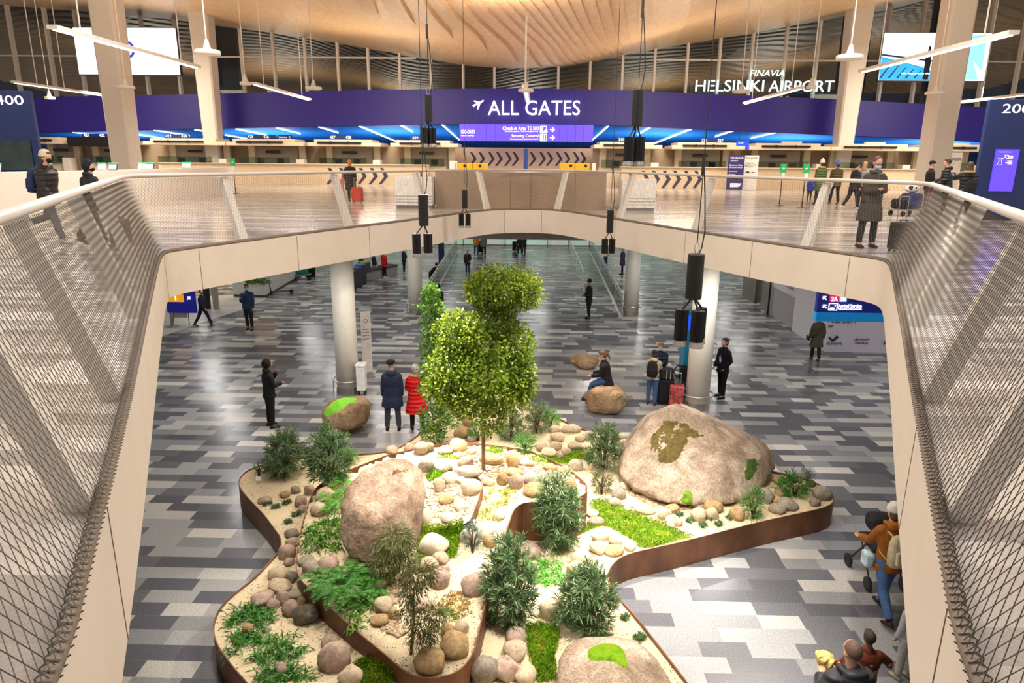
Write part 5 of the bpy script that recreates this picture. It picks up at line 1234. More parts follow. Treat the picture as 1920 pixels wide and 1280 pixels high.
m = MB(); sign_text(m, 'Security', 1384, 267, 1394, 269.5, YU-.56, .01); sign_text(m, 'Control', 1384, 274, 1393, 276.5, YU-.56, .01); m.build('lettering', NUMW, o)
# columns of the upper hall
for xt, yt, xb, yb, w0, w1, Y, in ((203, 25, 236, 300, 43, 39, 36.0), (382, 43, 400, 292, 33, 25, 47.6), (1607, 23, 1581, 300, 36, 26, 47.6), (1797, 0, 1751, 312, 43, 42, 36.0)):
    a, b_ = pY(xt, yt, Y), pY(xb, yb, Y); zt = zceil(a.x, Y)+0.3; X = (a.x+b_.x)/2; s = mpp(b_); m = MB(); ch = 0.18
    def sq(w, z): h = w/2; return [Vector((X+sx*h*(1-ch*(q == 0)), Y+sy*h*(1-ch*(q == 1)), z)) for sx, sy, q in ((-1, -1, 0), (1, -1, 0), (1, -1, 1), (1, 1, 1), (1, 1, 0), (-1, 1, 0), (-1, 1, 1), (-1, -1, 1))]
    m.loft([sq(w1*s, UF), sq(w0*s*1.06, zt)]); struct(m.build('pillar_upper', mat('pillar_paint', '#d8cfc4', .5, var=.03), fix=True))
# centre gate: chevron wall, blue post, yellow barriers, hanging violet sign
a, b_ = pY(842, 276, 50), pY(1118, 276, 50); m = MB(); m.box(((a.x+b_.x)/2, 50.1, (UF+a.z)/2), (b_.x-a.x, .2, a.z-UF)); o = m.build('partition', BEIGE); tag(o, 'beige partition with a row of dark chevrons behind the yellow gates', 'partition')
m = MB(); chevrons(m, (894, 910, 928, 943, 960, 974, 1006, 1024, 1038, 1055, 1070, 1087, 1100), 50, 285, 298, 311, 14, 5.5); m.build('chevron_marking', CHEV, o, fix=True)
p = pY(985.5, 313, 46); q = pY(985.5, 279, 46); m = MB(); m.box((p.x, 46, (UF+q.z)/2), (.28, .28, q.z-UF)); o = m.build('post', BLUEP); o.name = 'blue_post'; tag(o, 'dark blue square post in the middle of the gate', 'post')
YEL = mat('yellow_panel', '#e0a818', 0.45, var=0.06)
for xa, xb, lb, sd_ in ((848, 919, 'yellow gate counter left of the blue post', 1), (1046, 1116, 'yellow gate counter right of the blue post', -1)):
    Y = 43.5; a, b_ = pY(xa, 316, Y), pY(xb, 306, Y); zt = b_.z; o = thing('gate_counter', lb, 'counter', ((a.x+b_.x)/2, Y, UF), 0, 'yellow gate counters'); w = b_.x-a.x
    for q in (0, 1):
        m = MB(); m.rbox((w*(-.2 if q == 0 else .2)+0.05*w*sd_, 0, (zt-UF)/2), (w*.39, .5, zt-UF), .03); m.build('yellow_cabinet', YEL, o)
        m = MB(); m.lathe((w*(-.2 if q == 0 else .2)+.04*w, -.255, zt-UF-.16), [(0, -.01), (.09, -.01), (.09, .01), (0, .01)], 14, axis=(0, -1, 0)); m.build('camera_eye', DISP, o)
    m = MB(); m.rbox((-.46*w*sd_, 0, (zt-UF)/2), (.1*w, .5, zt-UF), .02); m.build('end_panel', WHITE, o)
VIO = mat('violet_screen', '#5a46e8', 0.4, emit=1.15, ecol='#4c34f0', var=0.04)
Y = 47.2; a, b_ = pY(862, 232.5, Y), pY(1111, 266, Y); o = thing('hanging_sign', 'wide violet illuminated direction sign under the lit letters', 'sign', ((a.x+b_.x)/2, Y, (a.z+b_.z)/2)); O = o.location.copy()
m = MB(); m.box((0, 0, 0), (b_.x-a.x, .25, a.z-b_.z)); m.build('panel', VIO, o)
m = MB(); w = b_.x-a.x
for t in (.13, .2, .27, .75, .81, .87, .93): m.box((-w/2+w*t, -.128, 0), (.02, .01, a.z-b_.z))
m.build('seam', mat('violet_seam', '#3a2ab0', .4), o)
m = MB(); YT = Y-.14
sign_text(m, 'Check-in Area T2 500', 942.5, 237, 1010, 244, YT, .02); sign_text(m, 'Lähtöselvitysalue | Incheckningsområde', 947, 244.6, 1009, 248, YT, .01)
sign_text(m, 'Security Control', 959, 251.8, 1009.5, 258.5, YT, .02); sign_text(m, 'Turvatarkastus | Säkerhetskontroll', 956, 259.2, 1009, 262.6, YT, .01)
sign_text(m, '100-0431', 865, 243.5, 889.5, 250.5, YT, .01); sign_text(m, 'Lähtö selvitys', 865, 253, 889, 255.8, YT, .01)
for y in (243, 258):
    c = pY(1036, y, YT); s = mpp(c); m.plate([(x_*s, y_*s) for x_, y_ in ((-5, .9), (1, .9), (-1.4, 3.4), (.2, 4.4), (4.4, 0), (.2, -4.4), (-1.4, -3.4), (1, -.9), (-5, -.9))], c, (1, 0, 0), (0, 0, 1), (0, -.02, 0))
    c = pY(1019, y, YT); k_ = 5.8*s
    for sx, sz, dx, dz in ((0, 1, k_*2, .05), (0, -1, k_*2, .05), (1, 0, .05, k_*2), (-1, 0, .05, k_*2)): m.box((c.x+sx*k_, YT, c.z+sz*k_), (dx, .02, dz))
    m.ball((c.x-k_*.35, YT, c.z+k_*.45), (.05, .02, .05), 8, 6); m.box((c.x-k_*.35, YT, c.z-.1), (.09, .02, .26))
    if y < 250: m.plate([(0, 0), (.3, 0), (.22, .25)], (c.x-.02, YT, c.z-.15), (1, 0, 0), (0, 0, 1), (0, -.02, 0))
    else: m.box((c.x+k_*.3, YT, c.z), (.05, .02, .4)); m.box((c.x-k_*.75, YT, c.z), (.04, .02, .4))
m.v = [tuple(local(v, O)) for v in m.v]; m.build('lettering', GLOWW, o)
m = MB()
for sx in (-.4, .4): m.tube([(w*sx, .05, (a.z-b_.z)/2), (w*sx, .05, 1.6)], .02, 6)
m.build('hanger', BLACK, o)
# ---------------------------------------------------------------- big screens on the glass wall
YS = 48.6
def screen(lb, q, sd_):
    p = [pY(x, y, YS) for x, y in q]; X0 = (p[0].x+p[3].x)/2; X1 = (p[1].x+p[2].x)/2; Z1 = (p[0].z+p[1].z)/2; Z0 = (p[2].z+p[3].z)/2
    o = thing('video_screen', lb, 'screen', ((X0+X1)/2, YS, (Z0+Z1)/2), 0, 'large video screens'); w, h = X1-X0, Z1-Z0
    m = MB(); m.rbox((0, .18, 0), (w+.1, .3, h+.1), .02); m.build('case', DGREY, o); m = MB(); m.box((0, 1.7, 0), (w*.5, 2.8, .3)); m.build('bracket', DGREY, o); return o, w, h
SW = mat('screen_white', '#eef0ff', emit=1.5, ecol='#e6e6ff', var=.02)
o, w, h = screen('large white video screen behind the left upper columns', [(138, 52), (328, 53), (338, 140), (148, 139)], 1)
m = MB(); m.box((0, 0, 0), (w, .06, h)); m.build('picture', SW, o)
SB = mat('screen_blue', '#2030b0', emit=.8, ecol='#1c2cc0')
m = MB(); r_ = h*.17; cx_, cz_ = w*.0, h*.04
pts = [Vector((cx_+r_*cos(t), -.045, cz_+r_*sin(t))) for t in np.linspace(-1.9, 1.2, 16)]; m.tube(pts, .09, 4); m.tube([Vector((cx_-.02*w, -.045, cz_-.05*h)), Vector((cx_+.02*w, -.045, cz_+.02*h))], .08, 4); m.build('arc_mark', SB, o)
m = MB(); letters(m, 'Terms of service', (-.0*w, -.04, -h*.37), (1, 0, 0), (0, 0, 1), w*.17, h*.04, (0, -.01, 0)); letters(m, 'by Flying', (-.0*w, -.04, -h*.44), (1, 0, 0), (0, 0, 1), w*.13, h*.04, (0, -.01, 0)); m.build('caption', mat('screen_grey', '#b8b4d8', emit=.6, ecol='#b0acd8'), o)
o, w, h = screen('large video screen with blue moving walkway scene behind the right upper columns', [(1658, 62), (1857, 62), (1847, 152), (1648, 150)], 1)
m = MB(); m.box((0, 0, 0), (w, .06, h)); m.build('picture', mat('screen_pale', '#dcecff', emit=1.35, ecol='#d6ecff', var=.12, scale=.4), o)
SC1 = mat('screen_cyan', '#2a9ad8', emit=.9, ecol='#2aa0e0', var=.3, scale=1.5); SC2 = mat('screen_navy', '#16305c', emit=.35, ecol='#1a3a70', var=.3); SC3 = mat('screen_sky', '#8fd0ee', emit=1.0, ecol='#90d4f4', var=.2, scale=1)
m = MB(); m.plate([(-.5*w, -.5*h), (-.5*w, .0*h), (-.12*w, -.2*h), (.1*w, -.38*h), (.12*w, -.5*h)], (0, -.032, 0), (1, 0, 0), (0, 0, 1), (0, -.004, 0)); m.build('walkway', SC1, o, fix=True)
m = MB(); m.plate([(-.5*w, .02*h), (-.5*w, .06*h), (.02*w, -.08*h), (.04*w, -.12*h)], (0, -.034, 0), (1, 0, 0), (0, 0, 1), (0, -.004, 0))
for q in range(6): m.plate([(-.5*w+q*.08*w, -.46*h), (-.5*w+q*.08*w+.02*w, -.46*h), (-.40*w+q*.075*w, -.16*h-.03*h*q), (-.41*w+q*.075*w, -.16*h-.03*h*q)], (0, -.037, 0), (1, 0, 0), (0, 0, 1), (0, -.004, 0))
m.build('walkway_lines', SC2, o, fix=True)
m = MB(); m.plate([(.22*w, -.48*h), (.22*w, .45*h), (.3*w, .3*h), (.44*w, -.48*h)], (0, -.032, 0), (1, 0, 0), (0, 0, 1), (0, -.004, 0)); m.plate([(.3*w, .1*h), (.31*w, .45*h), (.46*w, .47*h), (.46*w, -.3*h)], (0, -.036, 0), (1, 0, 0), (0, 0, 1), (0, -.004, 0)); m.build('wall_streak', SC3, o, fix=True)
m = MB()
for fx, s in ((-.06, 1.0), (.0, .8)):
    m.plate([(x_*w*.05*s+fx*w, z_*h*s-.02*h) for x_, z_ in ((-.5, -.46), (-.55, -.05), (-.5, .1), (-.2, .17), (-.2, .24), (.2, .24), (.2, .17), (.5, .1), (.6, -.1), (.5, -.46))], (0, -.04, 0), (1, 0, 0), (0, 0, 1), (0, -.004, 0))
m.build('figure', mat('screen_dark', '#0c1020', emit=.05), o, fix=True)
m = MB(); letters(m, 'We also create also by developing', (-.3*w, -.044, -.38*h), (1, 0, 0), (0, 0, 1), w*.5, h*.05, (0, -.008, 0)); m.build('caption', SW, o)
# ---------------------------------------------------------------- tall navy pylons with numbers
def pylon(lb, xl, xr, ytop, Y, num, nx, ny, scr, kind):
    a, b_ = pY(xl, ytop, Y), pY(xr, ytop, Y); w = b_.x-a.x; X = (a.x+b_.x)/2; o = thing('pylon', lb, 'information pylon', (X, Y, UF), 0, 'navy number pylons'); H = a.z-UF
    m = MB(); m.rbox((0, .08, H/2), (w, .16, H), .02); m.build('case', NAVY, o)
    m = MB(); c0, c1 = pY(nx[0], ny[1], Y), pY(nx[1], ny[0], Y); letters(m, num, (c0.x-X, -.005, c0.z-UF), (1, 0, 0), (0, 0, 1), c1.x-c0.x, c1.z-c0.z, (0, -.01, 0)); m.build('number', NUMW, o)
    s0, s1 = pY(scr[0], scr[3], Y), pY(scr[1], scr[2], Y); m = MB(); m.box(((s0.x+s1.x)/2-X, -.01, (s0.z+s1.z)/2-UF), (s1.x-s0.x, .05, s1.z-s0.z)); sc = m.build('screen', VIO if kind else mat('mirror_panel', '#55605c', .05, .9, var=.2, scale=2), o)
    if kind:
        m = MB(); lx = s0.x-X; lw = s1.x-s0.x; zt = s1.z-UF
        letters(m, 'Shopping area hall restaurant services', (lx+lw*.12, -.037, zt-.13*lw), (1, 0, 0), (0, 0, 1), lw*.55, lw*.035, (0, -.004, 0))
        for q in range(9): m.box((lx+lw*(.62+.03*(q % 3)), -.037, zt-lw*(.28+.035*q+.06*(q > 3))), (lw*(.28-.05*(q % 3)), .004, lw*.018))
        for P in ([(.14, .38), (.34, .38), (.28, .46), (.32, .56), (.34, .66), (.12, .66), (.2, .5), (.14, .38)], [(.38, .24), (.56, .24), (.56, .42), (.46, .32), (.38, .24)], [(.34, .4), (.44, .3)]):
            for u, v in zip(P[:-1], P[1:]): m.tube([(lx+lw*u[0], -.037, zt-lw*u[1]), (lx+lw*v[0], -.037, zt-lw*v[1])], lw*.006, 4)
        m.build('map_lines', NUMW, sc)
    return o
pylon('tall navy pylon at the left edge with the number 400', -60, 55, 169, 26.0, '400', (-8, 42.5), (179, 196), (5, 57, 263, 318), 0)
pylon('tall navy pylon at the right edge with the number 200', 1858, 1990, 186, 21.5, '200', (1878, 1934), (195, 212), (1853, 1911, 280, 358), 1)
# ---------------------------------------------------------------- self-service wall on the left with kiosks
kp = [pz(-260, 428, UF), pz(0, 408, UF), pz(140, 396, UF), pz(262, 384, UF), pz(350, 373, UF), pz(425, 364, UF), pz(441, 358, UF)]
kz = pY(262, 319, kp[3].y).z; kp2 = smooth_path(kp, .6)
o = thing('counter', 'curved cream self-service counter on the left behind the railing', 'counter', (0, 0, 0)); n = len(kp2); rings = []
for i, p in enumerate(kp2):
    t = (kp2[min(i+1, n-1)]-kp2[max(i-1, 0)]).normalized(); s = Vector((-t.y, t.x, 0)); d = s*.9
    z = kz+(0.0 if i < n-1 else 0); rings.append([Vector((p.x, p.y, UF)), Vector((p.x, p.y, z)), Vector((p.x+d.x, p.y+d.y, z)), Vector((p.x+d.x, p.y+d.y, UF))])
m = MB(); m.loft(rings); m.build('front', WHITE, o, smooth=False, fix=True)
GW = mat('kiosk_white', '#e8e6e0', .4)
SCB = mat('kiosk_screen', '#bcd8ec', emit=.7, ecol='#c4dcf0', var=.1)
kl = ['leftmost', 'second from left', 'third from left', 'fourth from left', 'fifth from left', 'sixth from left', 'seventh from left', 'rightmost']
for q, (px, w_, back) in enumerate(((28, 34, 0), (128, 18, 1), (196, 16, 1), (219, 14, 0), (250, 16, 1), (295, 14, 0), (311, 15, 1), (377, 16, 0))):
    j = min(range(n), key=lambda i: abs((kp2[i]-EYE).dot(_rt)/(kp2[i]-EYE).dot(_fw)*F+960-px)); p = kp2[j]; t = (kp2[min(j+1, n-1)]-kp2[max(j-1, 0)]).normalized(); s = mpp(p)
    o = thing('kiosk', 'self-service kiosk with green light on the cream counter, '+kl[q], 'kiosk', (p.x-t.y*.45, p.y+t.x*.45, kz), 0, 'kiosks on the cream counter'); w = w_*s
    m = MB(); rot = Matrix.Rotation(R(-25), 3, 'X'); m.rbox((0, 0, .11), (w, .05, .22), .01, rot=rot); m.build('case', GW if not back else DGREY, o)
    m = MB(); m.box((0, -.03, .11), (w*.85, .012, .18), rot=rot); m.build('screen', SCB if back else GW, o)
    m = MB(); m.rbox((0, .03, .235), (w*1.05, .07, .035), .01); m.build('light_bar', GREENL, o)
o = thing('kiosk', 'white self-service kiosk right of the 200 pylon', 'kiosk', pz(1925, 400, UF)); s = mpp(o.location)
m = MB(); m.rbox((0, .2, .5), (.6, .5, 1.0), .03); m.build('case', GW, o); m = MB(); m.rbox((-.02, .1, 1.25), (.42, .06, .36), .02, rot=Matrix.Rotation(R(-15), 3, 'X')); m.build('screen_case', DGREY, o); m = MB(); m.box((-.02, .06, 1.25), (.36, .02, .28), rot=Matrix.Rotation(R(-15), 3, 'X')); m.build('screen', SCB, o)
# ---------------------------------------------------------------- banners and small stands on the upper floor
PURP = mat('banner_purple', '#2e2460', .6); CLOTHW = mat('banner_white', '#e6dfd6', .6)
def board(lb, xa, xb, yt, yb, m_, texts=(), tm=None, name='banner', cat='banner', th=.06, foot=True, z0=UF, group=None):
    p = pz((xa+xb)/2, yb, z0); Y = p.y; a, b_ = pY(xa, yt, Y), pY(xb, yb, Y); w, h = b_.x-a.x, a.z-z0; o = thing(name, lb, cat, ((a.x+b_.x)/2, Y, z0), 0, group)
    m = MB(); m.box((0, 0, h/2+.02), (w, th, h-.02)); m.build('panel', m_, o)
    if foot: m = MB(); m.rbox((0, 0, .015), (w*1.02, .35, .03), .01); m.build('foot', STEEL, o)
    m = MB()
    for t, u, v, tw, hh in texts: letters(m, t, (-w/2+w*u, -th/2-.002, h*v), (1, 0, 0), (0, 0, 1), w*tw, w*hh, (0, -.004, 0))
    if texts: m.build('lettering', tm or NUMW, o)
    return o, w, h
TXD = mat('print_dark', '#2a2638', .6); TXW = mat('print_white', '#e8e4f0', .6, emit=.15)
o, w, h = board('purple upright banner beside the white one in front of the check-in counter', 1366.5, 1391, 291.5, 356, PURP, (('FINNAIR', .12, .9, .8, .13), ('PRIORITY', .14, .83, .45, .08), ('Business Class', .1, .70, .8, .1), ('Kansainväliset', .1, .64, .8, .08), ('Economy', .1, .52, .5, .08), ('Premium', .1, .44, .4, .08)), TXW)
m = MB(); m.box((-.02*w, -.034, h*.14), (w*.5, .006, h*.12)); m.plate([(.1*w, .18*h), (.42*w, .2*h), (.3*w, .08*h)], (0, -.034, 0), (1, 0, 0), (0, 0, 1), (0, -.006, 0)); m.build('print', TXW, o)
o, w, h = board('white upright banner beside the purple one in front of the check-in counter', 1391.5, 1417, 291.5, 356, CLOTHW, (('FINNAIR', .12, .9, .8, .13), ('Baggage', .25, .76, .5, .09), ('Matkatavarat', .1, .71, .8, .08), ('Bagage', .25, .66, .5, .08)), TXD)
m = MB(); m.box((-.1*w, -.034, h*.52), (w*.22, .006, h*.05)); m.tube([(.12*w, -.034, h*.52), (.34*w, -.034, h*.52)], .02, 4); m.build('print', TXD, o)
p = pY(1785, 322, 38); a, b_ = pY(1774, 285.5, 38), pY(1796, 322, 38); o = thing('banner', 'white upright banner between the two men and the long haired woman', 'banner', (p.x, 38, UF)); m = MB(); m.box((0, 0, (a.z-UF)/2), (b_.x-a.x, .06, a.z-UF)); m.build('panel', CLOTHW, o)
m = MB(); letters(m, 'FINNAIR', (-(b_.x-a.x)*.42, -.034, a.z-UF-.42), (1, 0, 0), (0, 0, 1), (b_.x-a.x)*.84, .16, (0, -.005, 0), .1); m.build('lettering', TXD, o)
def gel(lb, px, yb, yt):
    b_ = pz(px-2, yb, UF); t = pY(px, yt, b_.y); H = t.z-UF; s = mpp(b_); o = thing('sanitiser_stand', lb, 'hand gel stand', b_, 0, 'hand gel stands')
    m = MB(); m.lathe((0, 0, 0), [(0, 0), (.16, 0), (.16, .02), (.02, .03), (.02, H-.3), (0, H-.3)], 12); m.build('pole', BLACK, o)
    m = MB(); m.rbox((0, -.02, H-.17), (.24, .04, .34), .01); m.build('sign', mat('gel_green', '#1d9a4e', .5, emit=.25, ecol='#20b058'), o)
    m = MB(); m.rbox((0, -.05, H-.48), (.13, .1, .28), .02); m.build('dispenser', GW, o)
    m = MB(); m.tube([(-.05, -.045, H-.17), (.05, -.045, H-.17)], .012, 4); m.tube([(0, -.045, H-.22), (0, -.045, H-.12)], .012, 4); m.build('symbol', TXW, o)
gel('hand gel stand with green sign, the left of two before the right check-in counter', 1463, 385, 307)
gel('hand gel stand with green sign, the right of two before the right check-in counter', 1505, 390, 307)
gel('hand gel stand with green sign at the right end of the cream counter', 444, 363, 297)
gel('hand gel stand with green sign left of the 200 pylon', 1829, 372, 310)
# taupe enclosure and two white desks just behind the far railing
p = pz(975, 392.5, UF); Y = p.y+.3; a, b_ = pY(817, 392, Y), pY(1135, 392, Y); o = thing('enclosure', 'long low taupe panelled enclosure behind the far railing', 'barrier', ((a.x+b_.x)/2, Y+1.0, UF)); w = b_.x-a.x
m = MB(); m.box((0, 0, .62), (w, 2.0, 1.24)); m.build('panel', TAUPE, o); m = MB()
for q in (-.06, .06, .32, -.32): m.box((w*q, -1.001, .62), (.012, .004, 1.22))
m.build('joint', mat('joint_taupe', '#6a5844', .7), o)
for xa, xb, yb, lb in ((741, 811, 391, 'white information desk behind the railing left of the taupe enclosure'), (1164, 1228, 396, 'white information desk behind the railing right of the taupe enclosure')):
    p = pz((xa+xb)/2, yb, UF); a, b_ = pY(xa, yb, p.y), pY(xb, yb, p.y); w = b_.x-a.x; o = thing('information_desk', lb, 'desk', ((a.x+b_.x)/2, p.y+.4, UF), 0, 'white information desks')
    m = MB(); m.rbox((0, 0, .58), (w, .8, .96), .02); m.build('body', CLOTHW, o); m = MB(); m.box((0, .02, .05), (w*.95, .7, .1)); m.build('plinth', GREYP, o)
    m = MB()
    for q in range(3): m.box((0, -.402, .22+.1*q), (w*.98, .01, .02))
    m.build('groove', GREYP, o)
    m = MB(); m.rbox((-.3 if xa > 1000 else .25, -.2, 1.16), (.05, .05, .2), .01); m.box((-.3 if xa > 1000 else .25, -.24, 1.24), (.09, .03, .06)); m.build('card_reader', DGREY, o)
# ---------------------------------------------------------------- hanging lamps of the hall
ZL = 9.8
def hang_line(lb, xa, ya, xb, yb, wires):
    a = pz(xa, ya, ZL); b_ = pz(xb, yb, ZL); a2 = Vector(a); o = thing('linear_lamp', lb, 'lamp', a.lerp(b_, .5), 0, 'hanging linear lamps'); O = o.location.copy()
    a, b_ = local(a, O), local(b_, O); d = (b_-a).normalized(); s = d.cross(Vector((0, 0, 1))); L = (b_-a).length; rot = Matrix((d, s, Vector((0, 0, 1)))).transposed()
    m = MB(); m.box((0, 0, .0), (L, .30, .10), rot=rot); m.build('housing', WHITE2, o)
    m = MB(); m.box((0, 0, -.062), (L*.97, .13, .03), rot=rot); m.build('light_strip', LIGHTW, o)
    l_ = area('linear_lamp_light', O+Vector((0, 0, -.12)), L*.97, 330, (1.0, .93, .84), (0, 0, -1), .13); l_.rotation_euler = (0, 0, math.atan2(d.y, d.x))
    for t in wires:
        m = MB(); p = a.lerp(b_, t); W_ = p+O; m.tube([p, Vector((p.x, p.y, zceil(W_.x, W_.y)-O.z))], .022, 5); m.build('suspension', WHITE2, o)
hang_line('longest hanging white linear lamp at the upper left, across the white screen', 97, 50, 370, 125, (.15, .85))
hang_line('hanging white linear lamp at the far left above the 400 pylon', 25, 153, 216, 181, (.2, .45, .85))
hang_line('short hanging white linear lamp left of the band letters', 476, 156, 579, 186, (.15, .85))
hang_line('longest hanging white linear lamp at the upper right, across the blue screen', 1902, 60, 1616, 133, (.15, .85))
hang_line('hanging white linear lamp at the far right above the 200 pylon', 1960, 172, 1774, 194, (.15, .6))
hang_line('short hanging white linear lamp under the airport name', 1503, 164, 1397, 193, (.15, .85))
hang_line('hanging white linear lamp seen end on above the lit letters', 984, 160, 990, 190, (.02, .9))
def disc(lb, px, py, w, Y=None):
    zl = 9.55; p = pz(px, py, zl); s = mpp(p); r_ = w*s/2; o = thing('disc_lamp', lb, 'lamp', p, 0, 'hanging disc lamps')
    m = MB(); m.lathe((0, 0, 0), [(0, -.05), (r_*.96, -.05), (r_, -.02), (r_, .06), (r_*.9, .08), (.15, .1), (0, .1)], 28); m.build('disc', WHITE2, o, smooth=False)
    m = MB(); m.lathe((0, 0, .1), [(0, 0), (.13, 0), (.05, .28), (0, .3)], 12); m.build('canopy_cone', WHITE2, o)
    m = MB(); m.tube([(0, 0, .3), (0, 0, zceil(p.x, p.y)-zl)], .022, 5); m.build('suspension', WHITE2, o)
for px, py, w, lb in ((389, 99, 47, 'large disc lamp in front of the second left column'), (588, 166, 30, 'disc lamp right of the short left linear lamp'), (236, 164, 32, 'disc lamp below the white screen on the first left column'), (93, 184, 18, 'small disc lamp at the far left above the band'), (460, 157, 20, 'small disc lamp just left of the short left linear lamp'),
                       (1593, 108, 48, 'large disc lamp in front of the first right column'), (1390, 172, 30, 'disc lamp left of the short right linear lamp'), (1753, 175, 34, 'disc lamp on the second right column below the blue screen'), (1521, 164, 18, 'small disc lamp right of the short right linear lamp'), (986, 170, 29, 'disc lamp above the lit letters')): disc(lb, px, py, w)
# ================================================================ people
_CL = {}
def cloth(c, puff=False, dots=False):
    key = (c, puff, dots)
    if key in _CL: return _CL[key]
    nm = 'cloth_' + c.lstrip('#') + ('_quilted' if puff else '') + ('_dotted' if dots else '')
    m_ = mat(nm, c, 0.75, var=0.14, scale=14, bump=0.35, bscale=30, spec=0.25)
    if puff or dots:
        nt = m_.node_tree; b = nt.nodes['Principled BSDF']; tc = [n for n in nt.nodes if n.type == 'TEX_COORD'][0]
        if puff:
            wv = nt.nodes.new('ShaderNodeTexWave'); wv.bands_direction = 'Z'; wv.inputs['Scale'].default_value = 3.2; wv.inputs['Distortion'].default_value = 0.8
            nt.links.new(tc.outputs['Object'], wv.inputs['Vector']); bp = nt.nodes.new('ShaderNodeBump'); bp.inputs['Strength'].default_value = 0.7; bp.inputs['Distance'].default_value = 0.03
            nt.links.new(wv.outputs['Fac'], bp.inputs['Height']); nt.links.new(bp.outputs['Normal'], b.inputs['Normal']); b.inputs['Roughness'].default_value = 0.5
        else:
            vo = nt.nodes.new('ShaderNodeTexVoronoi'); vo.inputs['Scale'].default_value = 9; nt.links.new(tc.outputs['Object'], vo.inputs['Vector'])
            lt = nt.nodes.new('ShaderNodeMath'); lt.operation = 'LESS_THAN'; lt.inputs[1].default_value = 0.26; nt.links.new(vo.outputs['Distance'], lt.inputs[0])
            mx = nt.nodes.new('ShaderNodeMix'); mx.data_type = 'RGBA'; nt.links.new(lt.outputs[0], mx.inputs[0]); src = b.inputs['Base Color'].links[0].from_socket
            nt.links.new(src, mx.inputs[6]); mx.inputs[7].default_value = (*lin('#d98a45'), 1); nt.links.new(mx.outputs[2], b.inputs['Base Color'])
    _CL[key] = m_; return m_
SKIN = {'f': mat('skin_fair', '#c9977a', 0.5, var=0.06, scale=30), 'm': mat('skin_medium', '#a8754f', 0.5, var=0.06, scale=30), 'd': mat('skin_brown', '#8a5a3c', 0.5, var=0.06, scale=30)}
def hairm(c): return mat('hair_'+c.lstrip('#'), c, 0.55, var=0.3, scale=60, bump=0.5, bscale=120)
PEND = []
def soft(mb, name, m_, parent, voxel=0.014, it=2):
    o = mb.build(name, m_, parent); md = o.modifiers.new('r', 'REMESH'); md.mode = 'VOXEL'; md.voxel_size = voxel; md.use_smooth_shade = True
    md = o.modifiers.new('s', 'SMOOTH'); md.iterations = it; md.factor = 0.5; PEND.append(o); return o
def bake_soft():
    bpy.context.view_layer.update(); dg = bpy.context.evaluated_depsgraph_get(); done = []
    for o, fn in [(q, None) if not isinstance(q, tuple) else q for q in PEND]:
        done.append((o, bpy.data.meshes.new_from_object(o.evaluated_get(dg)), fn))
    for o, me, fn in done:
        o.modifiers.clear(); old = o.data; nm = old.name; mt = list(old.materials); o.data = me; me.name = nm
        if not len(me.materials):
            for q in mt: me.materials.append(q)
        me.polygons.foreach_set('use_smooth', [True]*len(me.polygons))
        if fn: fn(o, me)
    PEND.clear()
class Pose(dict): pass
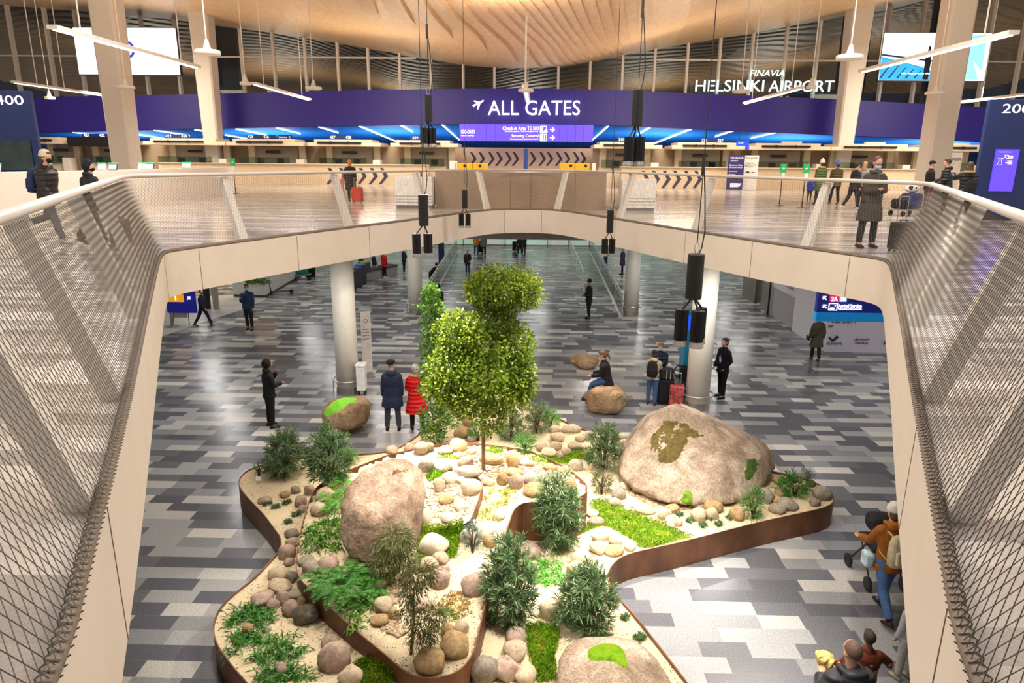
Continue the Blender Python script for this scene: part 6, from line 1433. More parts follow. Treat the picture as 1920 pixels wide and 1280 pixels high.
def person(label, loc, az, height, top, bottom, shoe='#1a1817', hair=('short', '#3a2a1e'), skin='f', L=(2, 2, 2), Rr=(-2, 2, 2), arms=((4, 6, 10, 0), (4, 6, 10, 0)), lean=0.0, headrot=(0, 0), coat=0.10, flare=0.0, puff=False, hood=None, hat=None, mask=None, glasses=False,
           extra=None, boots=None, seat=None, fat=1.1, fingers=True, dots=False, scarf=None, eyes=False, shirt=None, cuffs=True):
    """a standing, walking or sitting person. L, Rr = (hip flexion, knee flexion, spread) in degrees; arms = (flexion, spread, elbow, inward);
    az = direction faced (0 towards the camera, 90 to the right of the photo, 180 away)"""
    k = height/1.75; root = thing('person', label, 'person', loc, R(az)); fw = Vector((0, -1, 0)); UPZ = Vector((0, 0, 1)); body = MB(); J = {}
    for nm, sx, (hf, kf, ab) in (('L', 1, L), ('R', -1, Rr)):   # L is on the +x side
        hip = Vector((0.088*sx, 0, 0)); a, b_ = R(hf), R(hf-kf); sp_ = sin(R(ab))*sx
        th = Vector((sp_, -sin(a), -cos(a))).normalized()*0.43; shn = Vector((sp_*0.6, -sin(b_), -cos(b_))).normalized()*0.41
        kn = hip+th; an = kn+shn; J[nm] = [hip, kn, an, b_]
    low = min(J['L'][2].z, J['R'][2].z); pz_ = seat/k if seat is not None else -low+0.085
    P = Vector((0, 0, pz_))
    for nm in 'LR': J[nm][:3] = [q+P for q in J[nm][:3]]
    ln = R(lean); up = Vector((0, -sin(ln), cos(ln))); tf = Vector((0, -cos(ln), -sin(ln)))
    sh = P+up*0.50; nk = P+up*0.57; hd = nk+up*0.06+Vector((0, -0.02, 0.085)); X = Vector((1, 0, 0))
    A = {}
    for nm, sx, (sf, ab, ef, inn) in (('L', 1, arms[0]), ('R', -1, arms[1])):
        s0 = sh+X*(0.168*sx)-up*0.035; d1 = (-up*cos(R(sf))+tf*sin(R(sf)))*cos(R(ab))+X*sx*sin(R(ab)); d1.normalize()
        d2 = (-up*cos(R(sf+ef))+tf*sin(R(sf+ef)))-X*sx*inn; d2.normalize(); e = s0+d1*0.285; w = e+d2*0.25; A[nm] = [s0, e, w, d2]
    S = lambda v: v*k
    def ring(c, rx, ry, u=up, n=14):
        f = tf if u is up else fw
        return [S(c+X*(rx*cos(2*pi*j/n))+f*(-ry*sin(2*pi*j/n))) for j in range(n)]
    fx = fat
    tor = [(P-up*0.04, .15, .105), (P+up*0.06, .155, .11), (P+up*0.18, .14, .10), (P+up*0.33, .165, .115), (P+up*0.44, .165, .105), (P+up*0.51, .10, .075)]
    body.loft([ring(c, rx*fx*.94, ry*fx*.94) for c, rx, ry in tor])
    body.tube([S(P+up*0.46), S(nk), S(hd)], [.062*k, .056*k, .05*k], 10)
    rq = Matrix.Rotation(R(headrot[0]), 3, 'Z') @ Matrix.Rotation(R(headrot[1])+ln*0.3, 3, 'X')
    H = lambda x, y, z: S(hd + rq @ Vector((x, y, z)))
    body.ball(H(0, .005, .03), (.076*k, .095*k, .10*k), 14, 10, rq); body.ball(H(0, -.03, -.04), (.056*k, .06*k, .065*k), 12, 8, rq)
    body.tube([H(0, -.088, .015), H(0, -.108, -.018), H(0, -.09, -.03)], [.009*k, .014*k, .010*k], 6)
    for sx in (-1, 1): body.ball(H(.078*sx, .012, -.002), (.010*k, .02*k, .03*k), 8, 6, rq)
    body.tube([H(-.04, -.079, .03), H(0, -.09, .034), H(.04, -.079, .03)], .010*k, 6)
    for nm in 'LR':
        hip, kn, an, b_ = J[nm]; body.tube([S(hip), S(hip.lerp(kn, .5)), S(kn), S(kn.lerp(an, .35)), S(an)], [.08*k*fx, .07*k*fx, .052*k, .055*k, .036*k], 10)
        s0, e, w, d2 = A[nm]; body.tube([S(s0-up*.02), S(s0.lerp(e, .5)), S(e), S(e.lerp(w, .3)), S(w)], [.042*k, .042*k, .036*k, .038*k, .026*k], 8)
        body.ball(S(w+d2*.045), (.038*k, .024*k, .052*k), 10, 8, d2.to_track_quat('Z', 'Y').to_matrix())
        ft = (Vector((0, -1, 0))*.16); body.tube([S(an), S(an+ft*.55-UPZ*.045)], [.035*k, .03*k], 8)
    vb = max(.012, .013*k); bo = soft(body, 'body', SKIN[skin], root, vb, 2)
    # fingers grow out of the palms
    if fingers:
        fm = MB()
        for nm, sx in (('L', 1), ('R', -1)):
            s0, e, w, d2 = A[nm]; q = d2.to_track_quat('Z', 'Y').to_matrix(); pn = (q @ Vector((0, 1, 0))); cr = (q @ Vector((1, 0, 0)))
            if pn.dot(Vector((-sx, 0, 0))) < 0: pn = -pn
            for j, (o_, l_) in enumerate(((-.028, .062), (-.010, .074), (.009, .070), (.027, .054))):
                b0 = w+d2*.07+cr*o_; b1 = b0+d2*l_*.5+pn*.008; b2 = b1+d2*l_*.4+pn*.03; fm.tube([S(b0-d2*.02), S(b0), S(b1), S(b2)], [.0088*k, .0088*k, .008*k, .0065*k], 6)
            t0 = w+d2*.03+cr*(-.03); t1 = t0+d2*.03+pn*.022-cr*.012; t2 = t1+d2*.028+pn*.012; fm.tube([S(t0), S(t1), S(t2)], [.011*k, .0095*k, .007*k], 6)
        def join(o, me, fm=fm):
            bm = bmesh.new(); bm.from_mesh(me); vs = [bm.verts.new(v) for v in fm.v]
            for f in fm.f: bm.faces.new([vs[i] for i in f])
            bm.to_mesh(me); bm.free(); me.polygons.foreach_set('use_smooth', [True]*len(me.polygons))
        PEND[-1] = (bo, join)
    # trousers
    t_ = MB(); t_.loft([ring(c, rx*fx*1.04+.006, ry*fx*1.04+.006) for c, rx, ry in tor[:3]])
    for nm in 'LR':
        hip, kn, an, b_ = J[nm]; t_.tube([S(hip+UPZ*.02), S(hip.lerp(kn, .5)), S(kn), S(kn.lerp(an, .45)), S(an+UPZ*.02)], [.096*k*fx, .086*k*fx, .070*k, .068*k, .058*k] if extra != 'wide' else [.10*k, .10*k, .095*k, .10*k, .10*k], 12)
    soft(t_, 'trousers', cloth(bottom), root, .015, 2)
    for nm in 'LR':
        hip, kn, an, b_ = J[nm]; m = MB(); pitch = -b_*0.55 if b_ < -0.15 else (0.25 if b_ > 0.3 and seat is None else 0.0)
        rr = Matrix.Rotation(pitch, 3, 'X'); T = lambda x, y, z: S(an+rr @ Vector((x, y, z)))
        if boots: m.tube([S(an.lerp(kn, .62)), S(an.lerp(kn, .3)), S(an)], [.066*k, .06*k, .046*k], 10)
        rings = []
        for y, w_, h_ in ((.075, .02, .03), (.06, .036, .065), (.0, .042, .085), (-.07, .046, .06), (-.13, .044, .048), (-.175, .03, .036), (-.19, .012, .018)):
            rings.append([T(w_*cos(2*pi*j/10), y, -.083+max(0, h_*(sin(2*pi*j/10)*.5+.5)*1.25)) for j in range(10)])
        m.loft(rings); m.build('boot' if boots else 'shoe', cloth(boots or shoe), root, smooth=True, fix=True)
    # jacket or coat
    j_ = MB(); a_ = .022+(.022 if puff else 0); pts = [(c, rx*fx+a_, ry*fx+a_) for c, rx, ry in tor]
    hem = []
    if coat > .02:
        lm = (J['L'][1]+J['R'][1])/2-P; dn = lm.normalized() if seat is None else -up
        for q in (1.0, .66, .33): hem.append((P-up*.03+dn*coat*q, (.155+flare*q)*fx+a_+.012+.05*min(q*coat, .4), (.112+flare*q*.8)*fx+a_+.012+.04*min(q*coat, .4)+(.10*q if abs(L[0]-Rr[0]) > 25 and coat > .3 else 0)))
    j_.loft([ring(c, rx, ry) for c, rx, ry in hem+pts])
    j_.tube([S(P+up*.47), S(nk+up*.02)], [.095*k, .075*k], 10)
    for nm in 'LR':
        s0, e, w, d2 = A[nm]; b0 = .064+a_*.6; j_.ball(S(s0-X*(.022 if nm == 'L' else -.022)-up*.012), (b0+.006)*k, 12, 8); j_.tube([S(s0-up*.01), S(s0.lerp(e, .5)), S(e), S(e.lerp(w, .5)), S(w-d2*.0)], [b0*k, (b0-.004)*k, (b0-.010)*k, (b0-.016)*k, (b0-.022)*k], 10)
    jk = soft(j_, 'coat' if coat > .3 else 'jacket', cloth(top, puff, dots), root, .016, 2)
    if shirt:
        m = MB(); m.ball(S(P+up*.26+tf*.085), (.07*k, .07*k, .2*k), 12, 8); soft(m, 'shirt', cloth(shirt), root, .016)
    if hood == 'down':
        m = MB(); m.ball(S(nk-tf*.085-up*.035), (.13*k, .075*k, .085*k), 14, 8); m.tube([S(nk+X*(.10*cos(t))-tf*(.09*sin(t))-up*.01) for t in np.linspace(-.6, 3.74, 12)], .034*k, 8); soft(m, 'hood', cloth(top, puff), root, .016)
    if hood == 'fur':
        m = MB(); m.tube([S(nk+X*(.115*cos(t))-tf*(.10*sin(t)+.02)-up*(.01)) for t in np.linspace(-.7, 3.84, 14)], .042*k, 8); soft(m, 'fur_collar', mat('fur_beige', '#c8a878', .9, var=.3, scale=60, bump=1), root, .014)
    if hood == 'up':
        m = MB(); m.ball(H(0, .028, .025), (.108*k, .118*k, .128*k), 16, 10, rq); m.ball(S(nk+Vector((0, .03, .0))), (.115*k, .09*k, .07*k), 14, 8); ho = soft(m, 'hood', cloth(top), root, .014)
        m = MB(); m.ball(H(0, -.062, -.005), (.062*k, .045*k, .075*k), 14, 10, rq); m.build('face', SKIN[skin], ho, smooth=True)
    if scarf:
        m = MB(); m.tube([S(nk+X*(.085*cos(t))+tf*(.085*sin(t))-up*.005) for t in np.linspace(0, 2*pi, 16)], .036*k, 8); m.tube([S(nk+tf*.10-up*.03), S(nk+tf*.135-up*.2)], [.05*k, .04*k], 8, sq=.5); soft(m, 'scarf', cloth(scarf), root, .013)
    # hair
    kind, hc = hair
    if kind != 'none' and hood != 'up':
        m = MB(); hm = hairm(hc)
        if kind == 'crop': m.ball(H(0, .016, .042), (.079*k, .093*k, .094*k), 14, 8, rq)
        else:
            m.ball(H(0, .022, .042), (.086*k, .098*k, .098*k), 16, 10, rq); m.ball(H(0, -.045, .098), (.06*k, .045*k, .03*k), 10, 6, rq)
            if kind in ('long', 'bob', 'pony', 'bun', 'curly'): m.ball(H(0, .05, -.025), (.082*k, .062*k, .085*k), 12, 8, rq)
            if kind == 'long': m.ball(H(0, .075, -.15), (.095*k, .05*k, .16*k), 12, 8, rq)
            if kind == 'pony': m.tube([H(0, .09, .05), H(0, .14, .02), H(0, .15, -.1), H(0, .13, -.2)], [.03*k, .036*k, .032*k, .012*k], 8)
            if kind == 'bun': m.ball(H(0, .11, .07), .045*k, 10, 8)
            if kind == 'curly':
                rnd = random.Random(int(height*100))
                for _ in range(26):
                    d = Vector((rnd.gauss(0, 1), rnd.uniform(-.3, 1.2), rnd.uniform(-.3, 1.2))).normalized(); m.ball(H(d.x*.088, .022+d.y*.09, .035+d.z*.095), .026*k, 8, 6)
        soft(m, 'hair', hm, root, .012, 1)
    if hat:
        hk, hcol = hat; m = MB()
        if hk in ('beanie', 'pom'):
            m.lathe((0, 0, 0), [(.100*k, .0), (.106*k, .02), (.104*k, .045), (.098*k, .055), (.094*k, .085), (.074*k, .12), (.04*k, .142), (0, .148)], 18)
            m.v = [tuple(H(0, .018, .028)+rq @ Vector(v)) for v in m.v]
            if hk == 'pom': m.ball(H(0, .018, .19), .035*k, 10, 8)
        if hk == 'beret': m.ball(H(0, .02, .085), (.115*k, .12*k, .05*k), 16, 8, rq); m.ball(H(0, .015, .06), (.092*k, .10*k, .06*k), 16, 8, rq)
        if hk == 'cap': m.ball(H(0, .015, .062), (.092*k, .105*k, .085*k), 16, 8, rq); m.ball(H(0, -.11, .055), (.07*k, .07*k, .012*k), 12, 6, rq)
        soft(m, 'hat', cloth(hcol), root, .012, 1)
    if mask:
        m = MB(); m.ball(H(0, -.062, -.035), (.060*k, .052*k, .052*k), 14, 8, rq); mk_ = soft(m, 'face_mask', cloth(mask), root, .010, 1)
    if eyes:
        for sx in (-1, 1):
            m = MB(); m.ball(H(.031*sx, -.082, .012), (.013*k, .008*k, .008*k), 8, 6, rq); m.build('eye', BLACKP, root, smooth=True)
    if glasses:
        m = MB()
        for sx in (-1, 1):
            m.tube([H(.034*sx+.027*cos(t), -.098, .014+.02*sin(t)) for t in np.linspace(0, 2*pi, 12)], .0035*k, 5); m.tube([H(.06*sx, -.096, .016), H(.082*sx, .01, .012)], .003*k, 4)
        m.build('glasses', BLACK, root)
    root['_k'] = k; PD[root.name] = dict(P=P*k, up=up, tf=tf, sh=sh*k, nk=nk*k, A={n: [q*k if i < 3 else q for i, q in enumerate(v)] for n, v in A.items()}, k=k, az=az, loc=Vector(loc))
    return root
PD = {}
def w2(root, v):
    """local to world for a person"""
    d = PD[root.name]; return d['loc']+Matrix.Rotation(R(d['az']), 3, 'Z') @ Vector(v)
def at(px, yf, yh, z=0.0):
    """ground point under the pixel and the height that reaches the pixel row yh"""
    p = pz(px, yf, z); return p, pY(px, yh, p.y).z-z
def stand(label, px, yf, yh, az, top, bottom, z=0.0, hmax=1.92, **kw):
    p, h = at(px, yf, yh, z); return person(label, p, az, min(hmax, max(0.8, h)), top, bottom, **kw)
def suitcase(lb, p, rz, w, d, h, m_, handle=0.0, group=None, band=None, parts=True):
    o = thing('suitcase', lb, 'suitcase', p, rz, group); m = MB(); m.rbox((0, 0, .05+h/2), (w, d, h), .04); m.build('case', m_, o, smooth=False)
    for sx in (-1, 1):
        for sy in (-1, 1):
            m = MB(); m.lathe((sx*(w/2-.05), sy*(d/2-.05), .028), [(0, -.012), (.026, -.012), (.026, .012), (0, .012)], 12, axis=(1, 0, 0)); m.build('wheel', BLACKP, o)
    m = MB()
    if handle:
        for sx in (-1, 1): m.tube([(sx*w*.22, d*.3, h+.05), (sx*w*.22, d*.3, h+handle)], .009, 6)
        m.tube([(-w*.24, d*.3, h+handle), (w*.24, d*.3, h+handle)], .016, 6); m.build('telescopic_handle', STEEL, o)
    m = MB(); m.tube([(-.09, 0, h+.05), (-.06, 0, h+.085), (.06, 0, h+.085), (.09, 0, h+.05)], .012, 6); m.build('grip', BLACKP, o)
    m = MB(); m.rbox((0, -d/2-.008, h*.45), (w*.78, .02, h*.5), .02); m.build('front_pocket', m_, o); return o
def backpack(lb, root, m_, w=.30, h=.42, d=.15, drop=0.0, pocket=None):
    q = PD[root.name]; k = q['k']; up, tf = q['up'], q['tf']; c = q['sh']-up*(.20*k+drop)-tf*(.155*k+d/2); rot = Matrix(((1, 0, 0), tuple(-tf), tuple(up))).transposed()
    o = thing('backpack', lb, 'backpack', w2(root, c), R(q['az'])); m = MB(); mm = rot
    rings = []
    for t, sx_, sy_ in ((-.5, .86, .8), (-.46, .97, 1), (-.1, 1, 1.0), (.25, .95, .85), (.43, .8, .6), (.5, .5, .3)):
        rings.append([mm @ Vector((math.copysign(abs(cos(a))**.5, cos(a))*w/2*sx_, math.copysign(abs(sin(a))**.5, sin(a))*d/2*sy_, t*h)) for a in [2*pi*j/20 for j in range(20)]])
    m.loft(rings); m.build('bag', m_, o, smooth=True, fix=True)
    m = MB(); m.rbox(mm @ Vector((0, d/2+.012, -h*.16)), (w*.74, .05, h*.44), .022, rot=mm); m.build('front_pocket', pocket or m_, o)
    m = MB(); m.tube([mm @ Vector((-.04, -.02, h*.47)), mm @ Vector((-.03, 0, h*.56)), mm @ Vector((.03, 0, h*.56)), mm @ Vector((.04, -.02, h*.47))], .009, 6); m.build('loop', m_, o)
    for sx in (-1, 1):
        m = MB(); m.tube([mm @ Vector((sx*w*.26, -d*.4, h*.40)), mm @ Vector((sx*w*.32, -d*.5-.06*k, h*.48)), mm @ Vector((sx*w*.36, -d*.5-.20*k, h*.38)), mm @ Vector((sx*w*.42, -d*.5-.27*k, h*.1)), mm @ Vector((sx*w*.5, -d*.5-.12*k, -h*.25)), mm @ Vector((sx*w*.45, -d*.3, -h*.36))], .02, 6, sq=.4); m.build('strap', m_, o)
    return o
K1, K2, K3 = '#1d1c1d', '#252425', '#2d2b2c'
# ---- upper floor
man = stand('man in long dark grey coat, glasses and blue mask looking at his phone', 1622, 464, 295, 6, '#45413b', '#2a2928', z=UF, shoe='#3a2a20', hair=('crop', '#5e3a22'), skin='f', coat=.36, flare=.02, arms=((12, 4, 92, .55), (14, 4, 88, .55)), headrot=(0, 22), mask='#a9c9dd', glasses=True, eyes=True, scarf='#55524c', L=(0, 2, 4), Rr=(0, 2, 5), fat=1.18)
q = PD[man.name]; c = w2(man, (q['A']['L'][2]+q['A']['R'][2])/2+q['A']['L'][3]*.10+q['A']['R'][3]*.06); o = thing('phone', 'black phone held by the man in the long coat', 'phone', c); m = MB(); m.rbox((0, 0, 0), (.075, .012, .15), .006, rot=Matrix.Rotation(R(-50), 3, 'X')); m.build('case', BLACKP, o)
suitcase('dark suitcase with raised handle beside the man in the long coat', pz(1686, 472, UF), R(8), .42, .24, .52, cloth('#2f2c2c'), .52)
w_ = stand('person in beige knitted hat and quilted black jacket walking with a navy backpack', 104, 455, 281, 84, '#2e2926', '#6a6a6e', z=UF, shoe='#ded6c6', hair=('bob', '#4a3424'), hat=('beanie', '#cdbda2'), mask='#17161a', puff=True, L=(-24, 48, 1), Rr=(20, 4, 1), arms=((-18, 8, 25, 0), (16, 8, 25, 0)), coat=.10, hood='down', lean=6)
backpack('navy backpack on the person in the beige hat', w_, cloth('#24304f'), .32, .46, .17, .02)
w_ = stand('person in black jacket with hood up walking behind the left railing', 182, 462, 299, 86, '#1f1e22', '#4a4644', z=UF, shoe='#4a4440', hood='up', skin='f', mask='#121214', L=(-20, 18, 1), Rr=(18, 4, 1), arms=((-10, 6, 20, 0), (22, 6, 20, 0)), coat=.12, lean=5, extra='wide')
suitcase('small brown checked suitcase by the left railing', pz(229, 462, UF), R(80), .36, .22, .46, cloth('#7a5a3c'), .40)
w_ = stand('woman with copper hair and black coat pulling a red suitcase across the hall', 659, 377, 300, 188, '#1c1a1c', '#201e1e', z=UF, hair=('bob', '#b8703a'), coat=.42, L=(10, 4, 1), Rr=(-14, 14, 1), puff=True)
suitcase('red suitcase pulled by the woman with copper hair', pz(671, 380, UF), R(170), .40, .25, .54, cloth('#b8422c'), .38)
stand('small child in pink patterned clothes beside the copper haired woman', 643, 360, 329, 170, '#c98a90', '#b8848a', z=UF, hair=('short', '#7a5a40'), fingers=False, coat=.12, dots=False)
stand('child in bright blue jacket among the queue at the right counter', 1516, 377, 333, 150, '#2a48b8', '#3a3430', z=UF, hair=('short', '#3a2a20'), hood='down', puff=True, boots='#6a5238', L=(12, 30, 1))
stand('person in green coat, red scarf and white knitted hat in the queue', 1533, 383, 301, 195, '#55663a', '#2a2622', z=UF, hair=('bob', '#3a2a1e'), hat=('pom', '#d8d2c6'), scarf='#b02030', coat=.34, puff=True, hood='fur', boots='#3a2e24')
stand('person in olive brown jacket and blue and white knitted hat in the queue', 1562, 382, 304, 175, '#5a4c30', '#23211f', z=UF, hair=('bob', '#3a2a1e'), hat=('pom', '#4a66b8'), coat=.16, puff=True, boots='#5a3a22', L=(6, 4, 4), Rr=(-6, 8, 4))
w_ = stand('person in black jacket with an orange bag left of the long coat', 1596, 393, 305, 100, '#222022', '#262428', z=UF, hair=('short', '#1f1815'), coat=.1, puff=True, L=(-16, 14, 1), Rr=(14, 4, 1), shoe='#c8c4c0')
q = w2(w_, (.2, -.05, .95)); o = thing('shoulder_bag', 'orange bag hanging beside the person in black left of the long coat', 'bag', q); m = MB(); m.rbox((0, 0, 0), (.2, .12, .42), .04); m.build('bag', cloth('#e04a1a'), o); m = MB(); m.tube([(-.06, 0, .2), (-.05, 0, .5), (.05, 0, .52), (.06, 0, .2)], .012, 5); m.build('strap', cloth('#2a2422'), o)
stand('woman with fair hair and grey top behind the man in the long coat', 1611, 391, 304, 120, '#8f8c8c', '#2a282a', z=UF, hair=('long', '#a88a66'), coat=.06)
stand('man in black cap, mask and black jacket facing right at the luggage trolley', 1733, 398, 302, 72, K1, K2, z=UF, hair=('crop', '#241a14'), hat=('cap', '#161616'), mask='#9cb8cc', arms=((10, 5, 35, .2), (16, 5, 40, .2)), coat=.1)
stand('dark haired man in black jacket talking to the man in the cap', 1766, 401, 299, 250, '#26262a', K3, z=UF, hair=('short', '#241812'), arms=((14, 8, 50, .3), (20, 10, 55, .3)), coat=.12, hood='down', puff=True, lean=6, fat=1.1)
w_ = stand('woman with long brown hair and black fur-collared coat reaching for hand gel', 1801, 419, 304, 168, '#1c1a1c', '#2c2a2c', z=UF, hair=('long', '#4a3020'), hood='fur', coat=.3, puff=True, arms=((70, 20, 50, 0), (8, 8, 20, 0)))
backpack('black backpack on the woman with long brown hair', w_, cloth('#202024'), .28, .36, .13, .16)
# ---- lower floor
w_ = stand('person in navy uniform with reflective ankle bands walking right past the blue sign', 383, 611, 541, 88, '#202438', '#1e2236', shoe='#161412', hair=('crop', '#4a3524'), L=(24, 4, 1), Rr=(-22, 10, 1), arms=((-14, 6, 15, 0), (16, 6, 20, 0)), coat=.06, mask='#1a1a24')
stand('man in blue quilted jacket and blue mask, one hand raised', 469, 618, 533, 8, '#2a3f60', '#26262a', shoe='#1a1816', hair=('short', '#2a1d16'), skin='m', mask='#9cc4dc', puff=True, coat=.06, arms=((10, 6, 12, 0), (18, 6, 110, .2)), L=(6, 4, 1), Rr=(-4, 10, 1), scarf=None, eyes=True, hood=None)
stand('person in black hooded jacket, hand at chin, left of the draped boulder', 510, 800, 675, 128, '#1b1a1a', '#19181a', shoe='#2a2220', hood='up', skin='m', coat=.10, arms=((38, 4, 128, .55), (14, 4, 80, .5)), L=(0, 2, 4), Rr=(0, 2, 3))
stand('man in navy hooded rain jacket and black beret seen from behind', 738, 806, 676, 186, '#262f48', '#414450', shoe='#1c1a1c', hair=('crop', '#8a8680'), hat=('beret', '#1a181c'), hood='down', coat=.27, flare=.03, L=(0, 2, 5), Rr=(0, 2, 4), headrot=(-35, 0), fat=1.2, arms=((2, 9, 10, 0), (2, 9, 10, 0)))
stand('woman in bright red long quilted coat with grey curly hair seen from behind', 782, 803, 684, 200, '#d01a1a', '#1e1a1e', shoe='#221c1c', hair=('curly', '#b8b0a8'), hood='fur', coat=.42, flare=.05, puff=True, fat=1.12, L=(0, 2, 3), Rr=(-6, 10, 3), arms=((16, 8, 70, .3), (6, 10, 40, .3)))
stand('person in black leaning forward on the left glass guard rail', 808, 536, 490, 80, K1, K2, hair=('crop', '#1a1614'), hat=('beanie', '#19181a'), lean=42, arms=((52, 4, 10, .1), (56, 4, 8, .1)), coat=.16, L=(4, 4, 2), Rr=(-4, 4, 2), hmax=1.8)
stand('person in black with dark hat half hidden behind the tall slender shrub', 823, 598, 535, 200, K1, K2, hair=('bob', '#1c1614'), hat=('beanie', '#1c1b1d'), coat=.16, puff=True)
w_ = stand('person in black jacket and orange scarf walking towards us holding papers', 877, 514, 468, 0, '#222124', '#2a3f66', hair=('short', '#5a4a40'), mask='#17161a', scarf='#e0502a', coat=.12, L=(12, 4, 2), Rr=(-8, 14, 2), arms=((6, 10, 50, .4), (-4, 10, 14, 0)))
stand('person in mustard jacket and jeans far behind under the fascia', 893, 478, 435, 10, '#c8862a', '#35507c', hair=('short', '#3a2a20'), coat=.14, fingers=False)
stand('person in grey coat and black trousers far behind beside the mustard jacket', 907, 480, 436, 350, '#6a645e', '#201f22', hair=('short', '#3a2a20'), coat=.2, fingers=False)
suitcase('black suitcase between the two people far behind', pz(900, 474, 0), 0, .42, .26, .8, cloth('#1a191b'))
stand('person in black pushing a wheelchair in the far centre', 982, 475, 437, 0, K1, K2, hair=('short', '#2a2018'), coat=.12, arms=((30, 6, 50, .1), (30, 6, 50, .1)), fingers=False)
p = pz(975, 479, 0); o = thing('wheelchair', 'black wheelchair pushed towards us in the far centre', 'wheelchair', p)
m = MB(); m.rbox((0, .2, .5), (.5, .48, .08), .02); m.build('seat', BLACKP, o); m = MB(); m.rbox((0, .46, .75), (.5, .06, .5), .02); m.build('backrest', BLACKP, o)
for sx in (-1, 1):
    m = MB(); m.tube([(sx*.3, .3+.3*cos(t), .31+.3*sin(t)) for t in np.linspace(0, 2*pi, 18)], .018, 5); m.build('large_wheel', BLACKP, o); m = MB(); m.lathe((sx*.26, -.15, .08), [(0, -.02), (.08, -.02), (.08, .02), (0, .02)], 12, axis=(1, 0, 0)); m.build('caster', BLACKP, o)
    m = MB(); m.tube([(sx*.27, .46, 1.0), (sx*.27, .46, .5), (sx*.27, -.1, .5), (sx*.25, -.2, .15)], .014, 5); m.build('frame', STEEL, o)
w_ = person('person sitting in the wheelchair far behind', Vector((p.x, p.y+.25, 0)), 0, 1.66, '#202024', '#26262c', shoe='#2a9ab8', hair=('short', '#2a2018'), seat=.60, L=(80, 78, 3), Rr=(80, 78, 3), coat=.06, arms=((20, 8, 60, .2), (20, 8, 60, .2)), fingers=False)
suitcase('black suitcase beside the wheelchair far behind', pz(966, 471, 0), 0, .42, .26, .66, cloth('#19181a'))
stand('guard in black uniform and cap standing by the right glass guard rail', 1103, 597, 525, 292, '#1d1c1e', '#19181a', hair=('crop', '#241a14'), skin='m', hat=('beanie', '#131314'), coat=.10, arms=((10, 6, 70, .4), (8, 6, 60, .4)), L=(4, 4, 2), Rr=(-4, 2, 2))
p = ob4.location; bt_ = BVHTree.FromPolygons([v.co+p for v in ob4.data.vertices], [tuple(q.vertices) for q in ob4.data.polygons]); tz = bt_.ray_cast(Vector((p.x-.02, p.y-.05, 5)), Vector((0, 0, -1)))[0].z
person('woman with a ponytail in black coat and jeans sitting on a boulder', Vector((pY(1138, 730, p.y).x, p.y+.08, 0)), 256, 1.68, '#1d1b1c', '#35527f', hair=('pony', '#6a4a30'), seat=tz+.10, L=(72, 60, 4), Rr=(66, 48, 4), coat=.16, fat=1.15, lean=12, arms=((28, 4, 60, .3), (28, 4, 60, .3)), headrot=(0, 22))
w_ = stand('woman in cream hooded jacket and jeans with a black backpack by the luggage', 1221, 758, 657, 160, '#b3a48c', '#3f5c86', hair=('bun', '#2a1c16'), hood='down', coat=.06, shoe='#3a2018', arms=((30, 6, 80, .2), (30, 6, 80, .2)), headrot=(20, 15))
backpack('black backpack on the woman in the cream jacket', w_, cloth('#1f1d1e'), .28, .42, .15)
p = pz(1213, 727, 0)
stand('woman with curly fair hair and navy padded jacket behind the cream jacket', 1233, 741, 643, 340, '#1b2034', '#2a2c3a', hair=('curly', '#8a6238'), mask='#8cc0e0', coat=.14, puff=True, headrot=(0, 18), arms=((24, 6, 80, .3), (24, 6, 80, .3)))
suitcase('tall black suitcase between the cream jacket and the red patterned case', pz(1246, 757, 0), R(-10), .44, .28, .66, cloth('#1a191b'), .34)
p = pz(1246, 757, 0); o = thing('travel_bag', 'black ribbed bag standing on the tall black suitcase', 'bag', (p.x, p.y, .72), R(-10)); m = MB(); m.rbox((0, 0, .16), (.36, .24, .3), .05); m.build('bag', cloth('#232225'), o); m = MB(); m.box((.1, -.125, .16), (.03, .01, .26)); m.box((.0, -.125, .16), (.03, .01, .26)); m.build('zip', STEEL, o)
REDP = mat('floral_red', '#b04a48', .6, var=.7, scale=11)
suitcase('red patterned suitcase leaning towards the right lower column', pz(1267, 763, 0), R(-14), .38, .26, .58, REDP, .36)
p = pz(1281, 755, 0); o = thing('backpack', 'black backpack lying on the red patterned suitcase', 'backpack', (p.x, p.y+.05, .64), R(-14)); m = MB(); m.rbox((0, 0, .2), (.3, .2, .42), .07, rot=Matrix.Rotation(R(16), 3, 'Y')); m.build('bag', cloth('#19181a'), o); m = MB(); m.tube([(-.2, 0, .05), (-.32, 0, .25), (-.2, 0, .4), (-.05, 0, .38)], .02, 6); m.build('strap', cloth('#19181a'), o)
stand('woman in black jacket over a pale blouse waiting right of the column', 1351, 745, 634, 292, '#171618', '#171619', hair=('bun', '#4a201c'), skin='f', shirt='#c0c4e0', coat=.14, arms=((-16, 6, 50, .3), (8, 6, 30, .2)), L=(3, 2, 3), Rr=(-3, 2, 3), scarf=None, mask='#d8a8a8')
w_ = stand('woman in olive grey coat and brown boots walking away under the blue sign', 1527, 675, 590, 178, '#4c473a', '#1e1b1c', hair=('bob', '#3a2c20'), coat=.36, flare=.03, boots='#6a4426', L=(8, 8, 1), Rr=(-6, 8, 1), arms=((4, 12, 15, 0), (-6, 12, 15, 0)), fat=1.12)
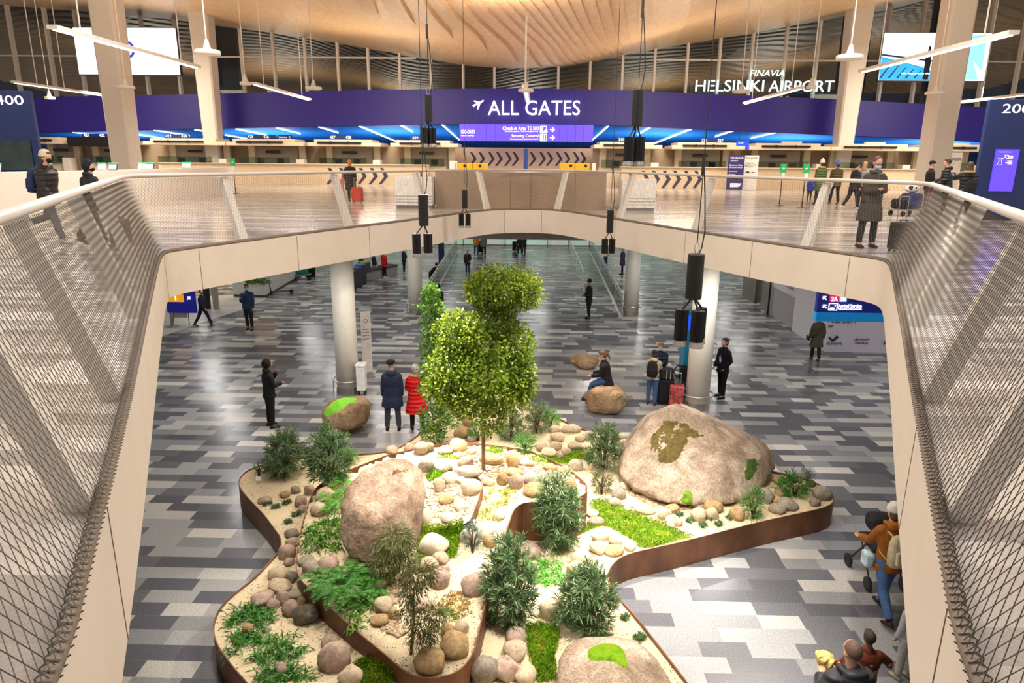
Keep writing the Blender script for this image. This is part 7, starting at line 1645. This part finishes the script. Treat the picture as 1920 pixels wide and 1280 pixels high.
q = PD[w_.name]; o = thing('strap_bag', 'narrow black strap bag across the olive grey coat', 'bag', w2(w_, (0, 0, 0))); m = MB(); m.tube([local(w2(w_, v), o.location) for v in ((-.12, .0, 1.46*q['k']), (-.05, .17, 1.3*q['k']), (.08, .19, 1.1*q['k']), (.24, .08, .9*q['k']))], .016, 5); m.rbox(local(w2(w_, (.30, 0, .86*q['k'])), o.location), (.06, .22, .16), .02); m.build('strap', BLACKP, o)
w_ = stand('woman in rust hoodie, jeans and pale knitted hat pushing a stroller, seen from behind', 1650, 1150, 948, 184, '#8f5518', '#48658f', hair=('bob', '#5a4030'), hat=('beanie', '#cfc8c0'), coat=.12, boots='#2a2626', L=(-18, 18, 2), Rr=(16, 6, 2), arms=((34, 8, 40, .0), (34, 8, 40, .0)), lean=5, hood='down')
backpack('cream backpack on the woman in the rust hoodie', w_, cloth('#b8ac8c'), .34, .46, .17, .05, cloth('#c0b494'))
q = PD[w_.name]; c = w2(w_, (0, 0, 0)); o = thing('stroller', 'dark stroller pushed by the woman in the rust hoodie', 'stroller', ((pz(1658, 1106, 0)).x, pz(1658, 1106, 0).y+.3, 0))
m = MB(); m.rbox((0, .05, .62), (.42, .55, .10), .04); m.build('seat', cloth('#2a282c'), o); m = MB()
m.rbox((0, .1, .95), (.40, .34, .28), .10); m.build('canopy', cloth('#232226'), o)
for sx in (-1, 1):
    m = MB(); m.tube([(sx*.24, -.42, 1.02), (sx*.24, -.25, .9), (sx*.25, .35, .15)], .014, 6); m.tube([(sx*.24, .1, .6), (sx*.25, -.3, .15)], .012, 6); m.build('frame', BLACK, o)
    for y_ in (-.3, .36):
        m = MB(); m.lathe((sx*.27, y_, .11), [(0, -.025), (.08, -.03), (.11, -.02), (.11, .02), (.08, .03), (0, .025)], 16, axis=(1, 0, 0)); m.build('wheel', BLACKP, o)
m = MB(); m.tube([(-.24, -.42, 1.02), (.24, -.42, 1.02)], .018, 6); m.build('handlebar', BLACKP, o)
c2 = w2(w_, (.26, -.1, .86)); o = thing('shopping_bag', 'pale pink and blue bag on the left of the woman with the cream backpack', 'bag', c2); m = MB(); m.rbox((0, 0, 0), (.12, .2, .22), .04); m.build('bag', mat('bag_pastel', '#b8d4dc', .5, var=.4, scale=8), o)
stand('child in grey sweatsuit with dark curly hair at the right edge of the opening', 1692, 1272, 1112, 200, '#a09ca0', '#9a9892', shoe='#8a8670', hair=('curly', '#2a1d18'), skin='d', coat=.06, hmax=1.35)
hz = 1.80; p0 = pY(1603, 1207, 5.75)
m1 = person('man with close-cropped hair and dark quilted jacket at the bottom right, seen from behind', Vector((p0.x, p0.y, 0)), 186, p0.z, '#3a3a3e', '#2a2a30', hair=('crop', '#6a5040'), skin='f', puff=True, coat=.14, arms=((12, 8, 96, .5), (12, 8, 96, .5)), fat=1.1, hood='down')
p1 = pY(1632, 1189, 6.12); kg = 1.25
g1 = person('girl with dark braids and brown dotted top carried at the bottom right', Vector((p1.x, p1.y, p1.z-kg+.13)), 176, kg, '#5e2a1c', '#3a2420', hair=('short', '#2a1e1a'), skin='d', seat=.55, L=(60, 60, 14), Rr=(60, 60, 14), coat=.06, arms=((10, 30, 40, -.2), (24, 44, 20, -.4)), dots=True)
p2 = pY(1547, 1240, 6.2); o = thing('paper_bag', 'crumpled yellow and white paper bag held out at the bottom right', 'bag', p2); m = MB()
rnd = random.Random(3); rings = []
for i, (z_, r_) in enumerate(((-.14, .02), (-.08, .05), (0, .08), (.06, .095), (.09, .07), (.12, .03))): rings.append([Vector((r_*(1+.25*rnd.uniform(-1, 1))*cos(2*pi*j/12)+.25*z_*-.4, r_*(1+.25*rnd.uniform(-1, 1))*sin(2*pi*j/12), z_)) for j in range(12)])
m.loft(rings); m.build('bag', mat('paper_yellow', '#e8c070', .7, var=.6, scale=16), o, fix=True)
w_ = stand('person in black with white trousers leaning on the grey bench at the back left', 703, 519, 470, 84, '#1f1e20', '#c8c4bc', hair=('short', '#241a14'), L=(34, 6, 2), Rr=(30, 10, 2), coat=.04, lean=-6, shoe='#d8d4cc', fingers=False)
stand('person in red jacket and black trousers at the back left', 721, 521, 470, 150, '#c02430', '#1a191a', hair=('bob', '#3a2a20'), coat=.14, shoe='#d8d4cc', fingers=False)
stand('person in navy jacket and black trousers beside the far left column', 758, 512, 464, 120, '#222638', '#1c1b1d', hair=('short', '#2a1d16'), coat=.12, shoe='#d8d4cc', arms=((20, 8, 80, .2), (16, 6, 60, .2)), fingers=False)
stand('person in dark purple coat beside the far right column', 1166, 514, 464, 270, '#3a3450', '#1b1a1c', hair=('short', '#2a1d16'), coat=.3, puff=True, fingers=False)
stand('person in green jacket bending behind the recycling bins at the back left', 683, 512, 474, 300, '#27483a', '#1c1b1d', hair=('short', '#2a1d16'), lean=40, coat=.06, arms=((50, 6, 10, 0), (50, 6, 10, 0)), fingers=False)
# luggage trolley with bags
p = pz(1698, 404, UF); o = thing('luggage_trolley', 'steel luggage trolley loaded with bags behind the right railing corner', 'luggage trolley', p, R(20)); m = MB(); m.rbox((0, 0, .2), (1.0, .6, .05), .02); m.build('platform', STEEL, o)
for sx in (-1, 1):
    for sy in (-1, 1): m = MB(); m.lathe((sx*.4, sy*.24, .08), [(0, -.03), (.08, -.03), (.08, .03), (0, .03)], 12, axis=(0, 1, 0)); m.build('wheel', BLACKP, o)
m = MB()
for sy in (-1, 1): m.tube([(.48, sy*.26, .2), (.55, sy*.26, 1.05)], .018, 6)
m.tube([(.55, -.26, 1.05), (.55, .26, 1.05)], .024, 6); m.tube([(.52, -.26, .6), (.52, .26, .6)], .014, 6); m.build('push_frame', mat('trolley_red', '#c0523a', .4, var=.1), o)
for lb, c_, d_, co_ in (('large navy bag on the luggage trolley', (.12, -.02, .475), (.5, .5, .5), '#26365e'), ('black holdall at the left end of the luggage trolley', (-.32, 0, .385), (.34, .5, .32), '#1c1b1c')):
    q = o.matrix_basis @ Vector(c_); b_ = thing('travel_bag', lb, 'bag', q, R(20)); m = MB(); m.rbox((0, 0, 0), d_, .09); m.build('bag', cloth(co_), b_); m = MB(); m.tube([(-.1, 0, d_[2]/2-.01), (-.06, 0, d_[2]/2+.08), (.06, 0, d_[2]/2+.08), (.1, 0, d_[2]/2-.01)], .014, 6); m.build('handle', BLACKP, b_)
b_ = thing('cushion', 'white cushion with black patches on top of the loaded luggage trolley', 'cushion', o.matrix_basis @ Vector((.1, 0, .86)), R(20)); m = MB(); m.ball((0, 0, 0), (.26, .18, .13), 16, 10); m.build('pad', cloth('#e0dcd4'), b_, smooth=True); m = MB(); m.ball((-.17, -.1, .04), (.07, .07, .07), 10, 8); m.build('patch', BLACKP, b_, smooth=True); m = MB(); m.ball((-.02, -.165, .03), (.04, .03, .04), 10, 8); m.build('patch', BLACKP, b_, smooth=True)
bake_soft()
# ================================================================ lower hall
COLM = mat('column_paint', '#efe8da', .45, var=.03)
def column(px, py, d=.62):
    p = pz(px, py, 0); m = MB(); p = p+Vector((0, d/2, 0)); m.lathe((p.x, p.y, 0), [(0, 0), (d/2, 0), (d/2, LC), (0, LC)], 32); o = m.build('pillar_lower', COLM, smooth=False, fix=True)
    for f in o.data.polygons: f.use_smooth = abs(f.normal.z) < .5
    struct(o); m = MB(); m.lathe((p.x, p.y, 0), [(d/2+.005, 0), (d/2+.012, 0), (d/2+.012, .22), (d/2+.005, .22)], 32); struct(m.build('trim_column_base', STEEL, fix=True))
    m = MB(); m.tube([(p.x+(d/2+.1)*cos(t), p.y+(d/2+.1)*sin(t), .42) for t in np.linspace(0, 2*pi, 32)], .022, 6)
    for t in (0.5, 2.1, 3.7, 5.3): m.tube([(p.x+(d/2+.1)*cos(t), p.y+(d/2+.1)*sin(t), .42), (p.x+(d/2+.1)*cos(t), p.y+(d/2+.1)*sin(t), 0)], .016, 6)
    struct(m.build('trim_bumper', STEEL, fix=True)); return p
column(648, 742); column(778, 588); column(1311, 772); column(1184, 594)
m = MB()
for a, b_ in (((640, 560), (0, 0)),): pass
# far glazed end wall
p = pz(980, 463, 0); YE = p.y; DOORG = mat('pale_green_glass', '#bfe0cc', .2, emit=.28, ecol='#c8ecd8', var=.08, scale=1); DOORW = mat('pale_glow_wall', '#dfe6dc', .4, emit=.22, ecol='#e8f0e4', var=.04)  # wall and glass glow by themselves in place of light behind them
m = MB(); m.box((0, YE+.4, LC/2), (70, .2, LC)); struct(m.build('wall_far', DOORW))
m = MB()
for x in np.arange(-16, 16.1, 1.6): m.box((x, YE, LC/2), (.07, .1, LC))
m.box((0, YE, .12), (32, .1, .12)); m.box((0, YE, 2.4), (32, .1, .08)); struct(m.build('window_frame_far', STEEL))
m = MB()
for i, x in enumerate(np.arange(-15.2, 15.3, 1.6)):
    if i % 3 != 2: m.box((x, YE+.02, 1.26), (1.5, .02, 2.2))
struct(m.build('window_2', DOORG))
zb_ = pY(975, 449, 25.0).z; m = MB(); m.box((.4, 25.4, (zb_+LC)/2), (11, .8, LC-zb_)); struct(m.build('beam_lower', GREYP))
# glass guard rails by the ramp
RAILS = mat('rail_satin', '#cfccc6', .3, .6, var=.05)
def glass_rail(lb, pts, h=1.05, n=7):
    P = [pz(x, y, 0) for x, y in pts]; o = thing('glass_guard_rail', lb, 'guard rail', P[0].lerp(P[-1], .5), 0, 'glass guard rails'); O = o.location.copy(); Q = [local(q, O) for q in P]; Z = Vector((0, 0, 1))
    m = MB(); m.tube([q+Z*.06 for q in Q], .065, 6); m.build('base_rail', WHITE2, o)
    for z_ in (h, h-.16): m = MB(); m.tube([q+Z*z_ for q in Q], .028, 6); m.build('top_rail', RAILS, o)
    R_ = resample(Q, (Q[-1]-Q[0]).length/n)
    for a, b_ in zip(R_[:-1], R_[1:]):
        m = MB(); d = (b_-a); u = d.normalized(); s = Vector((-u.y, u.x, 0))*.006; e0, e1 = a+u*.03, b_-u*.03
        m.loft([[e0-s+Z*.1, e0+s+Z*.1, e0+s+Z*(h-.04), e0-s+Z*(h-.04)], [e1-s+Z*.1, e1+s+Z*.1, e1+s+Z*(h-.04), e1-s+Z*(h-.04)]]); m.build('glass_pane', GLASS_RAIL, o, fix=True)
    for a in R_: m = MB(); m.tube([a+Z*0, a+Z*(h-.02)], .02, 6); m.build('post', RAILS, o)
glass_rail('glass guard rail with satin bars on the left of the far ramp', [(857, 474), (823, 536), (790, 598)])
glass_rail('glass guard rail with satin bars on the right of the far ramp', [(1107, 475), (1136, 535), (1165, 597)])
P = [pz(x, y, 0) for x, y in ((1068, 468), (1073, 486), (1078, 500), (1086, 522), (1094, 545))]
o = thing('handrail_barrier', 'white handrail on thin posts in front of the right glass guard rail', 'handrail', P[0]); O = o.location.copy(); m = MB(); m.tube([local(q, O)+Vector((0, 0, .98)) for q in P], .035, 6); m.build('rail', WHITE2, o)
for q in resample(P, 2.0): m = MB(); m.tube([local(q, O), local(q, O)+Vector((0, 0, .97))], .028, 6); m.build('post', WHITE2, o)
def simple(name, lb, cat, c, d, m_, rz=0, b_=.02, group=None):
    m = MB(); m.rbox((0, 0, d[2]/2), d, b_); o = m.build(name, m_); o.location = c; o.rotation_euler.z = rz; return tag(o, lb, cat, group)
p = pz(828, 496, 0); simple('pylon', 'slim navy pylon behind the left glass guard rail', 'information pylon', p, (.34, .34, 2.6), NAVY)
p = pz(1135, 500, 0); simple('pylon', 'slim navy pylon behind the right glass guard rail', 'information pylon', p, (.22, .3, 2.2), NAVY)
CYP = mat('cyan_panel', '#1583ad', .4, var=.05)
p = pz(1283, 748, 0); o = thing('pylon', 'tall blue information pylon beside the near right column', 'information pylon', (p.x, p.y+.2, 0)); m = MB(); m.rbox((0, 0, 1.25), (.24, .5, 2.5), .02); m.build('case', CYP, o); m = MB(); m.box((-.03, -.255, 2.2), (.12, .01, .4)); m.build('screen', mat('lit_blue2', '#1a4fe0', .4, emit=.7, ecol='#2858ff'), o)
# roll-up and white trolley by the near left column
p = pz(690, 701, 0); o = thing('banner', 'narrow white roll-up banner with red emblem behind the near left column', 'banner', p, R(24)); m = MB(); m.box((0, 0, 1.02), (.30, .02, 1.9)); m.build('panel', CLOTHW, o); m = MB(); m.rbox((0, 0, .03), (.34, .16, .06), .01); m.build('foot', STEEL, o)
m = MB(); m.tube([(.06*cos(t), -.014, 1.68+.06*sin(t)) for t in np.linspace(0, 2*pi, 7)], .008, 4); m.build('emblem', mat('print_red', '#b04848', .6), o)
m = MB()
for i, t in enumerate(('Welcome to', 'the airport', 'spiritual', 'care centre')): letters(m, t, (-.11, -.013, 1.40-.10*i), (1, 0, 0), (0, 0, 1), .2, .05, (0, -.003, 0))
m.build('lettering', TXD, o)
p = pz(677, 744, 0); o = thing('bin_trolley', 'white wheeled bin standing right of the near left column', 'bin', (p.x, p.y+.15, 0)); m = MB(); m.rbox((0, 0, .52), (.24, .3, .72), .03); m.build('body', GW, o); m = MB(); m.rbox((0, 0, .9), (.28, .34, .06), .02); m.build('lid', GW, o)
for sx in (-.09, .09): m = MB(); m.lathe((sx, 0, .08), [(0, -.02), (.08, -.02), (.08, .02), (0, .02)], 12, axis=(1, 0, 0)); m.build('wheel', BLACKP, o)
# recycling bins and bench at the back left
bq = [pz(x, y, 0) for x, y in ((652, 548), (664, 540), (673, 533), (681, 527))]; bc = ['#c0583a', '#3a6ac0', '#2f8ac0', '#c9a23a']
for i, (q, c, nm) in enumerate(zip(bq, bc, ('orange', 'dark blue', 'light blue', 'yellow'))):
    o = thing('recycling_bin', 'dark recycling bin with {} top at the back left'.format(nm), 'bin', q, R(-28), 'recycling bins'); m = MB(); m.rbox((0, .2, .5), (.34, .5, 1.0), .02); m.build('body', DGREY, o); m = MB(); m.rbox((0, .2, 1.03), (.36, .52, .06), .01); m.build('lid', mat('bin_'+nm.replace(' ', '_'), c, .5), o); m = MB(); m.box((0, -.055, .86), (.2, .01, .12)); m.build('label', mat('bin_'+nm.replace(' ', '_'), c, .5), o)
q = pz(695, 527, 0); o = thing('bench', 'long grey slatted bench behind the recycling bins', 'bench', (q.x, q.y+1.0, 0), R(-28)); m = MB(); m.rbox((0, 0, .25), (.7, 3.2, .5), .03); m.build('base', GREYP, o); m = MB(); m.rbox((0, 0, .54), (.8, 3.3, .08), .02); m.build('seat', DGREY, o)
# left kiosk zone
STRIPF = tile_mat('ribbed_floor', .12, 1.2, .3, ((0, '#bdb8b2'), (.3, '#c6c1ba'), (.6, '#b4afa9'), (.8, '#cfcac2')), .4, .08, 60, joint=.028)
m = MB(); m.add([pz(x, y, .004) for x, y in ((300, 632), (372, 607), (455, 580), (500, 560), (497, 552), (440, 552), (380, 556), (260, 570))], [tuple(range(8))]); struct(m.build('floor_ribbed', STRIPF, fix=True))
p = [pz(438, 556, 0), pz(498, 558, 0), pz(575, 513, 0)]; q = [p[0], p[1], p[2], p[2]+Vector((-6, 1, 0)), p[0]+Vector((-.4, 3, 0))]
o = thing('shop_counter', 'grey white shop counter at the left behind the man in blue', 'counter', p[1]); m = MB(); m.prism([tuple((v-p[1]).xy) for v in q], .12, 1.25); m.build('front', mat('counter_pale', '#c9c5bf', .5, var=.05), o, fix=True); m = MB(); m.prism([tuple(((v-p[1])*.99).xy) for v in q], 0, .12); m.build('plinth', DGREY, o, fix=True)
lv = Leaves(); b0 = pz(470, 530, 1.2)
for x in range(462, 506, 3): cloud(lv, pY(x, 527+2*sin(x), p[1].y-.15), (.09, .06, .13), 40, .09, .035, -.3, .1)
o = lv.build('trailing_plant', L_GLOSS, None, b0); o.location = b0; tag(o, 'dark green trailing plant along the pale shop counter', 'plant')
WOODW = wood_mat('orange_timber', '#a8743a', '#c89250'); a, b_ = pz(385, 562, 0), pz(440, 556, 0); m = MB(); m.box(((a.x+b_.x)/2, b_.y+4.2, 1.4), ((b_.x-a.x)*1.6, .1, 2.8)); struct(m.build('wall_timber', WOODW)); area('shop_lamp', ((a.x+b_.x)/2, b_.y+1.6, 3.0), .6, 120, (1, .75, .4), (0, .6, -1))
p = pz(390, 579, 0); simple('banner', 'black upright board behind the uniformed person', 'banner', p, (.26, .1, 1.9), BLACK); p = pz(406, 579, 0); simple('post', 'pale square post by the timber wall', 'post', p, (.2, .2, 2.0), GREYP)
p = pz(323, 612, 0); Y = p.y; a, b_ = pY(310, 541, Y), pY(369, 586, Y); o = thing('standing_sign', 'blue and yellow standing sign with white arrow at the left', 'sign', (p.x, Y, 0)); O = o.location.copy(); w, h = b_.x-a.x, a.z-b_.z
m = MB(); m.box(((a.x+b_.x)/2-O.x, 0, (a.z+b_.z)/2), (w, .12, h)); m.build('panel', mat('sign_blue', '#1c1f86', .4, emit=.25, ecol='#1c1f9a'), o)
c, d = pY(308, 551, Y-.07), pY(345, 566, Y-.07); m = MB(); m.box(((c.x+d.x)/2-O.x, -.07, (c.z+d.z)/2), (d.x-c.x, .02, c.z-d.z)); m.build('yellow_field', mat('sign_yellow', '#f0a81c', .4, emit=.55, ecol='#ffb01c'), o)
c = pY(354, 558.5, Y-.08); s = mpp(c); rot = Matrix.Rotation(R(45), 3, 'Z'); m = MB(); m.plate([tuple((rot @ Vector((x_, y_, 0))).xy*s) for x_, y_ in ((-4.5, .8), (1, .8), (-1, 2.8), (.2, 3.8), (4.2, 0), (.2, -3.8), (-1, -2.8), (1, -.8), (-4.5, -.8))], local(c, O), (1, 0, 0), (0, 0, 1), (0, -.02, 0))
c = pY(329, 559, Y-.09); m.box((c.x-O.x, -.09, c.z), (1.4*s, .02, 8*s)); m.build('symbol', GLOWW, o, fix=True)
m = MB(); m.tube([(0, 0, 0), (0, 0, b_.z)], .05, 8); m.build('pole', GREYP, o); m = MB(); m.lathe((0, 0, 0), [(0, 0), (.25, 0), (.25, .02), (0, .03)], 16); m.build('foot', GREYP, o)
p = pz(342, 609, 0); o = thing('a_board', 'black framed pavement board behind the blue standing sign', 'board', p, R(10))
m = MB()
for sx in (-.3, .3): m.tube([(sx, -.15, 0), (sx*.85, .1, 1.0)], .018, 5)
m.build('frame', BLACK, o); m = MB(); m.box((0, -.02, .6), (.5, .02, .6), rot=Matrix.Rotation(R(-14), 3, 'X')); m.build('panel', GREYP, o)
# e-scooter and loaded cart behind the counter
p = pz(527, 551, 0); o = thing('scooter', 'black kick scooter leaning against the pale shop counter', 'scooter', p, R(35)); m = MB(); m.rbox((0, 0, .14), (.9, .12, .05), .02); m.build('deck', BLACK, o); m = MB(); m.tube([(-.45, 0, .12), (-.6, 0, 1.0)], .025, 6); m.tube([(-.6, -.22, 1.0), (-.6, .22, 1.0)], .02, 6); m.build('steering_column', BLACK, o)
for x_ in (-.5, .5): m = MB(); m.lathe((x_, 0, .1), [(0, -.03), (.1, -.03), (.1, .03), (0, .03)], 14, axis=(0, 1, 0)); m.build('wheel', BLACKP, o)
p = pz(568, 524, 0); o = thing('luggage_trolley', 'luggage trolley with a teal bag far left under the fascia', 'luggage trolley', p, R(10)); m = MB(); m.rbox((0, 0, .3), (.9, .6, .05), .02); m.build('platform', STEEL, o); m = MB(); m.tube([(-.4, -.25, .3), (-.4, -.25, 1.0), (-.4, .25, 1.0), (-.4, .25, .3)], .02, 6); m.build('push_frame', STEEL, o)
for sx in (-.38, .38): m = MB(); m.lathe((sx, -.2, .09), [(0, -.03), (.09, -.03), (.09, .03), (0, .03)], 12, axis=(0, 1, 0)); m.build('wheel', BLACKP, o)
simple('travel_bag', 'teal bag on the luggage trolley far left', 'bag', o.location+Vector((0, 0, .33)), (.6, .4, .3), cloth('#1f8a7a'), R(10), .06)
suitcase('black suitcase standing beside the trolley far left', pz(583, 521, 0), R(20), .5, .3, .72, cloth('#19181a'))
# right side hoardings
HW = mat('hoarding_white', '#d8d3d6', .6, var=.03); HG = mat('hoarding_grey', '#a8a3a0', .5, var=.06, scale=2); HP = mat('hoarding_lilac', '#cfc8d4', .6, var=.05, scale=1.2); METW = mat('brushed_front', '#8a847c', .4, .5, var=.08)
def hoard(name, a, b_, z1, m_, t=.12, z0=0.0):
    d = (b_-a); L = d.length; u = d.normalized(); s = Vector((-u.y, u.x, 0)); s = s if s.y > 0 else -s; m = MB(); m.box(a.lerp(b_, .5)+s*t/2+Vector((0, 0, (z0+z1)/2)), (L, t, z1-z0), rot=Matrix((u, Vector((-u.y, u.x, 0)), Vector((0, 0, 1)))).transposed()); return m, u, s
A0, A1, A2, A3 = pz(1440, 588, 0), pz(1490, 619, 0), pz(1552, 659, 0), pz(1760, 664, 0)
m, u, s = hoard('h', A0, A1, 3.3, HG); o = m.build('partition', HG); tag(o, 'grey hoarding with a pale panel of line drawings on the right', 'partition')
m, u, s = hoard('h', A0+Vector((0, 0, 0))-s*.02, A1-s*.02, 3.2, HW, .02, 1.25); m.build('picture_panel', HW, o)
m = MB(); rn = random.Random(8); L = (A1-A0).length
for i in range(9):
    c = A0-s*.05+u*(L*(.06+.085*i))+Vector((0, 0, rn.uniform(1.5, 1.7))); hh = rn.uniform(.7, 1.2); ww = .13
    m.tube([c, c+Vector((0, 0, hh)), c+u*ww+Vector((0, 0, hh+.1)), c+u*ww*2+Vector((0, 0, hh)), c+u*ww*2, c], .012, 4)
    if i % 2: m.tube([c+Vector((0, 0, hh*.5)), c+u*ww*2+Vector((0, 0, hh*.5))], .012, 4)
m.build('line_drawing', TXD, o)
m, u, s = hoard('h', A1, A2, 3.3, HW); o = m.build('partition', HW); tag(o, 'white hoarding with a small black crest left of the walking woman', 'partition'); L = (A2-A1).length
m = MB(); c = A1-s*.02+u*(L*.42)
m.tube([c+u*(.16*cos(t))+Vector((0, 0, 1.05+.2*sin(t))) for t in np.linspace(0, 2*pi, 13)], .02, 4); m.ball(c+Vector((0, 0, 1.02)), (.08, .02, .12), 8, 6); m.build('crest', TXD, o)
m = MB(); letters(m, 'PLAZA PREMIUM', c-u*.45+Vector((0, 0, .66)), u, (0, 0, 1), .9, .11, -s*.006); letters(m, 'GROUP', c-u*.16+Vector((0, 0, .47)), u, (0, 0, 1), .32, .07, -s*.006); m.build('lettering', TXD, o)
m = MB(); c = A1-s*.02+u*(L*.62)+Vector((0, 0, 2.95)); letters(m, 'See you', c, u, (0, 0, 1), .9, .28, -s*.006); m.build('yellow_lettering', mat('print_yellow', '#c9a52a', .6), o)
m, u, s = hoard('h', A2, A3, 3.3, HP); o = m.build('partition', HP); tag(o, 'lilac white hoarding with dark brand lettering under the blue arrivals sign', 'partition'); YH = A2.y-.02
m = MB()
def wl(t, x0, y0, x1, y1):
    a, b_ = pz(x0, 660, 0), None; Yq = A2.y+(A3.y-A2.y)*((x0-1552)/208)-.03; q0, q1, q2 = pY(x0, y1, Yq), pY(x1, y1, Yq), pY(x0, y0, Yq); letters(m, t, q0, u, (0, 0, 1), (q1-q0).length, q2.z-q0.z, -s*.008)
wl('PREMIUM', 1553, 594, 1603, 605); wl('VIP', 1552, 609, 1562, 614); wl('ALWAYS', 1549, 641, 1578, 646); wl('airport', 1603, 633, 1629, 639); wl('dining', 1603, 640, 1627, 645); wl('aero', 1657, 638, 1676, 645)
for pp, yy in ((((1555, 632), (1561, 639), (1570, 629)), 0), (((1560, 636), (1563, 639), (1572, 631)), 1)):
    for a, b_ in zip(pp[:-1], pp[1:]): m.tube([pY(*a, YH-.01), pY(*b_, YH-.01)], .028, 4)
c = pY(1599, 639, YH); m.rbox(c, (.1, .02, .2), .02); c = pY(1647.5, 641.5, YH); m.lathe(c, [(0, -.01), (.12, -.01), (.12, .01), (0, .01)], 18, axis=(0, -1, 0)); m.build('lettering', TXD, o)
for a, b_, nm, lb in (((1391, 553), (1414, 569), 'bar_front', 'curved metal bar front far right behind the column'), ((1425, 572), (1440, 588), 'bar_front', 'curved metal bar front beside the grey hoarding')):
    P = [pz(*a, 0), pz((a[0]+b_[0])/2-2, (a[1]+b_[1])/2+1, 0), pz(*b_, 0)]; P = smooth_path(P, .3); m = MB(); m.loft([[v+Vector((0, 0, 0)), v+Vector((0, 0, 1.25)), v+Vector((.5, .6, 1.25)), v+Vector((.5, .6, 0))] for v in P]); o = m.build(nm, METW, fix=True); tag(o, lb, 'counter', 'metal bar fronts')
p = pz(1439, 590, 0); simple('post', 'thin black post between the metal bar front and grey hoarding', 'post', p, (.07, .07, 3.2), BLACK, 0, .01); p = pz(1399, 556, 0); simple('post', 'thin black post at the far metal bar front', 'post', p, (.07, .07, 3.2), BLACK, 0, .01)
# hanging arrivals sign
Y = 16.0; a, b_ = pY(1535, 536, Y), pY(1700, 603, Y); o = thing('hanging_sign', 'dark blue hanging arrivals sign with arrows, 2A and 2B at the right', 'sign', ((a.x+b_.x)/2, Y, (a.z+b_.z)/2)); O = o.location.copy(); w, h = b_.x-a.x, a.z-b_.z
m = MB(); m.box((0, 0, h*.13), (w, .14, h*.74)); m.build('panel', mat('sign_navy', '#141f6a', .4, emit=.35, ecol='#12207a'), o); m = MB(); m.box((0, 0, -h*.37), (w, .15, h*.26)); m.build('lower_band', mat('sign_azure', '#1482c8', .4, emit=.35, ecol='#1488d4'), o)
def sq_(x0, y0, x1, y1, m_, nm):
    c, d = pY(x0, y0, Y-.08), pY(x1, y1, Y-.08); mm = MB(); mm.box(((c.x+d.x)/2-O.x, -.08, (c.z+d.z)/2-O.z), (d.x-c.x, .02, c.z-d.z)); mm.build(nm, m_, o)
sq_(1556, 552, 1572, 566, mat('sign_pink', '#d81e5a', .4, emit=.5, ecol='#e02060'), 'pink_field'); sq_(1573, 555, 1587.5, 566, mat('sign_lilac', '#6a88e0', .4, emit=.45, ecol='#7090f0'), 'lilac_field')
m = MB(); sign_text(m, '2A', 1558, 556, 1570, 564.5, Y-.1, .02); sign_text(m, '2B', 1575, 557, 1586, 564.5, Y-.1, .02); sign_text(m, 'Arrival Service', 1571, 570, 1615, 576.5, Y-.09, .02); sign_text(m, 'Tulopalvelu | Ankomstservice', 1571, 578, 1615, 581, Y-.09, .02)
for yy in (558, 574):
    c = pY(1546, yy, Y-.09); s = mpp(c); rot = Matrix.Rotation(R(135), 3, 'Z'); m.plate([tuple((rot @ Vector((x_, y_, 0))).xy*s) for x_, y_ in ((-4.8, 1), (1, 1), (-1.2, 3.2), (.2, 4.4), (4.6, 0), (.2, -4.4), (-1.2, -3.2), (1, -1), (-4.8, -1))], c, (1, 0, 0), (0, 0, 1), (0, -.02, 0))
c, d = pY(1555, 569, Y-.09), pY(1569, 581.5, Y-.09)
for u_, v_, dx, dz in (((c.x+d.x)/2, c.z, d.x-c.x, .014), ((c.x+d.x)/2, d.z, d.x-c.x, .014), (c.x, (c.z+d.z)/2, .014, c.z-d.z), (d.x, (c.z+d.z)/2, .014, c.z-d.z)): m.box((u_, Y-.09, v_), (dx, .02, dz))
m.plate([(0, 0), (.1, 0), (.12, .03), (.03, .05)], (c.x+.02, Y-.09, d.z+.025), (1, 0, 0), (0, 0, 1), (0, -.02, 0)); m.ball((d.x-.05, Y-.09, c.z-.045), (.018, .01, .018), 8, 6)
m.v = [tuple(local(v, O)) for v in m.v]; m.build('lettering', GLOWW, o)
for sx in (-.4, .4): m = MB(); m.tube([(w*sx, 0, h*.5), (w*sx, 0, LC-O.z)], .02, 6); m.build('hanger', BLACK, o)
# lime jacket draped over the left boulder
f = on_obj(ob6); q = drape(f, [(603, 777), (612, 762), (630, 748), (650, 739), (668, 742), (671, 752), (655, 757), (645, 768), (622, 778), (608, 783)], 3.0, .05, 'jacket', mat('lime_cloth', '#7fd02a', .7, var=.1, scale=10, bump=.5)); tag(q, 'lime green jacket draped over the brown boulder at the left', 'jacket')
p = G(485, 906); o = thing('plant_label', 'small white plant label stuck in the sand at the left tip', 'plant label', p); m = MB(); m.box((0, 0, .10), (.09, .006, .07), rot=Matrix.Rotation(R(-25), 3, 'X')); m.build('card', GW, o); m = MB(); m.box((0, .01, .04), (.012, .006, .10)); m.build('stake', GW, o)
p = pz(985, 752, 0); simple('travel_bag', 'blue bag on the floor behind the layered tree', 'bag', p, (.24, .3, .3), cloth('#2a5a8a'), R(20), .08)
stand('person in dark clothes and jeans behind the layered tree', 965, 742, 648, 200, '#2a2a38', '#35527f', hair=('bob', '#3a2a20'), coat=.14); bake_soft()
